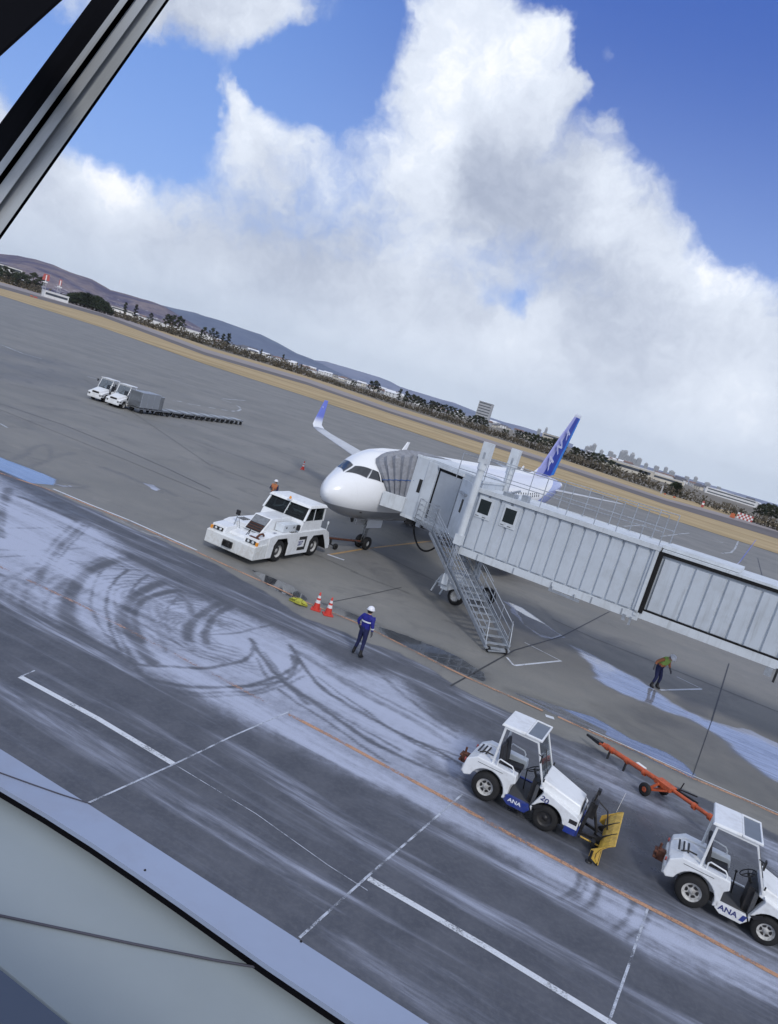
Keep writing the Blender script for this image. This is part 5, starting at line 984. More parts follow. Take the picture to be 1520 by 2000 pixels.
# cab
s = MB(); s.hexa([(-3.68, -1.18, 1.36), (-3.68, 1.22, 1.36), (-5.70, 1.22, 1.36), (-5.70, -1.18, 1.36), (-3.86, -1.16, 1.86), (-3.86, 1.20, 1.86), (-5.72, 1.20, 1.86), (-5.72, -1.16, 1.86)]); cabl = s.build('cab_lower', 'white_paint', tug, .02)
Zt = 2.52
c4 = [(-3.86, -1.16), (-3.86, 1.20), (-5.72, 1.20), (-5.72, -1.16)]; t4 = [(-4.26, -1.10), (-4.26, 1.14), (-5.74, 1.14), (-5.74, -1.10)]
s = MB()
for (a, b2_) in zip(c4, t4): s.bar((a[0], a[1], 1.84), (b2_[0], b2_[1], Zt), .09, .09)
s.bar((-4.75, 1.19, 1.86), (-4.80, 1.13, Zt), .05, .05); s.bar((-4.75, -1.15, 1.86), (-4.80, -1.09, Zt), .05, .05); s.bar((-3.87, .02, 1.86), (-4.26, .02, Zt), .03, .04); s.build('cab_pillars', 'white_paint', tug)
s = MB(); s.hexa([(-4.10, -1.20, Zt-.04), (-4.10, 1.24, Zt-.04), (-5.88, 1.24, Zt-.02), (-5.88, -1.20, Zt-.02), (-4.22, -1.12, Zt+.10), (-4.22, 1.16, Zt+.10), (-5.80, 1.16, Zt+.11), (-5.80, -1.12, Zt+.11)]); s.build('cab_roof', 'white_paint', tug, .03)
def pane(a, b_, c_, d_, name):
    a, b_, c_, d_ = map(Vector, (a, b_, c_, d_)); n_ = (b_-a).cross(d_-a).normalized()*.008
    s = MB(); s.hexa([a-n_, b_-n_, c_-n_, d_-n_, a+n_, b_+n_, c_+n_, d_+n_]); return s.build(name, 'cab_glass', tug)
def lp(a, b_, u): return tuple(Vector(a).lerp(Vector(b_), u))
for (y0, y1) in ((-1.10, -.02), (.06, 1.14)):
    pane((-3.875, y0, 1.88), (-3.875, y1, 1.88), (-4.24, y1*.96, Zt-.04), (-4.24, y0*.96, Zt-.04), 'windscreen')
for sg, y in ((1, 1.2), (-1, -1.16)):
    pane((-3.98, y, 1.9), (-4.70, y, 1.9), (-4.76, y*.96, Zt-.06), (-4.33, y*.96, Zt-.06), 'side_window'); pane((-4.80, y, 1.9), (-5.64, y, 1.9), (-5.66, y*.96, Zt-.06), (-4.84, y*.96, Zt-.06), 'side_window')
pane((-5.72, -1.08, 1.9), (-5.72, 1.12, 1.9), (-5.74, 1.06, Zt-.06), (-5.74, -1.04, Zt-.06), 'rear_window')
s = MB(); s.box(-5.3, -4.9, .3, .8, 1.5, 1.95); s.box(-5.35, -5.22, .3, .8, 1.95, 2.3); s.build('driver_seat', 'seat_black', tug, .03)
s = MB(); s.box(-4.3, -4.0, -1.0, 1.0, 1.86, 1.97); s.build('dashboard', 'seat_black', tug, .02)
bc = MB(); bc.box(-4.24, -4.06, -.12, .10, Zt+.02, Zt+.09); bb = bc.build('beacon', 'cone_white', tug, .01); MB().lathe([(.055, 0), (.06, .07), (.035, .12), (0, .13)], 14, (-4.14, -.01, Zt+.09), 'z').build('beacon_lens', 'amber', bb)
for sg in (-1, 1):
    h_ = MB(); h_.prism([(-.205, .93), (-.24, 1.07), (-.22, 1.08), (-.185, .93)], sg*.88-.26, sg*.88+.26); hb = h_.build('headlight', 'black_metal', tug)
    for dy in (-.12, .12): MB().lathe([(0, .03), (.055, .022), (.065, 0)], 14, (-.20, sg*.88+dy, 1.0), 'x').build('lens', 'lamp_lens', hb)
    MB().box(-.26, -.16, sg*1.22-.05, sg*1.22+.05, .90, 1.06).build('indicator', 'amber', tug, .01)
s = MB(); s.ring([(-.5, .95, 1.2), (-.62, 1.0, 1.34), (-.8, 1.02, 1.36), (-.95, 1.0, 1.26)], .05, 8); s.box(-.5, -.35, .65, 1.15, 1.17, 1.2); s.build('coiled_hose', 'rusty', tug)
s = MB(); s.ring([(-.9, -.62, 1.0), (-1.0, -.58, 1.75)], .022, 6); s.ring([(-1.1, -.35, 1.0), (-1.0, -.5, 1.6)], .018, 6); s.build('mirror_stalk', 'galvanised', tug)
MB().box(-1.06, -.96, -.70, -.50, 1.68, 1.92).build('mirror', 'black_metal', tug, .03); MB().box(-3.5, -3.35, 1.16, 1.30, 1.45, 1.72).build('mirror', 'black_metal', tug, .03)
s = MB(); s.ring([(-.75, .33, .95), (-.85, .33, 1.35)], .018, 6); s.ring([(-.75, .18, .95), (-.85, .33, 1.35)], .015, 6); s.box(-.8, -.7, .1, .4, .95, .98); s.build('guide_post', 'black_metal', tug)
s = MB(); s.box(0, .10, -.28, .18, .44, .72); s.box(.1, .22, -.24, -.18, .5, .68); s.box(.1, .22, .06, .12, .5, .68); s.ring([(.17, -.22, .46), (.17, -.22, .76)], .03, 8); s.build('tow_coupling', 'black_metal', tug, .01)
s = MB(); s.box(-7.12, -6.98, -.25, .25, .5, .72); s.build('rear_coupling', 'black_metal', tug)
s = MB(); s.prism([(-3.70, .46), (-4.42, .46), (-4.42, .62), (-3.70, .62)], 1.302, 1.306); s.build('side_block', 'black_metal', tug)
s = MB(); s.prism([(-3.70, .98), (-4.42, .98), (-4.42, 1.14), (-3.70, 1.14)], 1.302, 1.306); s.build('side_block', 'black_metal', tug); s = MB(); s.prism([(-4.28, .62), (-4.42, .62), (-4.42, .98), (-4.28, .98)], 1.302, 1.306); s.build('side_block', 'black_metal', tug)
text_part('fleet_number', '207', .30, frame_M((-3.88, 1.304, .80), (-1, 0, 0), (0, 0, 1)), 'navy_letter', tug, sx=.95)
text_part('fleet_number', '207', .15, frame_M((-1.75, 1.05, 1.362), (-1, .25, 0), (-.25, -1, 0)), 'navy_letter', tug)
s = MB(); s.ring([(-6.6, 1.1, 1.2), (-6.62, 1.1, 1.62)], .02, 6); s.lathe([(.05, 0), (.05, .16), (0, .18)], 10, (-6.62, 1.1, 1.55), 'z'); s.build('rear_lamp', 'lamp_lens', tug)
# airliner tow bar between tractor and nose wheel
a = Vector(((Matrix.Translation(TO) @ Matrix.Rotation(TA, 4, 'Z')) @ Vector((-7.1, 0, .5)))); ng = Nw+Aw*4.75; b_ = Vector((ng.x, ng.y, .42))
tb_ = thing('tow_bar', (a.x, a.y, 0), math.atan2(b_.y-a.y, b_.x-a.x), 'dark tow bar coupling the tow tractor to the airliner nose wheel', 'tow bar'); ln = (b_-a).length; L2 = math.hypot(b_.x-a.x, b_.y-a.y)
MB().ring([(0, 0, .52), (L2, 0, .42)], .06, 10).build('bar', 'rusty', tb_)
s = MB(); s.ring([(L2*.42, -.42, .16), (L2*.42, .42, .16)], .035, 8); s.bar((L2*.42, 0, .16), (L2*.42, 0, .5), .1); s.build('axle', 'black_metal', tb_)
for y in (-.45, .45): MB().lathe([(.04, -.05), (.15, -.06), (.17, -.02), (.17, .02), (.15, .06), (.04, .05)], 16, (L2*.42, y, .17)).build('wheel', 'tyre', tb_)
s = MB(); s.bar((L2-.5, -.22, .42), (L2+.05, -.22, .42), .05); s.bar((L2-.5, .22, .42), (L2+.05, .22, .42), .05); s.bar((L2-.5, -.25, .42), (L2-.5, .25, .42), .08); s.build('fork', 'black_metal', tb_)
s = MB(); s.ring([(.3, .0, .55), (.5, .25, .75), (.9, .3, .62)], .025, 6); s.build('lever', 'black_metal', tb_)
# ================================================================ orange tow bar lying beside the roadway
a = Vector((*(8.12,22.777), .28)); b_ = Vector((*(10.854,18.431), .55)); an = math.atan2(b_.y-a.y, b_.x-a.x); L2 = math.hypot(b_.x-a.x, b_.y-a.y)
ot = thing('tow_bar', (a.x, a.y, 0), an, 'long orange aircraft tow bar on small wheels beside the puddle', 'tow bar')
zz = lambda u: .30+.25*u
wu = .60
s = MB(); s.ring([(L2*.14, 0, zz(.14)), (L2*.60, 0, zz(.60)+.04)], .075, 12); s.ring([(L2*.60, 0, zz(.60)+.04), (L2, 0, zz(1))], .055, 12)
for u in (.17, .21, .33, .46, .8, .9): s.ring([(L2*u-.05, 0, zz(u)), (L2*u+.05, 0, zz(u))], .095, 12)
s.build('bar', 'orange_paint', ot)
s = MB(); s.hexa([(0, -.03, .24), (.7*.9, -.11, .26), (.63, .11, .26), (0, .03, .24), (0, -.03, .31), (.63, -.10, .37), (.63, .10, .37), (0, .03, .31)]); s.build('head', 'black_metal', ot, .01)
s = MB(); s.bar((.62, -.09, .33), (1.1, -.03, .34), .05); s.bar((.62, .09, .33), (1.1, .03, .34), .05); s.build('jaw', 'orange_paint', ot)
x = L2*wu; s = MB(); s.box(x-.25, x+.3, -.16, .16, .42, .56); s.bar((x-.05, -.2, .5), (x-.25, -.34, .18), .07); s.bar((x-.05, .2, .5), (x-.25, .34, .18), .07); s.bar((x+.25, -.2, .45), (x-.25, -.34, .18), .05); s.ring([(x-.25, -.36, .19), (x-.25, .36, .19)], .03, 8); s.build('axle_frame', 'orange_paint', ot, .01)
for y in (-.42, .42):
    w_ = MB().lathe([(.09, -.05), (.17, -.06), (.19, -.02), (.19, .02), (.17, .06), (.09, .05)], 20, (x-.25, y, .19)).build('wheel', 'tyre', ot); MB().lathe([(0, -.03), (.05, -.06), (.09, -.03), (.09, .03), (.05, .06), (0, .03)], 14, (x-.25, y, .19)).build('hub', 'orange_paint', w_)
s = MB(); s.bar((x+.15, .16, .5), (x+.95, .26, .52), .05); s.bar((x+.35, .12, .58), (x+.8, .38, .62), .035); s.bar((x+.9, .2, .5), (x+1.3, .10, .5), .04); s.ring([(x+.35, .2, .5), (x+.38, .24, .78)], .02, 6); s.build('jack_linkage', 'black_metal', ot)
for u in (.2, .33): MB().bar((L2*u, -.02, zz(u)-.05), (L2*u+.02, -.06, .05), .05).build('prop_leg', 'black_metal', ot)
MB().box(L2*.38, L2*.38+.32, .04, .16, .42, .50).build('label_plate', 'signal_white', ot)
s = MB(); s.ring([(L2*.2, .1, zz(.2)), (L2*.45, .14, zz(.45)+.02)], .015, 6); s.build('cable', 'black_metal', ot)
# ================================================================ cones and the rope bundle
def make_cone(loc, label, h=.72, lean=0.):
    t_ = thing('traffic_cone', loc, lean, label, 'traffic cone', 'red and white traffic cones')
    s = MB(); s.prism([(-.20, -.17), (-.17, -.20), (.17, -.20), (.20, -.17), (.20, .17), (.17, .20), (-.17, .20), (-.20, .17)], .0, .05, 0, 'z'); s.build('base', 'cone_red', t_, .01)
    rr = lambda z: .155-(.155-.028)*(z/h)
    zs = [.05, .30, .42, .50, .60, h]; ms = ['cone_red', 'cone_white', 'cone_red', 'cone_white', 'cone_red']
    for i, m_ in enumerate(ms):
        pr = [(rr(zs[i]), zs[i]), (rr(zs[i+1]), zs[i+1])]
        if i == 4: pr.append((0, h+.01))
        MB().lathe(pr, 24, axis='z').build('cone_body' if m_ == 'cone_red' else 'reflective_band', m_, t_)
    return t_
c1 = make_cone((-1.624,27.919), 'striped red cone next to the yellow bundle, nearer the tow tractor'); c2 = make_cone((-1.121,27.73), 'striped red cone nearer the worker in blue', lean=.3)
make_cone((-8.548,66.36), 'small far red and white cone alone out on the apron', .8)
rb = thing('wheel_chocks', (-2.321,27.983), R(-20), 'yellow chocks heaped on the orange line beside the cones', 'chocks')
for i, (dx, dy, rz_) in enumerate(((-.28, 0, .1), (-.05, .08, -.2), (.2, -.02, .3), (.02, -.12, .05))):
    s = MB(); s.prism([(-.18, 0), (.18, 0), (.13, .1), (.04, .16), (-.04, .16), (-.13, .1)], -.075, .075); s.tf(Matrix.Translation((dx, dy, .005+.012*i)) @ Matrix.Rotation(rz_, 4, 'Z')); s.build('chock', 'rope_yellow', rb, .03)
s = MB(); s.ring([(-.4, -.1, .1), (-.25, -.16, .17), (0, -.1, .19), (.2, -.15, .16), (.38, -.02, .08), (.2, .14, .12), (-.1, .18, .17), (-.35, .1, .1)], .022, 8, closed=True, cap=False); s.build('rope', 'rope_yellow', rb)
# ================================================================ hills
def hillmat(name, a, b_, c_, sc_, snow=None):
    m_ = bpy.data.materials.new(name); m_.use_nodes = True; t = m_.node_tree; q = NB(t); p = t.nodes['Principled BSDF']; p.inputs['Roughness'].default_value = 1; p.inputs['Specular IOR Level'].default_value = 0
    ps = t.nodes.new('ShaderNodeNewGeometry').outputs['Position']
    n1 = q.noise(ps, sc_, 6, .6); n2 = q.noise(ps, sc_*5, 5, .65)
    k = q.mix(q.ss(n1, .38, .62), a, b_); k = q.mix(q.ss(n2, .5, .72, 0, .8), k, c_)
    if snow: k = q.mix(q.m('MULTIPLY', q.ss(q.noise(ps, sc_*6, 6, .75), .55, .66), q.ss(q.sep(ps)[2], snow[0], snow[1], 1, 0)), k, (.62, .62, .64))
    t.links.new(k, p.inputs['Base Color']); MATS[name] = m_
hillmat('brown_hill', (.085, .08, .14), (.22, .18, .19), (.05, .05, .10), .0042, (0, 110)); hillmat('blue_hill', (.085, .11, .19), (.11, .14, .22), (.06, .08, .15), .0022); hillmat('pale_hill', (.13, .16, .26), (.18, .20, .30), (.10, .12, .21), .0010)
def ridge(name, tops, Rd, depth, m_, seed, base=0.):
    """tops: (x, y, ztop) skyline points; the ridge falls to the plain on both sides"""
    s = MB(); pts = []
    for i in range(len(tops)-1):
        a, b_ = Vector(tops[i]), Vector(tops[i+1]); n = max(2, int((b_-a).length/(Rd*.006)))
        pts += [a.lerp(b_, k/n) for k in range(n)]
    pts.append(Vector(tops[-1])); NR = 22
    for i, p_ in enumerate(pts):
        d = Vector((p_.x, p_.y, 0)).normalized(); H = max(p_.z, 2.)
        for j in range(NR+1):
            u = j/NR*2-1; prof = (math.cos(math.pi*u/2))**1.35 if abs(u) < 1 else 0
            pos_ = Vector((p_.x, p_.y, 0))+d*u*depth
            nz = noise.fractal(Vector((pos_.x/Rd*14+seed, pos_.y/Rd*14, 0)), 1.0, 2.1, 5)
            z = H*prof*(1+(.95*nz*(1-prof)+ .03*nz))
            s.v.append((pos_.x, pos_.y, max(z, -1)-(3 if j in (0, NR) else 0)))
    for i in range(len(pts)-1):
        for j in range(NR): a = i*(NR+1)+j; s.f.append((a, a+1, a+NR+2, a+NR+1)); s.mi.append(0); s.sm.append(True)
    return tag(s.build(name, m_), kind='structure')
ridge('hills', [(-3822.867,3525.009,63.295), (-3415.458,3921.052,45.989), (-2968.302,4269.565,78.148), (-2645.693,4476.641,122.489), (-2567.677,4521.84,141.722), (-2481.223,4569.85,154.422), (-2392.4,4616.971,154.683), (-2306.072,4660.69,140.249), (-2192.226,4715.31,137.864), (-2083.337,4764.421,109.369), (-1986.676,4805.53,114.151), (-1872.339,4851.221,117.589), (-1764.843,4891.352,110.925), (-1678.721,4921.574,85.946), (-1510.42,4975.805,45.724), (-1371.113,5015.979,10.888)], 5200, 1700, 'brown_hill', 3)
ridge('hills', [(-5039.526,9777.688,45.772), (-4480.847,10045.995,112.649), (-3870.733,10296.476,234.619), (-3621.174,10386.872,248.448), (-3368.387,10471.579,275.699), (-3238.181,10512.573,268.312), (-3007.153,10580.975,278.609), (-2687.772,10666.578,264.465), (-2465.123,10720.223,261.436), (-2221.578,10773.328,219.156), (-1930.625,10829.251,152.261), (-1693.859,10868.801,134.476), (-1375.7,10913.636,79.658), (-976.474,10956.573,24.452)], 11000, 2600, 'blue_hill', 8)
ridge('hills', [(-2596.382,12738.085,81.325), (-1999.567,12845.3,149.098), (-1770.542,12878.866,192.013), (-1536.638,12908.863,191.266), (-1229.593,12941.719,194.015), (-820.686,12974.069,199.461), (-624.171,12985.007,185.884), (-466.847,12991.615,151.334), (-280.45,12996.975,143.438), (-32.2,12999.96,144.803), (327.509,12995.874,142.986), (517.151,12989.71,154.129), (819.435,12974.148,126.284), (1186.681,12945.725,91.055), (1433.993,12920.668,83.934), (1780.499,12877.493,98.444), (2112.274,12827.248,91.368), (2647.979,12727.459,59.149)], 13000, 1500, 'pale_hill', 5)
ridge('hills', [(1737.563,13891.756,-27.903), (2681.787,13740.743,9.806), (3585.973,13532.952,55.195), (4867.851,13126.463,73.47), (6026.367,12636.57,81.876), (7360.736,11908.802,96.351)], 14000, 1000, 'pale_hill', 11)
# ================================================================ scrub and trees at the field edge
def leafmat(name, a, b_):
    m_ = bpy.data.materials.new(name); m_.use_nodes = True; t = m_.node_tree; q = NB(t); p = t.nodes['Principled BSDF']; p.inputs['Roughness'].default_value = .9; p.inputs['Specular IOR Level'].default_value = .15
    ps = t.nodes.new('ShaderNodeNewGeometry').outputs['Position']; k = q.mix(q.ss(q.noise(ps, .25, 5, .7), .35, .65), a, b_); t.links.new(k, p.inputs['Base Color']); MATS[name] = m_
leafmat('pine_needles', (.022, .030, .020), (.060, .068, .040)); leafmat('scrub_twigs', (.060, .052, .036), (.12, .10, .072)); leafmat('dark_leaves', (.020, .032, .018), (.045, .055, .028)); mat('bark', (.06, .045, .035), .9, var=.2, vscale=1)
def leaf_clump(s, c_, r_, n, size, rnd, flat=.7):
    c_ = Vector(c_)
    for _ in range(n):
        d = Vector((rnd.gauss(0, 1), rnd.gauss(0, 1), rnd.gauss(0, 1))).normalized()*(rnd.random()**.4)
        p_ = c_+Vector((d.x*r_, d.y*r_, d.z*r_*flat)); a = Vector((rnd.gauss(0, 1), rnd.gauss(0, 1), rnd.gauss(0, 1))).normalized(); b_ = a.orthogonal().normalized(); e = size*(.6+rnd.random()*.8)
        s.add([p_-a*e, p_+b_*e*.8, p_+a*e, p_-b_*e*.7], [(0, 1, 2, 3)])
def make_tree(kind, seed):
    """unit tree about 10 m tall: crown + trunk meshes"""
    rnd = random.Random(seed); tr = MB(); cr = MB()
    if kind == 'pine':
        lean = rnd.uniform(-.6, .6); top = (lean*1.6, 0, 9.2); tr.ring([(0, 0, 0), (lean*.5, 0, 3.5), (lean*1.2, 0, 7), top], [.28, .22, .14, .05], 7)
        for i in range(11):
            z = 4.4+i*.48; a = i*2.4+rnd.random(); r_ = 2.5*(1-(i/13)**1.6)*rnd.uniform(.6, 1.1); x0 = lean*z/8
            e = (x0+math.cos(a)*r_, math.sin(a)*r_, z+.5); tr.ring([(x0, 0, z-.2), e], [.08, .03], 5); leaf_clump(cr, e, rnd.uniform(.8, 1.25), 60, .24, rnd, .6)
        leaf_clump(cr, (lean*1.6, 0, 9.3), 1.1, 80, .24, rnd, .7)
    elif kind == 'tall':
        tr.ring([(0, 0, 0), (0, 0, 9.3)], [.22, .06], 7)
        for i in range(10):
            z = 3.6+i*.62; a = i*2.1+rnd.random(); r_ = 1.2*(1-(i/12)**2); e = (math.cos(a)*r_*.6, math.sin(a)*r_*.6, z); tr.ring([(0, 0, z-.3), e], [.06, .02], 5); leaf_clump(cr, e, .72, 50, .22, rnd, .8)
        leaf_clump(cr, (0, 0, 9.6), .7, 36, .28, rnd, .9)
    else:
        tr.ring([(0, 0, 0), (.1, 0, 3)], [.3, .2], 7)
        for i in range(15):
            a = i*2.39; r_ = 2.9*math.sqrt((i+.5)/15); z = 7.4-r_*r_*.42+rnd.uniform(-.6, .5); e = (math.cos(a)*r_, math.sin(a)*r_, z); tr.ring([(0, 0, 2.6), e], [.12, .03], 5); leaf_clump(cr, e, 1.35, 80, .26, rnd, .8)
        for i in range(7): a = i*.9; leaf_clump(cr, (math.cos(a)*2.6, math.sin(a)*2.6, 2.6), 1.3, 30, .36, rnd)
    return tr.mesh('trunk'), cr.mesh('crown')
TM = {}
for kd, lf_ in (('pine', 'pine_needles'), ('tall', 'pine_needles'), ('round', 'dark_leaves')):
    TM[kd] = []
    for k in range(3):
        a, b_ = make_tree(kd, 10*k+len(kd)); a.materials.append(MATS['bark']); b_.materials.append(MATS[lf_]); TM[kd].append((a, b_))
def plant_tree(kind, x, y, h, label, group, name='pine_tree', wide=1.):
    a, b_ = random.choice(TM[kind]); t_ = thing(name, (x, y, 0), random.random()*6, label, 'tree', group); t_.scale = (h/10*wide, h/10*wide, h/10)
    for nm, me_ in (('trunk', a), ('crown', b_)): link(bpy.data.objects.new(nm, me_), t_)
def Rline(px):   # distance of the planting along the tree line at this image column of the photograph's field edge
    return float(np.interp(px, [-200, 0, 200, 400, 600, 800, 1000, 1200, 1400, 1520, 1800], [1350, 1150, 1000, 860, 760, 640, 540, 450, 400, 370, 330]))
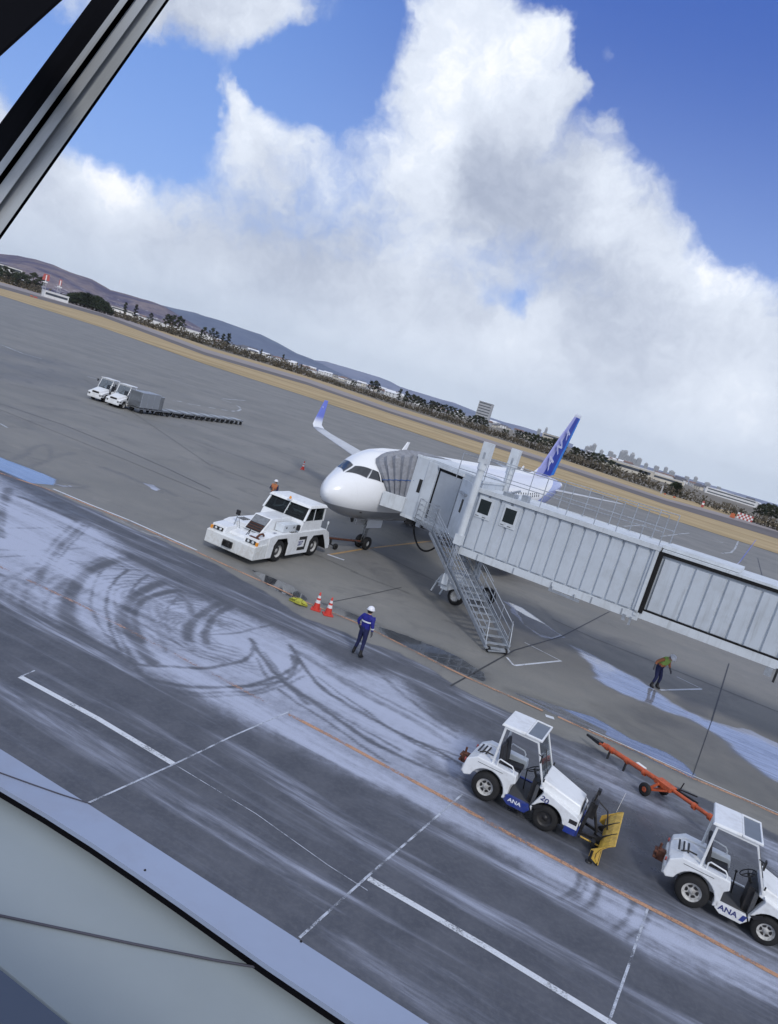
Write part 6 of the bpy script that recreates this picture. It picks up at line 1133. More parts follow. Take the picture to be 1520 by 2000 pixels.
specs = [((-392.128,949.3,19.976),'tall',1.1,'lone slim pine just right of the round evergreen grove','lone pines'),
 ((-374.829,940.456,21.285),'tall',1.2,'tall slim dark pine, second right of the round grove','lone pines'),
 ((-339.292,900.287,16.58),'pine',0.8,'lone dark pine left of the clump of five','lone pines'),
 ((-311.357,876.013,20.675),'pine',0.85,'dark pine in the clump of five before the white hangars','clump of five pines'),
 ((-308.278,880.386,19.673),'pine',0.85,'dark pine in the clump of five before the white hangars','clump of five pines'),
 ((-305.791,884.534,21.488),'pine',0.85,'dark pine in the clump of five before the white hangars','clump of five pines'),
 ((-301.509,887.799,22.511),'pine',0.85,'dark pine in the clump of five before the white hangars','clump of five pines'),
 ((-297.149,891.797,19.958),'pine',0.85,'dark pine in the clump of five before the white hangars','clump of five pines'),
 ((-252.845,836.105,18.189),'pine',0.8,'dark pine in the loose row left of the scrub start','pines above the left scrub'),
 ((-244.309,831.867,19.702),'pine',0.8,'dark pine in the loose row left of the scrub start','pines above the left scrub'),
 ((-238.264,829.457,17.237),'pine',0.8,'dark pine in the loose row left of the scrub start','pines above the left scrub'),
 ((-228.662,824.894,16.784),'tall',1.3,'slender pine in the loose row left of the scrub start','pines above the left scrub'),
 ((-221.803,821.069,19.021),'tall',1.3,'slender pine in the loose row left of the scrub start','pines above the left scrub'),
 ((-257.706,839.851,14.238),'tall',1.3,'slender pine in the loose row left of the scrub start','pines above the left scrub'),
 ((-150.528,778.073,14.018),'tall',0.9,'small dark tree tip rising from the middle of the scrub','small trees in the scrub'),
 ((-177.495,794.413,12.6),'tall',0.9,'small dark tree tip rising from the middle of the scrub','small trees in the scrub'),
 ((-127.756,764.397,9.794),'tall',0.9,'small dark tree tip rising from the middle of the scrub','small trees in the scrub'),
 ((-68.308,712.734,8.914),'pine',0.9,'dark pine in the group left of the airliner winglet line','pines behind the runway centre'),
 ((-65.461,709.989,8.691),'pine',0.9,'dark pine in the group left of the airliner winglet line','pines behind the runway centre'),
 ((-48.995,691.466,13.566),'pine',0.9,'dark pine in the group left of the airliner winglet line','pines behind the runway centre'),
 ((-45.707,687.482,14.912),'pine',0.9,'dark pine in the group left of the airliner winglet line','pines behind the runway centre'),
 ((-41.549,683.538,13.175),'pine',0.9,'dark pine in the group left of the airliner winglet line','pines behind the runway centre'),
 ((-20.784,659.272,14.159),'tall',1.2,'slim pine just left of the dense pine wood','slim pines left of the wood'),
 ((-14.84,652.231,13.528),'tall',1.2,'slim pine just left of the dense pine wood','slim pines left of the wood'),
 ((-12.272,639.882,11.883),'pine',1.15,'dense dark pine in the wood left of the grey high block','pine wood left of the high block'),
 ((-8.888,644.939,12.494),'pine',1.15,'dense dark pine in the wood left of the grey high block','pine wood left of the high block'),
 ((-5.197,649.979,12.279),'pine',1.15,'dense dark pine in the wood left of the grey high block','pine wood left of the high block'),
 ((-1.263,627.999,11.525),'pine',1.15,'dense dark pine in the wood left of the grey high block','pine wood left of the high block'),
 ((1.571,633.998,11.068),'pine',1.15,'dense dark pine in the wood left of the grey high block','pine wood left of the high block'),
 ((7.204,636.459,11.865),'pine',1.15,'dense dark pine in the wood left of the grey high block','pine wood left of the high block'),
 ((9.999,614.919,11.807),'pine',1.15,'dense dark pine in the wood left of the grey high block','pine wood left of the high block'),
 ((13.153,620.361,11.88),'pine',1.15,'dense dark pine in the wood left of the grey high block','pine wood left of the high block'),
 ((16.484,625.783,11.551),'pine',1.15,'dense dark pine in the wood left of the grey high block','pine wood left of the high block'),
 ((19.532,603.184,12.119),'pine',1.15,'dense dark pine in the wood left of the grey high block','pine wood left of the high block'),
 ((23.585,607.542,12.033),'pine',1.15,'dense dark pine in the wood left of the grey high block','pine wood left of the high block'),
 ((27.319,612.391,11.83),'pine',1.15,'dense dark pine in the wood left of the grey high block','pine wood left of the high block'),
 ((29.75,590.251,11.501),'pine',1.15,'dense dark pine in the wood left of the grey high block','pine wood left of the high block'),
 ((33.441,595.562,10.04),'pine',1.15,'dense dark pine in the wood left of the grey high block','pine wood left of the high block'),
 ((38.943,578.691,9.088),'pine',1.1,'dark pine in front of the grey high block','pines before the high block'),
 ((41.982,582.489,10.743),'pine',1.1,'dark pine in front of the grey high block','pines before the high block'),
 ((44.174,570.292,11.222),'pine',1.1,'dark pine in front of the grey high block','pines before the high block'),
 ((47.788,574.014,11.023),'pine',1.1,'dark pine in front of the grey high block','pines before the high block'),
 ((50.367,561.746,9.684),'pine',1.1,'dark pine in front of the grey high block','pines before the high block'),
 ((62.303,543.944,7.199),'pine',1.0,'dark pine in the broken row left of the tail fin','pines left of the tail fin'),
 ((65.727,550.087,7.222),'pine',1.0,'dark pine in the broken row left of the tail fin','pines left of the tail fin'),
 ((70.288,529.959,8.999),'pine',1.0,'dark pine in the broken row left of the tail fin','pines left of the tail fin'),
 ((73.683,536.413,9.386),'pine',1.0,'dark pine in the broken row left of the tail fin','pines left of the tail fin'),
 ((74.964,522.045,9.613),'pine',1.0,'dark pine in the broken row left of the tail fin','pines left of the tail fin'),
 ((78.763,527.957,9.763),'pine',1.0,'dark pine in the broken row left of the tail fin','pines left of the tail fin'),
 ((79.566,514.079,9.876),'pine',1.0,'dark pine in the broken row left of the tail fin','pines left of the tail fin'),
 ((81.191,511.091,10.137),'pine',1.15,'dark pine standing directly behind the tail fin','pines behind the tail fin'),
 ((84.9,514.948,9.624),'pine',1.15,'dark pine standing directly behind the tail fin','pines behind the tail fin'),
 ((88.436,518.817,9.769),'pine',1.15,'dark pine standing directly behind the tail fin','pines behind the tail fin'),
 ((88.085,498.528,9.963),'pine',1.15,'dark pine standing directly behind the tail fin','pines behind the tail fin'),
 ((91.362,502.411,10.752),'pine',1.15,'dark pine standing directly behind the tail fin','pines behind the tail fin'),
 ((94.547,506.756,11.131),'pine',1.15,'dark pine standing directly behind the tail fin','pines behind the tail fin'),
 ((94.214,485.951,10.732),'pine',1.15,'dark pine standing directly behind the tail fin','pines behind the tail fin'),
 ((100.586,473.177,9.331),'pine',1.15,'dark pine in the thick wood right of the tail fin','pine wood right of the tail'),
 ((103.441,476.962,9.278),'pine',1.15,'dark pine in the thick wood right of the tail fin','pine wood right of the tail'),
 ((107.215,479.151,8.578),'pine',1.15,'dark pine in the thick wood right of the tail fin','pine wood right of the tail'),
 ((106.283,460.391,8.594),'pine',1.15,'dark pine in the thick wood right of the tail fin','pine wood right of the tail'),
 ((110.115,461.135,9.372),'pine',1.15,'dark pine in the thick wood right of the tail fin','pine wood right of the tail'),
 ((113.257,463.874,9.798),'pine',1.15,'dark pine in the thick wood right of the tail fin','pine wood right of the tail'),
 ((111.433,446.196,9.88),'pine',1.15,'dark pine in the thick wood right of the tail fin','pine wood right of the tail'),
 ((114.988,448.804,8.854),'pine',1.15,'dark pine in the thick wood right of the tail fin','pine wood right of the tail'),
 ((118.479,451.411,8.104),'pine',1.15,'dark pine in the thick wood right of the tail fin','pine wood right of the tail'),
 ((116.274,434.46,7.884),'pine',1.15,'dark pine in the thick wood right of the tail fin','pine wood right of the tail'),
 ((119.93,438.91,7.06),'pine',1.15,'dark pine in the thick wood right of the tail fin','pine wood right of the tail'),
 ((127.525,417.456,7.658),'pine',1.0,'small dark pine between the wood and the lone rounded pine','small dark trees'),
 ((129.145,414.864,7.509),'pine',1.0,'small dark pine between the wood and the lone rounded pine','small dark trees'),
 ((139.679,395.298,8.953),'round',0.9,'lone rounded dark pine above the scrub',None),
 ((141.04,392.69,8.805),'round',0.8,'smaller rounded pine leaning against the lone rounded one',None),
 ((160.838,343.179,7.978),'pine',1.0,'tall dark pine in the group at the right edge','pines at the right edge'),
 ((163.772,346.219,9.177),'pine',1.0,'tall dark pine in the group at the right edge','pines at the right edge'),
 ((166.863,349.179,9.946),'pine',1.0,'tall dark pine in the group at the right edge','pines at the right edge'),
 ((162.415,335.783,9.778),'pine',1.0,'tall dark pine in the group at the right edge','pines at the right edge'),
 ((165.618,338.673,10.094),'pine',1.0,'tall dark pine in the group at the right edge','pines at the right edge'),
 ((169.099,341.897,10.198),'pine',1.0,'tall dark pine in the group at the right edge','pines at the right edge'),
 ((164.822,329.025,10.784),'pine',1.0,'tall dark pine in the group at the right edge','pines at the right edge'),
 ((168.916,331.919,10.658),'pine',1.0,'tall dark pine in the group at the right edge','pines at the right edge'),
 ((-444.63,906.308,9.499),'round',1.5,'dark evergreen in the round grove beside the white hut','round evergreen grove'),
 ((-443.844,911.979,13.67),'round',1.5,'dark evergreen in the round grove beside the white hut','round evergreen grove'),
 ((-442.801,917.763,16.712),'round',1.5,'dark evergreen in the round grove beside the white hut','round evergreen grove'),
 ((-427.747,896.148,18.489),'round',1.5,'dark evergreen in the round grove beside the white hut','round evergreen grove'),
 ((-425.569,901.61,19.944),'round',1.5,'dark evergreen in the round grove beside the white hut','round evergreen grove'),
 ((-424.036,907.577,20.665),'round',1.5,'dark evergreen in the round grove beside the white hut','round evergreen grove'),
 ((-408.951,885.916,20.62),'round',1.5,'dark evergreen in the round grove beside the white hut','round evergreen grove'),
 ((-406.506,891.439,20.932),'round',1.5,'dark evergreen in the round grove beside the white hut','round evergreen grove'),
 ((-403.775,897.067,20.1),'round',1.5,'dark evergreen in the round grove beside the white hut','round evergreen grove'),
 ((-389.628,875.845,18.776),'round',1.5,'dark evergreen in the round grove beside the white hut','round evergreen grove'),
 ((-387.494,882.364,16.088),'round',1.5,'dark evergreen in the round grove beside the white hut','round evergreen grove'),
 ((-385.945,889.369,12.616),'round',1.5,'dark evergreen in the round grove beside the white hut','round evergreen grove'),
 ((-646,1023.125,24.913),'pine',1.3,'dark tree in the row along the left edge of the field','trees at the left edge'),
 ((-644.025,1030.27,18.439),'round',1.3,'dark tree in the row along the left edge of the field','trees at the left edge'),
 ((-642.57,1037.065,15.854),'pine',1.3,'dark tree in the row along the left edge of the field','trees at the left edge'),
 ((-623.799,1012.223,23.477),'round',1.3,'dark tree in the row along the left edge of the field','trees at the left edge'),
 ((-621.753,1019.343,17.061),'pine',1.3,'dark tree in the row along the left edge of the field','trees at the left edge'),
 ((-621.258,1025.495,21.064),'round',1.3,'dark tree in the row along the left edge of the field','trees at the left edge'),
 ((-601.762,1001.053,22.064),'pine',1.3,'dark tree in the row along the left edge of the field','trees at the left edge'),
 ((-599.645,1008.144,15.708),'round',1.3,'dark tree in the row along the left edge of the field','trees at the left edge'),
 ((-599.101,1014.279,19.661),'pine',1.3,'dark tree in the row along the left edge of the field','trees at the left edge'),
 ((-580.276,990.258,20.683),'round',1.3,'dark tree in the row along the left edge of the field','trees at the left edge'),
 ((-580.001,998.233,20.788),'pine',1.3,'dark tree in the row along the left edge of the field','trees at the left edge'),
 ((-579.238,1006.471,18.318),'round',1.3,'dark tree in the row along the left edge of the field','trees at the left edge'),
 ((-561.189,983.103,19.367),'pine',1.3,'dark tree in the row along the left edge of the field','trees at the left edge'),
 ((-560.825,991.073,19.463),'round',1.3,'dark tree in the row along the left edge of the field','trees at the left edge'),
 ((-559.966,999.304,16.999),'pine',1.3,'dark tree in the row along the left edge of the field','trees at the left edge'),
 ((-543.242,975.142,24.304),'round',1.3,'dark tree in the row along the left edge of the field','trees at the left edge'),
 ((-541.739,983.691,18.152),'pine',1.3,'dark tree in the row along the left edge of the field','trees at the left edge'),
 ((-540.783,991.912,15.696),'round',1.3,'dark tree in the row along the left edge of the field','trees at the left edge'),
 ((-524.356,967.549,22.975),'pine',1.3,'dark tree in the row along the left edge of the field','trees at the left edge'),
 ((-522.748,976.082,16.858),'round',1.3,'dark tree in the row along the left edge of the field','trees at the left edge'),
 ((-522.8,983.705,20.712),'pine',1.3,'dark tree in the row along the left edge of the field','trees at the left edge')]
for (x, y, zt), kind, wide, label, group in specs:
    h = max(zt, 4.); plant_tree(kind, x, y, h*1.02, label, group, 'pine_tree' if kind != 'round' else 'evergreen_tree', wide)
# dense scrub: uncountable
rnd = random.Random(5); s = MB()
for (a, b_) in [((-680.99,1038.661,4.44),(-577.813,985.036,13.67)),
 ((-577.813,985.036,13.67),(-524.368,963.56,14.265)),
 ((-524.368,963.56,14.265),(-497.273,952.507,10.575)),
 ((-497.273,952.507,10.575),(-394.863,902.39,12.955)),
 ((-394.863,902.39,12.955),(-381.645,896.659,8.052)),
 ((-381.645,896.659,8.052),(-322.445,863.778,11.226)),
 ((-322.445,863.778,11.226),(-261.737,825.5,12.804)),
 ((-261.737,825.5,12.804),(-246.233,815.643,9.637)),
 ((-246.233,815.643,9.637),(-220.136,802.349,12.246)),
 ((-220.136,802.349,12.246),(-193.72,788.554,11.22)),
 ((-193.72,788.554,11.22),(-155.923,766.298,12.202)),
 ((-155.923,766.298,12.202),(-134.265,752.618,11.455)),
 ((-134.265,752.618,11.455),(-119.231,742.488,11.207)),
 ((-119.231,742.488,11.207),(-111.142,736.461,8.172)),
 ((-111.142,736.461,8.172),(-94.126,721.889,6.543)),
 ((-94.126,721.889,6.543),(-60.53,689.348,6.705)),
 ((-60.53,689.348,6.705),(-29.388,655.341,6.023)),
 ((-29.388,655.341,6.023),(-10.396,631.914,6.159)),
 ((-10.396,631.914,6.159),(15.727,601.795,6.338)),
 ((15.727,601.795,6.338),(31.569,581.143,6.83)),
 ((31.569,581.143,6.83),(53.465,549.405,6.279)),
 ((53.465,549.405,6.279),(72.463,517.956,6.47)),
 ((72.463,517.956,6.47),(88.942,487.96,6.962)),
 ((88.942,487.96,6.962),(98.533,467.734,7.066)),
 ((98.533,467.734,7.066),(114.282,426.97,6.993)),
 ((114.282,426.97,6.993),(122.458,414.28,7.605)),
 ((122.458,414.28,7.605),(133.992,394.886,6.425)),
 ((133.992,394.886,6.425),(138.757,385.275,6.996)),
 ((138.757,385.275,6.996),(146.429,369.009,5.912)),
 ((146.429,369.009,5.912),(153.677,349.725,6.094)),
 ((153.677,349.725,6.094),(157.836,336.856,5.562)),
 ((157.836,336.856,5.562),(160.976,324.239,6.121)),
 ((160.976,324.239,6.121),(178.085,285.261,6.52))]:
    pa_, pb_ = Vector(a), Vector(b_); L_ = math.hypot(pb_.x-pa_.x, pb_.y-pa_.y); n = int(L_/2.1)+1
    for i in range(n):
        u = (i+rnd.random())/n; c_ = pa_.lerp(pb_, u); H = c_.z*rnd.uniform(.55, 1.12); d = Vector((c_.x, c_.y, 0)).normalized(); c_ = Vector((c_.x, c_.y, 0))+d*rnd.uniform(-6, 14)
        sz = .3+H*.07
        leaf_clump(s, (c_.x, c_.y, H*.40), H*.48, 34, sz*.9, rnd, .95)
o = s.build('scrub_belt', 'scrub_twigs', fix=False); tag(o, kind='stuff')
# ================================================================ buildings beyond the field
def bmat(name, wall): mat(name, wall, .8, var=.08, vscale=.2)
bmat('wall_white', (.70, .70, .70)); bmat('wall_cream', (.58, .54, .46)); bmat('wall_grey', (.40, .41, .43)); bmat('wall_brown', (.30, .24, .20)); mat('roof_dark', (.10, .10, .12), .7); mat('roof_white', (.72, .73, .76), .6); mat('roof_brown', (.20, .13, .11), .8); mat('pane', (.05, .06, .08), .3)
HM = []
for wm, rm in (('wall_white', 'roof_dark'), ('wall_cream', 'roof_dark'), ('wall_white', 'roof_white'), ('wall_grey', 'roof_brown'), ('wall_white', 'roof_brown'), ('wall_cream', 'roof_white')):
    s = MB(); s.box(-5, 5, -4, 4, 0, 5.4, 0); s.prism([(-4.5, 5.4), (4.5, 5.4), (0, 7.6)], -5.4, 5.4, 1, 'x')
    for z in (1.2, 3.8):
        for x in (-3.2, 0, 3.2): s.box(x-.6, x+.6, -4.03, -4.0, z-.2, z+1.0, 2)
    me_ = s.mesh('house'); [me_.materials.append(MATS[m__]) for m__ in (wm, rm, 'pane')]; HM.append(me_)
def house(x, y, sc_, rz, label, group):
    o = bpy.data.objects.new('house', random.choice(HM)); link(o); o.location = (x, y, -.05); o.rotation_euler = (0, 0, rz); o.scale = (sc_*random.uniform(.8, 1.8), sc_, sc_*random.uniform(.8, 1.2)); tag(o, label, 'house', group)
rnd = random.Random(12)
HOUSE_PX = [(225, 345, 600, 620, 1900, 3500, 60), (395, 720, 0, 0, 1700, 4200, 62), (700, 1060, 0, 0, 1500, 4200, 62), (1150, 1520, 0, 0, 1500, 3800, 60), (0, 60, 0, 0, 1900, 3000, 8)]
AZ = [(-400,-0.7157),(-300,-0.6738),(-200,-0.6289),(-100,-0.5809),(0,-0.5297),(100,-0.4752),(200,-0.4175),(300,-0.3567),(400,-0.2930),(500,-0.2267),(600,-0.1583),(700,-0.0885),(800,-0.0177),(900,0.0532),(1000,0.1236),(1100,0.1928),(1200,0.2601),(1300,0.3252),(1400,0.3875),(1500,0.4468),(1600,0.5029),(1700,0.5557),(1800,0.6053),(1900,0.6518),(2000,0.6951)]
def az_of(px): return float(np.interp(px, [a for a, _ in AZ], [b_ for _, b_ in AZ]))
for (p0, p1, _, _, r0, r1, n) in HOUSE_PX:
    for i in range(n):
        px = rnd.uniform(p0, p1); rr = rnd.uniform(r0, r1); az = az_of(px)
        house(rr*math.sin(az), rr*math.cos(az), rnd.uniform(1.0, 2.0)*(rr/2200)**.5, rnd.uniform(-.6, .6)-az, 'tiny pale house far beyond the field edge trees', 'houses of the far town')
def far_block(px, rr, w_, d_, h, wm, label, name='building', rows=0, cat='building', roof=None, z0=0):
    az = az_of(px); t_ = thing(name, (rr*math.sin(az), rr*math.cos(az), z0), -az+rnd.uniform(-.3, .3) if rows != 9 else -az, label, cat)
    MB().box(-w_/2, w_/2, -d_/2, d_/2, 0, h).build('wall', wm, t_); MB().box(-w_/2-.3, w_/2+.3, -d_/2-.3, d_/2+.3, h, h+.6).build('roof', roof or 'roof_dark', t_)
    for r_ in range(min(rows, 8)):
        z = h*(r_+.45)/max(1, min(rows, 8)); MB().box(-w_/2*.92, w_/2*.92, -d_/2-.05, -d_/2, z, z+h/min(rows, 8)*.35).build('window_row', 'pane', t_)
    return t_
far_block(941, 1500, 27, 16, 43, 'wall_grey', 'grey high block standing above the dark pines left of the tail fin', rows=8)
far_block(340, 1500, 130, 20, 9, 'wall_white', 'long low white hangar right of the round evergreen grove', 'hangar', roof='roof_white', cat='hangar')
far_block(385, 1350, 60, 22, 12, 'wall_white', 'white hangar behind the clump of five pines', 'hangar', roof='roof_white', cat='hangar')
far_block(300, 1700, 50, 20, 10, 'wall_grey', 'pale grey shed between two lone pines', rows=1); far_block(262, 1500, 34, 14, 9, 'wall_cream', 'cream block right of the round evergreen grove', rows=2); far_block(240, 1500, 40, 16, 13, 'wall_white', 'white block at the edge of the round grove', rows=2)
far_block(15, 1500, 40, 16, 26, 'wall_white', 'white block showing above the trees at the left edge', rows=3)
far_block(1083, 1800, 60, 18, 22, 'wall_cream', 'long cream building just left of the tail fin', rows=2); far_block(1228, 900, 60, 14, 8.5, 'wall_cream', 'long cream shed behind the scrub right of the tail', rows=1, roof='roof_white'); far_block(1275, 1100, 55, 14, 9, 'wall_white', 'white shed behind the scrub further right', rows=1, roof='roof_white'); far_block(1290, 1000, 60, 14, 7, 'wall_cream', 'low cream shed left of the lone round pine', rows=1, roof='roof_white')
far_block(1430, 1500, 90, 20, 11, 'wall_white', 'long white building near the right edge', rows=2, roof='roof_white')
TW = [(1146, 26, 44), (1152, 18, 60), (1157, 22, 80), (1173, 20, 48), (1190, 26, 62), (1198, 18, 45), (1211, 30, 90), (1216, 22, 105), (1222, 18, 70), (1230, 24, 95), (1236, 30, 60), (1245, 26, 74), (1260, 20, 50), (1280, 26, 55), (1297, 20, 66), (1310, 30, 50), (1340, 24, 44), (1356, 20, 60), (1380, 30, 42), (1402, 22, 38), (1050, 20, 70), (1062, 14, 95)]
ord_ = ['leftmost', 'second', 'third', 'fourth', 'fifth', 'sixth', 'seventh', 'eighth', 'ninth', 'tenth', 'eleventh', 'twelfth', 'thirteenth', 'fourteenth', 'fifteenth', 'sixteenth', 'seventeenth', 'eighteenth', 'nineteenth', 'twentieth', 'twenty first', 'last']
tower_me = []
for k in range(3):
    s = MB(); s.box(-.5, .5, -.5, .5, 0, 1, 0); s.box(-.3, .25, -.3, .3, 1, 1.05+.04*k, 1)
    for i in range(9): s.box(-.46, .46, -.503, -.5, .06+i*.10, .10+i*.10, 2)
    me_ = s.mesh('tower'); [me_.materials.append(MATS[m__]) for m__ in ('wall_grey', 'wall_grey', 'pane')]; tower_me.append(me_)
for k, (px, w_, h) in enumerate(sorted(TW)):
    rr = 7500; az = az_of(px); o = bpy.data.objects.new('tower_block', tower_me[k % 3]); link(o); o.location = (rr*math.sin(az), rr*math.cos(az), -.1); o.scale = (w_*1.6, w_, h*1.1+9); o.rotation_euler = (0, 0, -az+.3)
    tag(o, ord_[k]+' from the left among the hazy tower blocks on the skyline', 'tower block', 'tower blocks on the hazy skyline')
# red and white lattice masts with antennas, left
for px, top, nm in ((86, 541, 'red and white radar mast, left of the two beside the white hut'), (114, 541, 'red and white radar mast, right of the two above the white hut')):
    rr = 900; az = az_of(px); zt = 23. if px == 86 else 22.; t_ = thing('radar_mast', (rr*math.sin(az), rr*math.cos(az), 0), -az, nm, 'mast', 'red and white masts')
    s = MB()
    for x in (-1.8, 1.8):
        for y in (-1.8, 1.8): s.ring([(x, y, 0), (x*.7, y*.7, zt*.62)], .22, 6)
    for k in range(5):
        z = zt*.62*k/5; z2 = zt*.62*(k+1)/5; s.ring([(-1.8, -1.8, z), (1.8, -1.8, z2)], .14, 5); s.ring([(1.8, -1.8, z), (-1.8, -1.8, z2)], .14, 5)
    s.build('lattice', 'wall_grey', t_); MB().box(-2.4, 2.4, -2, 2, zt*.62, zt*.66).build('platform', 'signal_white', t_)
    s = MB(); s.prism([(-3.6 if px == 86 else -1.3, zt*.72), (3.6 if px == 86 else 1.3, zt*.72), (2.8 if px == 86 else 1.2, zt), (-2.8 if px == 86 else -1.2, zt)], -.8, .2); s.build('antenna', 'signal_red', t_); MB().box(-.5, .5, -.9, -.81, zt*.72, zt*.96).build('white_band', 'signal_white', t_); MB().ring([(0, 0, zt*.66), (0, 0, zt*.74)], .4, 8).build('pedestal', 'signal_white', t_)
far_block(110, 880, 24, 10, 6.5, 'wall_white', 'white equipment hut beneath the two red masts', 'equipment_hut', rows=1, cat='hut', roof='roof_white')
# boards and boxes along the runway, right
az = az_of(1468); rr = 335; t_ = thing('checkered_board', (rr*math.sin(az), rr*math.cos(az), 0), -az, 'red and white checkered board low beside the runway at the right', 'marker board')
s = MB(); s.box(-3, 3, -.1, .1, .8, 3.2, 0)
for i in range(8):
    for j in range(3):
        if (i+j) % 2: s.box(-3+i*.75, -2.25+i*.75, -.13, -.101, .8+j*.8, 1.6+j*.8, 1)
s.build('board', ['signal_white', 'signal_red'], t_); MB().box(-2.6, -2.4, -.05, .05, 0, .8).build('leg', 'wall_grey', t_); MB().box(2.4, 2.6, -.05, .05, 0, .8).build('leg', 'wall_grey', t_)
for px, rr, w_, h, m__, lb in ((1445, 335, 2.0, 2.2, 'signal_orange', 'orange cabin beside the checkered board'), (1385, 350, 1.1, 3.2, 'signal_red', 'red and white marker post beside the runway, left of the orange cabin'), (1330, 365, 1.2, 1.0, 'signal_orange', 'low orange marker furthest right of the pair in the scrub edge'), (1311, 370, 1.0, .9, 'signal_orange', 'low orange marker furthest left in the scrub edge'), (1303, 372, .8, 4.2, 'wall_grey', 'pale grey instrument post at the scrub edge right of the tail'), (74, 600, 2.6, 1.2, 'signal_red', 'red marker box on the grass under the red masts'), (66, 610, 2.2, 1.1, 'signal_orange', 'small orange marker box left of the red one')):
    az = az_of(px); t_ = thing('field_marker', (rr*math.sin(az), rr*math.cos(az), 0), -az, lb, 'marker'); MB().prism([(-w_/2, .3), (w_/2, .3), (w_/2*.8, h*.9), (0, h), (-w_/2*.8, h*.9)], -w_*.3, w_*.3).build('housing', m__, t_); MB().box(-w_*.4, w_*.4, -w_*.2, w_*.2, 0, .3).build('plinth', 'wall_grey', t_)
    if 'white' in lb: MB().box(-w_*.42, w_*.42, -w_*.33, -w_*.31, h*.45, h*.7).build('white_band', 'signal_white', t_)
# ================================================================ haze
hz = MB().box(-17000, 17000, -300, 17500, -1.5, 620); ho = hz.build('haze', 'far_land'); ho.data.materials.clear(); tag(ho, kind='stuff')
hm = bpy.data.materials.new('haze'); hm.use_nodes = True; t = hm.node_tree; t.nodes.remove(t.nodes['Principled BSDF']); pv = t.nodes.new('ShaderNodeVolumePrincipled')
pv.inputs['Color'].default_value = (.86, .93, 1.0, 1); pv.inputs['Density'].default_value = 0.00003; pv.inputs['Anisotropy'].default_value = 0.0
t.links.new(pv.outputs[0], t.nodes['Material Output'].inputs['Volume']); ho.data.materials.append(hm)
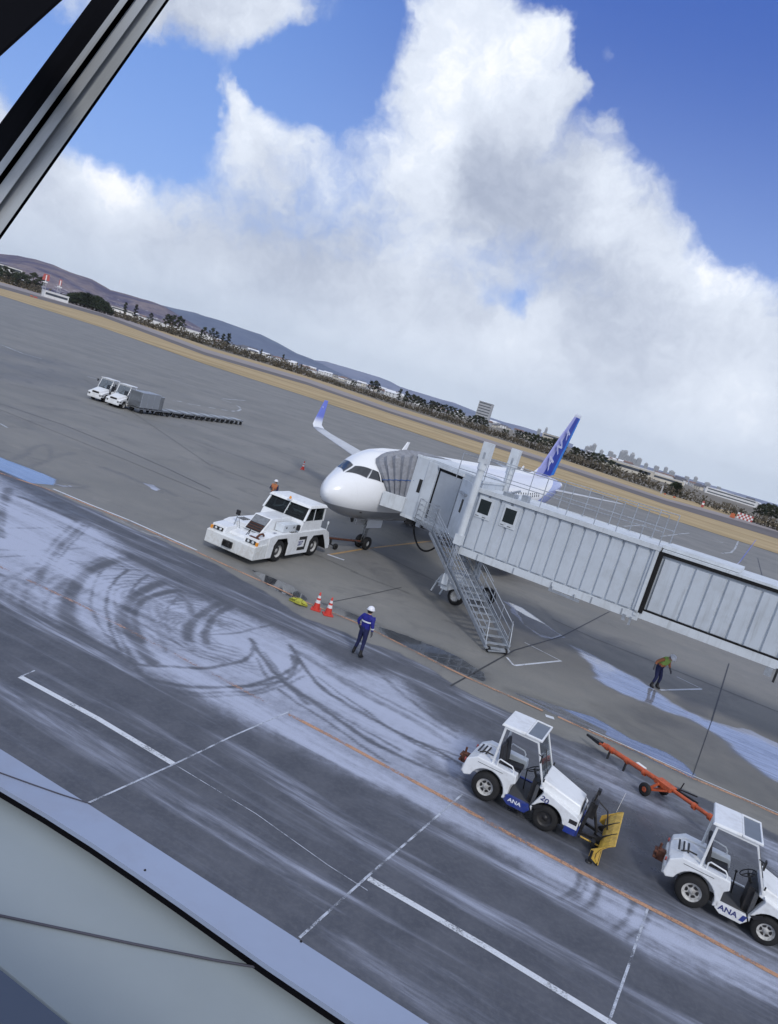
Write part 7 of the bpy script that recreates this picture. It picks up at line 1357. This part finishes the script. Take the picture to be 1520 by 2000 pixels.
# ================================================================ people
mat('skin', (.50, .30, .21), .5); mat('jacket_blue', (.010, .013, .20), .7, var=.2, vscale=8); mat('trousers_navy', (.010, .014, .065), .8, var=.2, vscale=8); mat('boots', (.012, .012, .014), .5); mat('helmet_white', (.74, .75, .80), .3); mat('reflective', (.60, .62, .66), .4)
mat('vest_green', (.30, .46, .10), .6); mat('vest_orange', (.42, .15, .06), .6); mat('shirt_brown', (.28, .15, .09), .8); mat('hair', (.015, .012, .010), .7); mat('glove', (.10, .10, .11), .8)
def make_person(loc, rz, label, pose, mats, vest=None, scale=1.0, band=None, group=None):
    """pose: dict joint -> (x, y, z); one skinned surface from head to boots, five fingers to each hand"""
    t_ = thing('person', loc, rz, label, 'person', group); J = dict(
      pelvis=(0, 0, .95), spine=(0, 0, 1.12), chest=(0, 0, 1.30), neck0=(0, 0, 1.45), neck=(.01, 0, 1.52), head=(.02, 0, 1.61), crown=(.02, 0, 1.70), chin=(.09, 0, 1.56), nose=(.115, 0, 1.615),
      shL=(0, .18, 1.40), elL=(-.03, .26, 1.13), wrL=(.05, .27, .90), shR=(0, -.18, 1.40), elR=(-.03, -.26, 1.13), wrR=(.05, -.27, .90),
      hipL=(0, .09, .90), knL=(.03, .11, .50), anL=(0, .12, .09), toL=(.17, .14, .045), heL=(-.05, .12, .05), hipR=(0, -.09, .90), knR=(.03, -.11, .50), anR=(0, -.12, .09), toR=(.17, -.14, .045), heR=(-.05, -.12, .05))
    J.update(pose); V = []; E_ = []; RR = []; idx = {}
    rad = dict(pelvis=.145, spine=.135, chest=.165, neck0=.085, neck=.055, head=.088, crown=.075, chin=.045, nose=.018, sh=.078, el=.058, wr=.036, hip=.105, kn=.070, an=.050, to=.045, he=.042)
    def add(nm, r_=None):
        idx[nm] = len(V); V.append(J[nm]); RR.append(r_ or rad.get(nm, rad.get(nm[:2], rad.get(nm[:3], .05))))
    for nm in ('pelvis', 'spine', 'chest', 'neck0', 'neck', 'head', 'crown', 'chin', 'nose'): add(nm)
    e = lambda a, b_: E_.append((idx[a], idx[b_]))
    for a, b_ in (('pelvis', 'spine'), ('spine', 'chest'), ('chest', 'neck0'), ('neck0', 'neck'), ('neck', 'head'), ('head', 'crown'), ('head', 'chin'), ('head', 'nose')): e(a, b_)
    for S in 'LR':
        for nm in ('sh', 'el', 'wr'): add(nm+S)
        e('chest', 'sh'+S); e('sh'+S, 'el'+S); e('el'+S, 'wr'+S)
        w_ = Vector(J['wr'+S]); d = (w_-Vector(J['el'+S])).normalized(); sd__ = Vector((1, 0, 0)); sd__ = (sd__-d*sd__.dot(d)).normalized(); inn = d.cross(sd__)*(1 if S == 'L' else -1)
        J['pa'+S] = tuple(w_+d*.055); idx['pa'+S] = len(V); V.append(J['pa'+S]); RR.append((.040, .022)); e('wr'+S, 'pa'+S)
        for k, ln in enumerate((.072, .080, .074, .058)):
            p0 = w_+d*.085+sd__*(.030-.020*k); p1 = p0+d*ln*.5+inn*.010; p2 = p1+d*ln*.42+inn*.024
            n0 = len(V); V.extend([tuple(p0), tuple(p1), tuple(p2)]); RR.extend([.0095, .0085, .007]); E_.extend([(idx['pa'+S], n0), (n0, n0+1), (n0+1, n0+2)])
        p0 = w_+d*.045+sd__*.045; p1 = p0+d*.03+sd__*.012+inn*.012; n0 = len(V); V.extend([tuple(p0), tuple(p1)]); RR.extend([.011, .009]); E_.extend([(idx['pa'+S], n0), (n0, n0+1)])
        for nm in ('hip', 'kn', 'an', 'to', 'he'): add(nm+S, rad[nm])
        e('pelvis', 'hip'+S); e('hip'+S, 'kn'+S); e('kn'+S, 'an'+S); e('an'+S, 'to'+S); e('an'+S, 'he'+S)
    me = bpy.data.meshes.new('skel'); me.from_pydata(V, E_, []); o = bpy.data.objects.new('skel', me); C.objects.link(o)
    sk = o.modifiers.new('skin', 'SKIN'); sk.use_smooth_shade = True
    if not me.skin_vertices:
        bm = bmesh.new(); bm.from_mesh(me); bm.verts.layers.skin.verify(); bm.to_mesh(me); bm.free()
    for i, sv in enumerate(me.skin_vertices[0].data):
        r_ = RR[i]; sv.radius = r_ if isinstance(r_, tuple) else (r_, r_); sv.use_root = (i == 0)
    sb = o.modifiers.new('sub', 'SUBSURF'); sb.levels = 2; sb.render_levels = 2
    bpy.context.view_layer.update(); dg = bpy.context.evaluated_depsgraph_get(); bm_ = bpy.data.meshes.new_from_object(o.evaluated_get(dg)); bpy.data.objects.remove(o)
    bm_.materials.clear(); [bm_.materials.append(MATS[m__]) for m__ in mats]       # 0 skin, 1 top, 2 trousers, 3 boots, 4 gloves
    segs = []
    region = {'pelvis': 2, 'spine': 1, 'chest': 1, 'neck0': 1, 'neck': 0, 'head': 0, 'crown': 0, 'chin': 0, 'nose': 0, 'sh': 1, 'el': 1, 'wr': 4, 'pa': 4, 'hi': 2, 'kn': 2, 'an': 3, 'to': 3, 'he_': 3}
    names = {v_: k for k, v_ in idx.items()}
    def reg(i):
        nm = names.get(i)
        if nm is None: return 4
        if nm in ('heL', 'heR'): return 3
        return region.get(nm, region.get(nm[:2], 1))
    for a, b_ in E_: segs.append((Vector(V[a]), Vector(V[b_]), reg(a), reg(b_)))
    for f in bm_.polygons:
        c_ = f.center; best = (9, 0)
        for a, b_, ra, rb_ in segs:
            ab = b_-a; t = max(0, min(1, (c_-a).dot(ab)/ab.length_squared)); d = (c_-a-ab*t).length
            if d < best[0]: best = (d, ra if t < .55 else rb_)
        f.material_index = best[1]; f.use_smooth = True
    body = bpy.data.objects.new('body', bm_); link(body, t_)
    hd = Vector(J['head']); cr = Vector(J['crown']); up = (cr-hd).normalized(); fw = (Vector(J['nose'])-hd); fw = (fw-up*fw.dot(up)).normalized(); lf_ = up.cross(fw)
    M = Matrix(((fw.x, lf_.x, up.x, hd.x), (fw.y, lf_.y, up.y, hd.y), (fw.z, lf_.z, up.z, hd.z), (0, 0, 0, 1)))
    MB().sphere((0, 0, .045), .125, nu=20, nv=10, sq=(1.12, .95, .95), top=True).lathe([(.125, 0), (.150, -.012), (.128, .010)], 20, (.0, 0, .045), 'z').tf(M).build('helmet', 'helmet_white', t_)
    MB().sphere((-.03, 0, .0), .098, nu=14, nv=8, sq=(.9, .98, 1.0)).tf(M).build('hair', 'hair', t_)
    for sg in (-1, 1): MB().sphere((.083, sg*.032, .012), .011, nu=8, nv=6).tf(M).build('eye', 'boots', t_); MB().sphere((.0, sg*.092, .0), .022, nu=8, nv=6, sq=(.8, .4, 1.3)).tf(M).build('ear', 'skin', t_)
    if vest:
        keep = [f for f in bm_.polygons if f.material_index == 1 and all(abs((M_ := Vector(bm_.vertices[v_].co)).y) < .19 for v_ in f.vertices)]
        ch = Vector(J['chest']); kk = [f for f in bm_.polygons if (f.center-ch).length < .34 and f.material_index in (1, 2) and abs(f.center.y) < .20 and f.center.z > Vector(J['spine']).z-(.0 if vest == 'vest_green' else .2)]
        s = MB(); used = {}
        for f in kk:
            ids = []
            for v_ in f.vertices:
                if v_ not in used: used[v_] = len(s.v); vv = bm_.vertices[v_]; s.v.append(tuple(vv.co+vv.normal*.014))
                ids.append(used[v_])
            s.f.append(tuple(ids)); s.mi.append(0); s.sm.append(True)
        s.build('safety_vest', vest, t_, fix=False)
    if band:
        for (nm, z_, r0, r1) in band:
            c_ = Vector(J[nm[0]]).lerp(Vector(J[nm[1]]), z_); d = (Vector(J[nm[1]])-Vector(J[nm[0]])).normalized(); x = d.orthogonal().normalized(); x = Vector((1, 0, 0))-d*d.x; x.normalize(); y = d.cross(x)
            pts = [c_+x*r0*math.cos(a)+y*r1*math.sin(a) for a in [2*math.pi*i/24 for i in range(24)]]
            s = MB(); n = 24
            for w_ in (-.025, .025): s.v += [tuple(p_+d*w_) for p_ in pts]
            s.f = [(i, (i+1) % n, n+(i+1) % n, n+i) for i in range(n)]; s.mi = [0]*n; s.sm = [True]*n; s.build('reflective_band', 'reflective', t_)
    t_.scale = (scale,)*3; return t_
CL = ['skin', 'jacket_blue', 'trousers_navy', 'boots', 'glove']
hgt = R(60)
make_person((*(0.366,24.314),), hgt, 'worker in a bright blue jacket and white helmet, seen from behind beside the cones',
   dict(knL=(.05, .12, .50), anL=(.04, .20, .09), toL=(.19, .26, .045), heL=(-.02, .18, .05), knR=(.02, -.10, .50), anR=(-.06, -.14, .09), toR=(.09, -.19, .045), heR=(-.11, -.13, .05), elL=(-.05, .31, 1.16), wrL=(.04, .25, .97), elR=(-.02, -.27, 1.14), wrR=(.05, -.27, .90)), CL, scale=1.03,
   band=[(('spine', 'chest'), .75, .176, .198), (('elR', 'wrR'), .2, .062, .062)])
make_person((*(13.126,31.14),), R(-55), 'worker in a green and orange vest leaning forward over the wet strip',
   dict(pelvis=(-.06, 0, .90), spine=(.0, 0, 1.06), chest=(.09, 0, 1.22), neck0=(.17, 0, 1.33), neck=(.22, 0, 1.37), head=(.30, 0, 1.42), crown=(.36, 0, 1.485), chin=(.35, 0, 1.34), nose=(.39, 0, 1.37), shL=(.10, .18, 1.29), elL=(.05, .34, 1.07), wrL=(.16, .38, .87), shR=(.10, -.18, 1.29), elR=(-.03, -.36, 1.12), wrR=(.0, -.44, .92),
        hipL=(-.08, .09, .85), hipR=(-.08, -.09, .85), knL=(.04, .13, .48), anL=(-.02, .16, .09), toL=(.15, .19, .045), heL=(-.07, .15, .05), knR=(.03, -.13, .48), anR=(-.06, -.15, .09), toR=(.11, -.18, .045), heR=(-.11, -.14, .05)),
   ['skin', 'vest_orange', 'trousers_navy', 'boots', 'glove'], vest='vest_green', scale=1.1, band=None)
make_person((*(-7.154,45.121),), R(250), 'worker in an orange vest and white helmet standing behind the tow tractor', dict(elL=(.05, .27, 1.15), wrL=(.20, .15, 1.10), elR=(.05, -.27, 1.15), wrR=(.20, -.15, 1.12)), ['skin', 'trousers_navy', 'trousers_navy', 'boots', 'glove'], vest='vest_orange')
dp = (Matrix.Translation(TO) @ Matrix.Rotation(TA, 4, 'Z')) @ Vector((-5.0, -.35, 1.02))
make_person(tuple(dp), TA, 'driver in dark clothes and white helmet sitting inside the tow tractor cab',
   dict(pelvis=(0, 0, .52), spine=(0, 0, .68), chest=(.02, 0, .86), neck0=(.03, 0, 1.0), neck=(.04, 0, 1.06), head=(.05, 0, 1.15), crown=(.05, 0, 1.23), chin=(.12, 0, 1.1), nose=(.145, 0, 1.155), shL=(.02, .18, .96), elL=(.18, .24, .76), wrL=(.40, .16, .80), shR=(.02, -.18, .96), elR=(.18, -.24, .76), wrR=(.40, -.16, .80), hipL=(0, .09, .5), hipR=(0, -.09, .5), knL=(.42, .12, .52), anL=(.46, .12, .14), toL=(.6, .13, .10), heL=(.40, .12, .10), knR=(.42, -.12, .52), anR=(.46, -.12, .14), toR=(.6, -.13, .10), heR=(.40, -.12, .10)),
   ['skin', 'trousers_navy', 'trousers_navy', 'boots', 'glove'])
# ================================================================ the terminal's own ledge and window frame in the foreground
FN = Vector((-math.sin(R(-22)), math.cos(R(-22)), 0)); FT = Vector((math.cos(R(-22)), math.sin(R(-22)), 0))
mat('ledge_panel', (.25, .285, .30), .45, var=.05, vscale=1.2, dirt=.10, dcol=(.25, .27, .26), bump=.05, bscale=6); mat('ledge_cap', (.27, .32, .44), .40, var=.05, vscale=1.5, dirt=.22, dcol=(.22, .22, .26)); mat('frame_grey', (.50, .52, .53), .45, metal=.2, var=.04, vscale=6, dirt=.1); mat('frame_black', (.003, .003, .005), .8, spec=.1); mat('sill_blue', (.035, .05, .085), .5); mat('wire', (.05, .05, .07), .7)
def slab(name, pts, z0, z1, m_, label=None, cat=None, parent=None, bev=0):
    o = MB().prism(pts, z0, z1, 0, 'z').build(name, m_, parent, bev)
    if label: tag(o, label, cat)
    return o
cap_out = [(-2.409,2.822),(-1.033,2.324),(-0.636,2.172),(0.487,1.722),(1.155,1.452)]; cap_in = [(-1.93,2.521),(-0.922,2.135),(-0.739,2.075),(-0.562,2.01),(-0.397,1.943),(-0.24,1.877),(-0.094,1.813),(0.042,1.754),(0.167,1.704),(0.286,1.656),(0.795,1.45)]; pan_out = [(-1.971,2.578),(-0.931,2.169),(-0.742,2.102),(-0.56,2.031),(-0.392,1.962),(-0.236,1.903),(-0.089,1.844),(0.049,1.79),(0.175,1.744),(0.297,1.7),(0.808,1.494)]; pan_in = [(-1.64,2.013),(-0.581,1.571),(-0.348,1.476),(0.131,1.275)]
ledge = thing('terminal_ledge', (0, 0, 0), 0, 'pale metal clad ledge of the terminal below the window, with a dark slot along it', 'ledge')
slab('ledge_cap', cap_out+cap_in[::-1], 7.285, 7.3, 'ledge_cap', parent=ledge); slab('cap_core', [(x*.985, y*.985) for x, y in cap_out]+[(x*1.01, y*1.01) for x, y in cap_in[::-1]], 6.9, 7.284, 'frame_black', parent=ledge); slab('gutter', [(x*1.0, y) for x, y in cap_in]+pan_in[::-1], 6.6, 7.12, 'dark_gap', parent=ledge)
slab('ledge_panel', pan_out+pan_in[::-1], 7.13, 7.25, 'ledge_panel', parent=ledge, bev=.003)
slab('ledge_face', cap_out+[(x*.97, y*.97) for x, y in cap_out[::-1]], 5.6, 6.898, 'ledge_cap', parent=ledge)
MB().ring([(x, y, 7.254) for x, y in [(-0.929,1.696),(-0.661,1.708),(-0.504,1.725),(-0.316,1.745),(-0.098,1.772),(0.054,1.797)]], .0035, 6).build('wire', 'wire', ledge); MB().ring([(x, y, 7.302) for x, y in [(-1.181,2.22),(-0.959,2.198),(-0.85,2.189),(-0.743,2.182),(-0.643,2.18)]], .0022, 6).build('panel_seam', 'wire', ledge)
for x, y in [(0.112,1.871),(-0.379,1.963)]: MB().sphere((x, y, 7.3), .004, nu=8, nv=4).build('rivet', 'dark_gap', ledge)
# window sill corner, inside
sill = MB().prism([(x, y) for x, y in [(-0.952,1.17),(-0.337,0.916),(-0.209,0.865),(0.078,0.743)]+[(0.089,0.376),(-0.317,0.347)]], 7.8, 7.9, 0, 'z').build('window_sill', 'sill_blue'); tag(sill, 'dark blue-grey window sill in the bottom left corner', 'window sill')
# slanting glazing frame: black gasket, grey fins
fr = thing('window_frame', (0, 0, 0), 0, 'slanting grey and black aluminium window frame across the top left corner', 'window frame')
def fin(name, L0, L1, R0, R1, d0, thk, m_):
    """bar between two lines of the facade plane; L/R are 3D points (bottom, top)"""
    a, b_, c_, d_ = map(Vector, (L0, L1, R1, R0)); e = ((a+c_)/2-Vector((0, 0, CAMZ))).normalized()*thk
    ext = lambda p_, q_: (p_+(p_-q_)*.9, q_+(q_-p_)*.9)
    a, b_ = ext(a, b_); d_, c_ = ext(d_, c_)
    return MB().hexa([a, d_, c_, b_, a+e, d_+e, c_+e, b_+e]).build(name, m_, fr)
fin('gasket', (-0.541,0.866,8.984), (-0.45,0.829,9.121), (-0.528,0.86,8.935), (-0.41,0.813,9.124), .60, .05, 'frame_black')
fin('inner_fin', (-0.521,0.847,8.94), (-0.407,0.801,9.118), (-0.517,0.845,8.926), (-0.397,0.797,9.119), .59, .008, 'frame_grey')
fin('recess', (-0.553,0.903,8.938), (-0.43,0.853,9.139), (-0.547,0.9,8.916), (-0.409,0.845,9.14), .63, .03, 'frame_black')
fin('main_fin', (-0.523,0.859,8.919), (-0.395,0.807,9.125), (-0.508,0.852,8.866), (-0.358,0.792,9.127), .60, .03, 'frame_grey')
fin('lip', (-0.518,0.85,8.917), (-0.389,0.798,9.122), (-0.512,0.847,8.897), (-0.375,0.792,9.123), .594, .005, 'frame_grey')
fin('seal', (-0.517,0.867,8.869), (-0.366,0.806,9.132), (-0.515,0.866,8.861), (-0.359,0.803,9.133), .61, .03, 'frame_black')
col_ = thing('window_post', (0, 0, 0), 0, 'black post in the extreme top left corner', 'post')
a, b_, c_, d_ = (Vector((-0.584,0.775,9.037)), Vector((-0.464,0.727,9.135)), Vector((-0.394,0.699,9.081)), Vector((-0.483,0.734,9)))
e_ = ((a+c_)/2-Vector((0, 0, CAMZ))).normalized()*.05
MB().hexa([a, d_, c_, b_, a+e_, d_+e_, c_+e_, b_+e_]).build('post_body', 'frame_black', col_, .004)
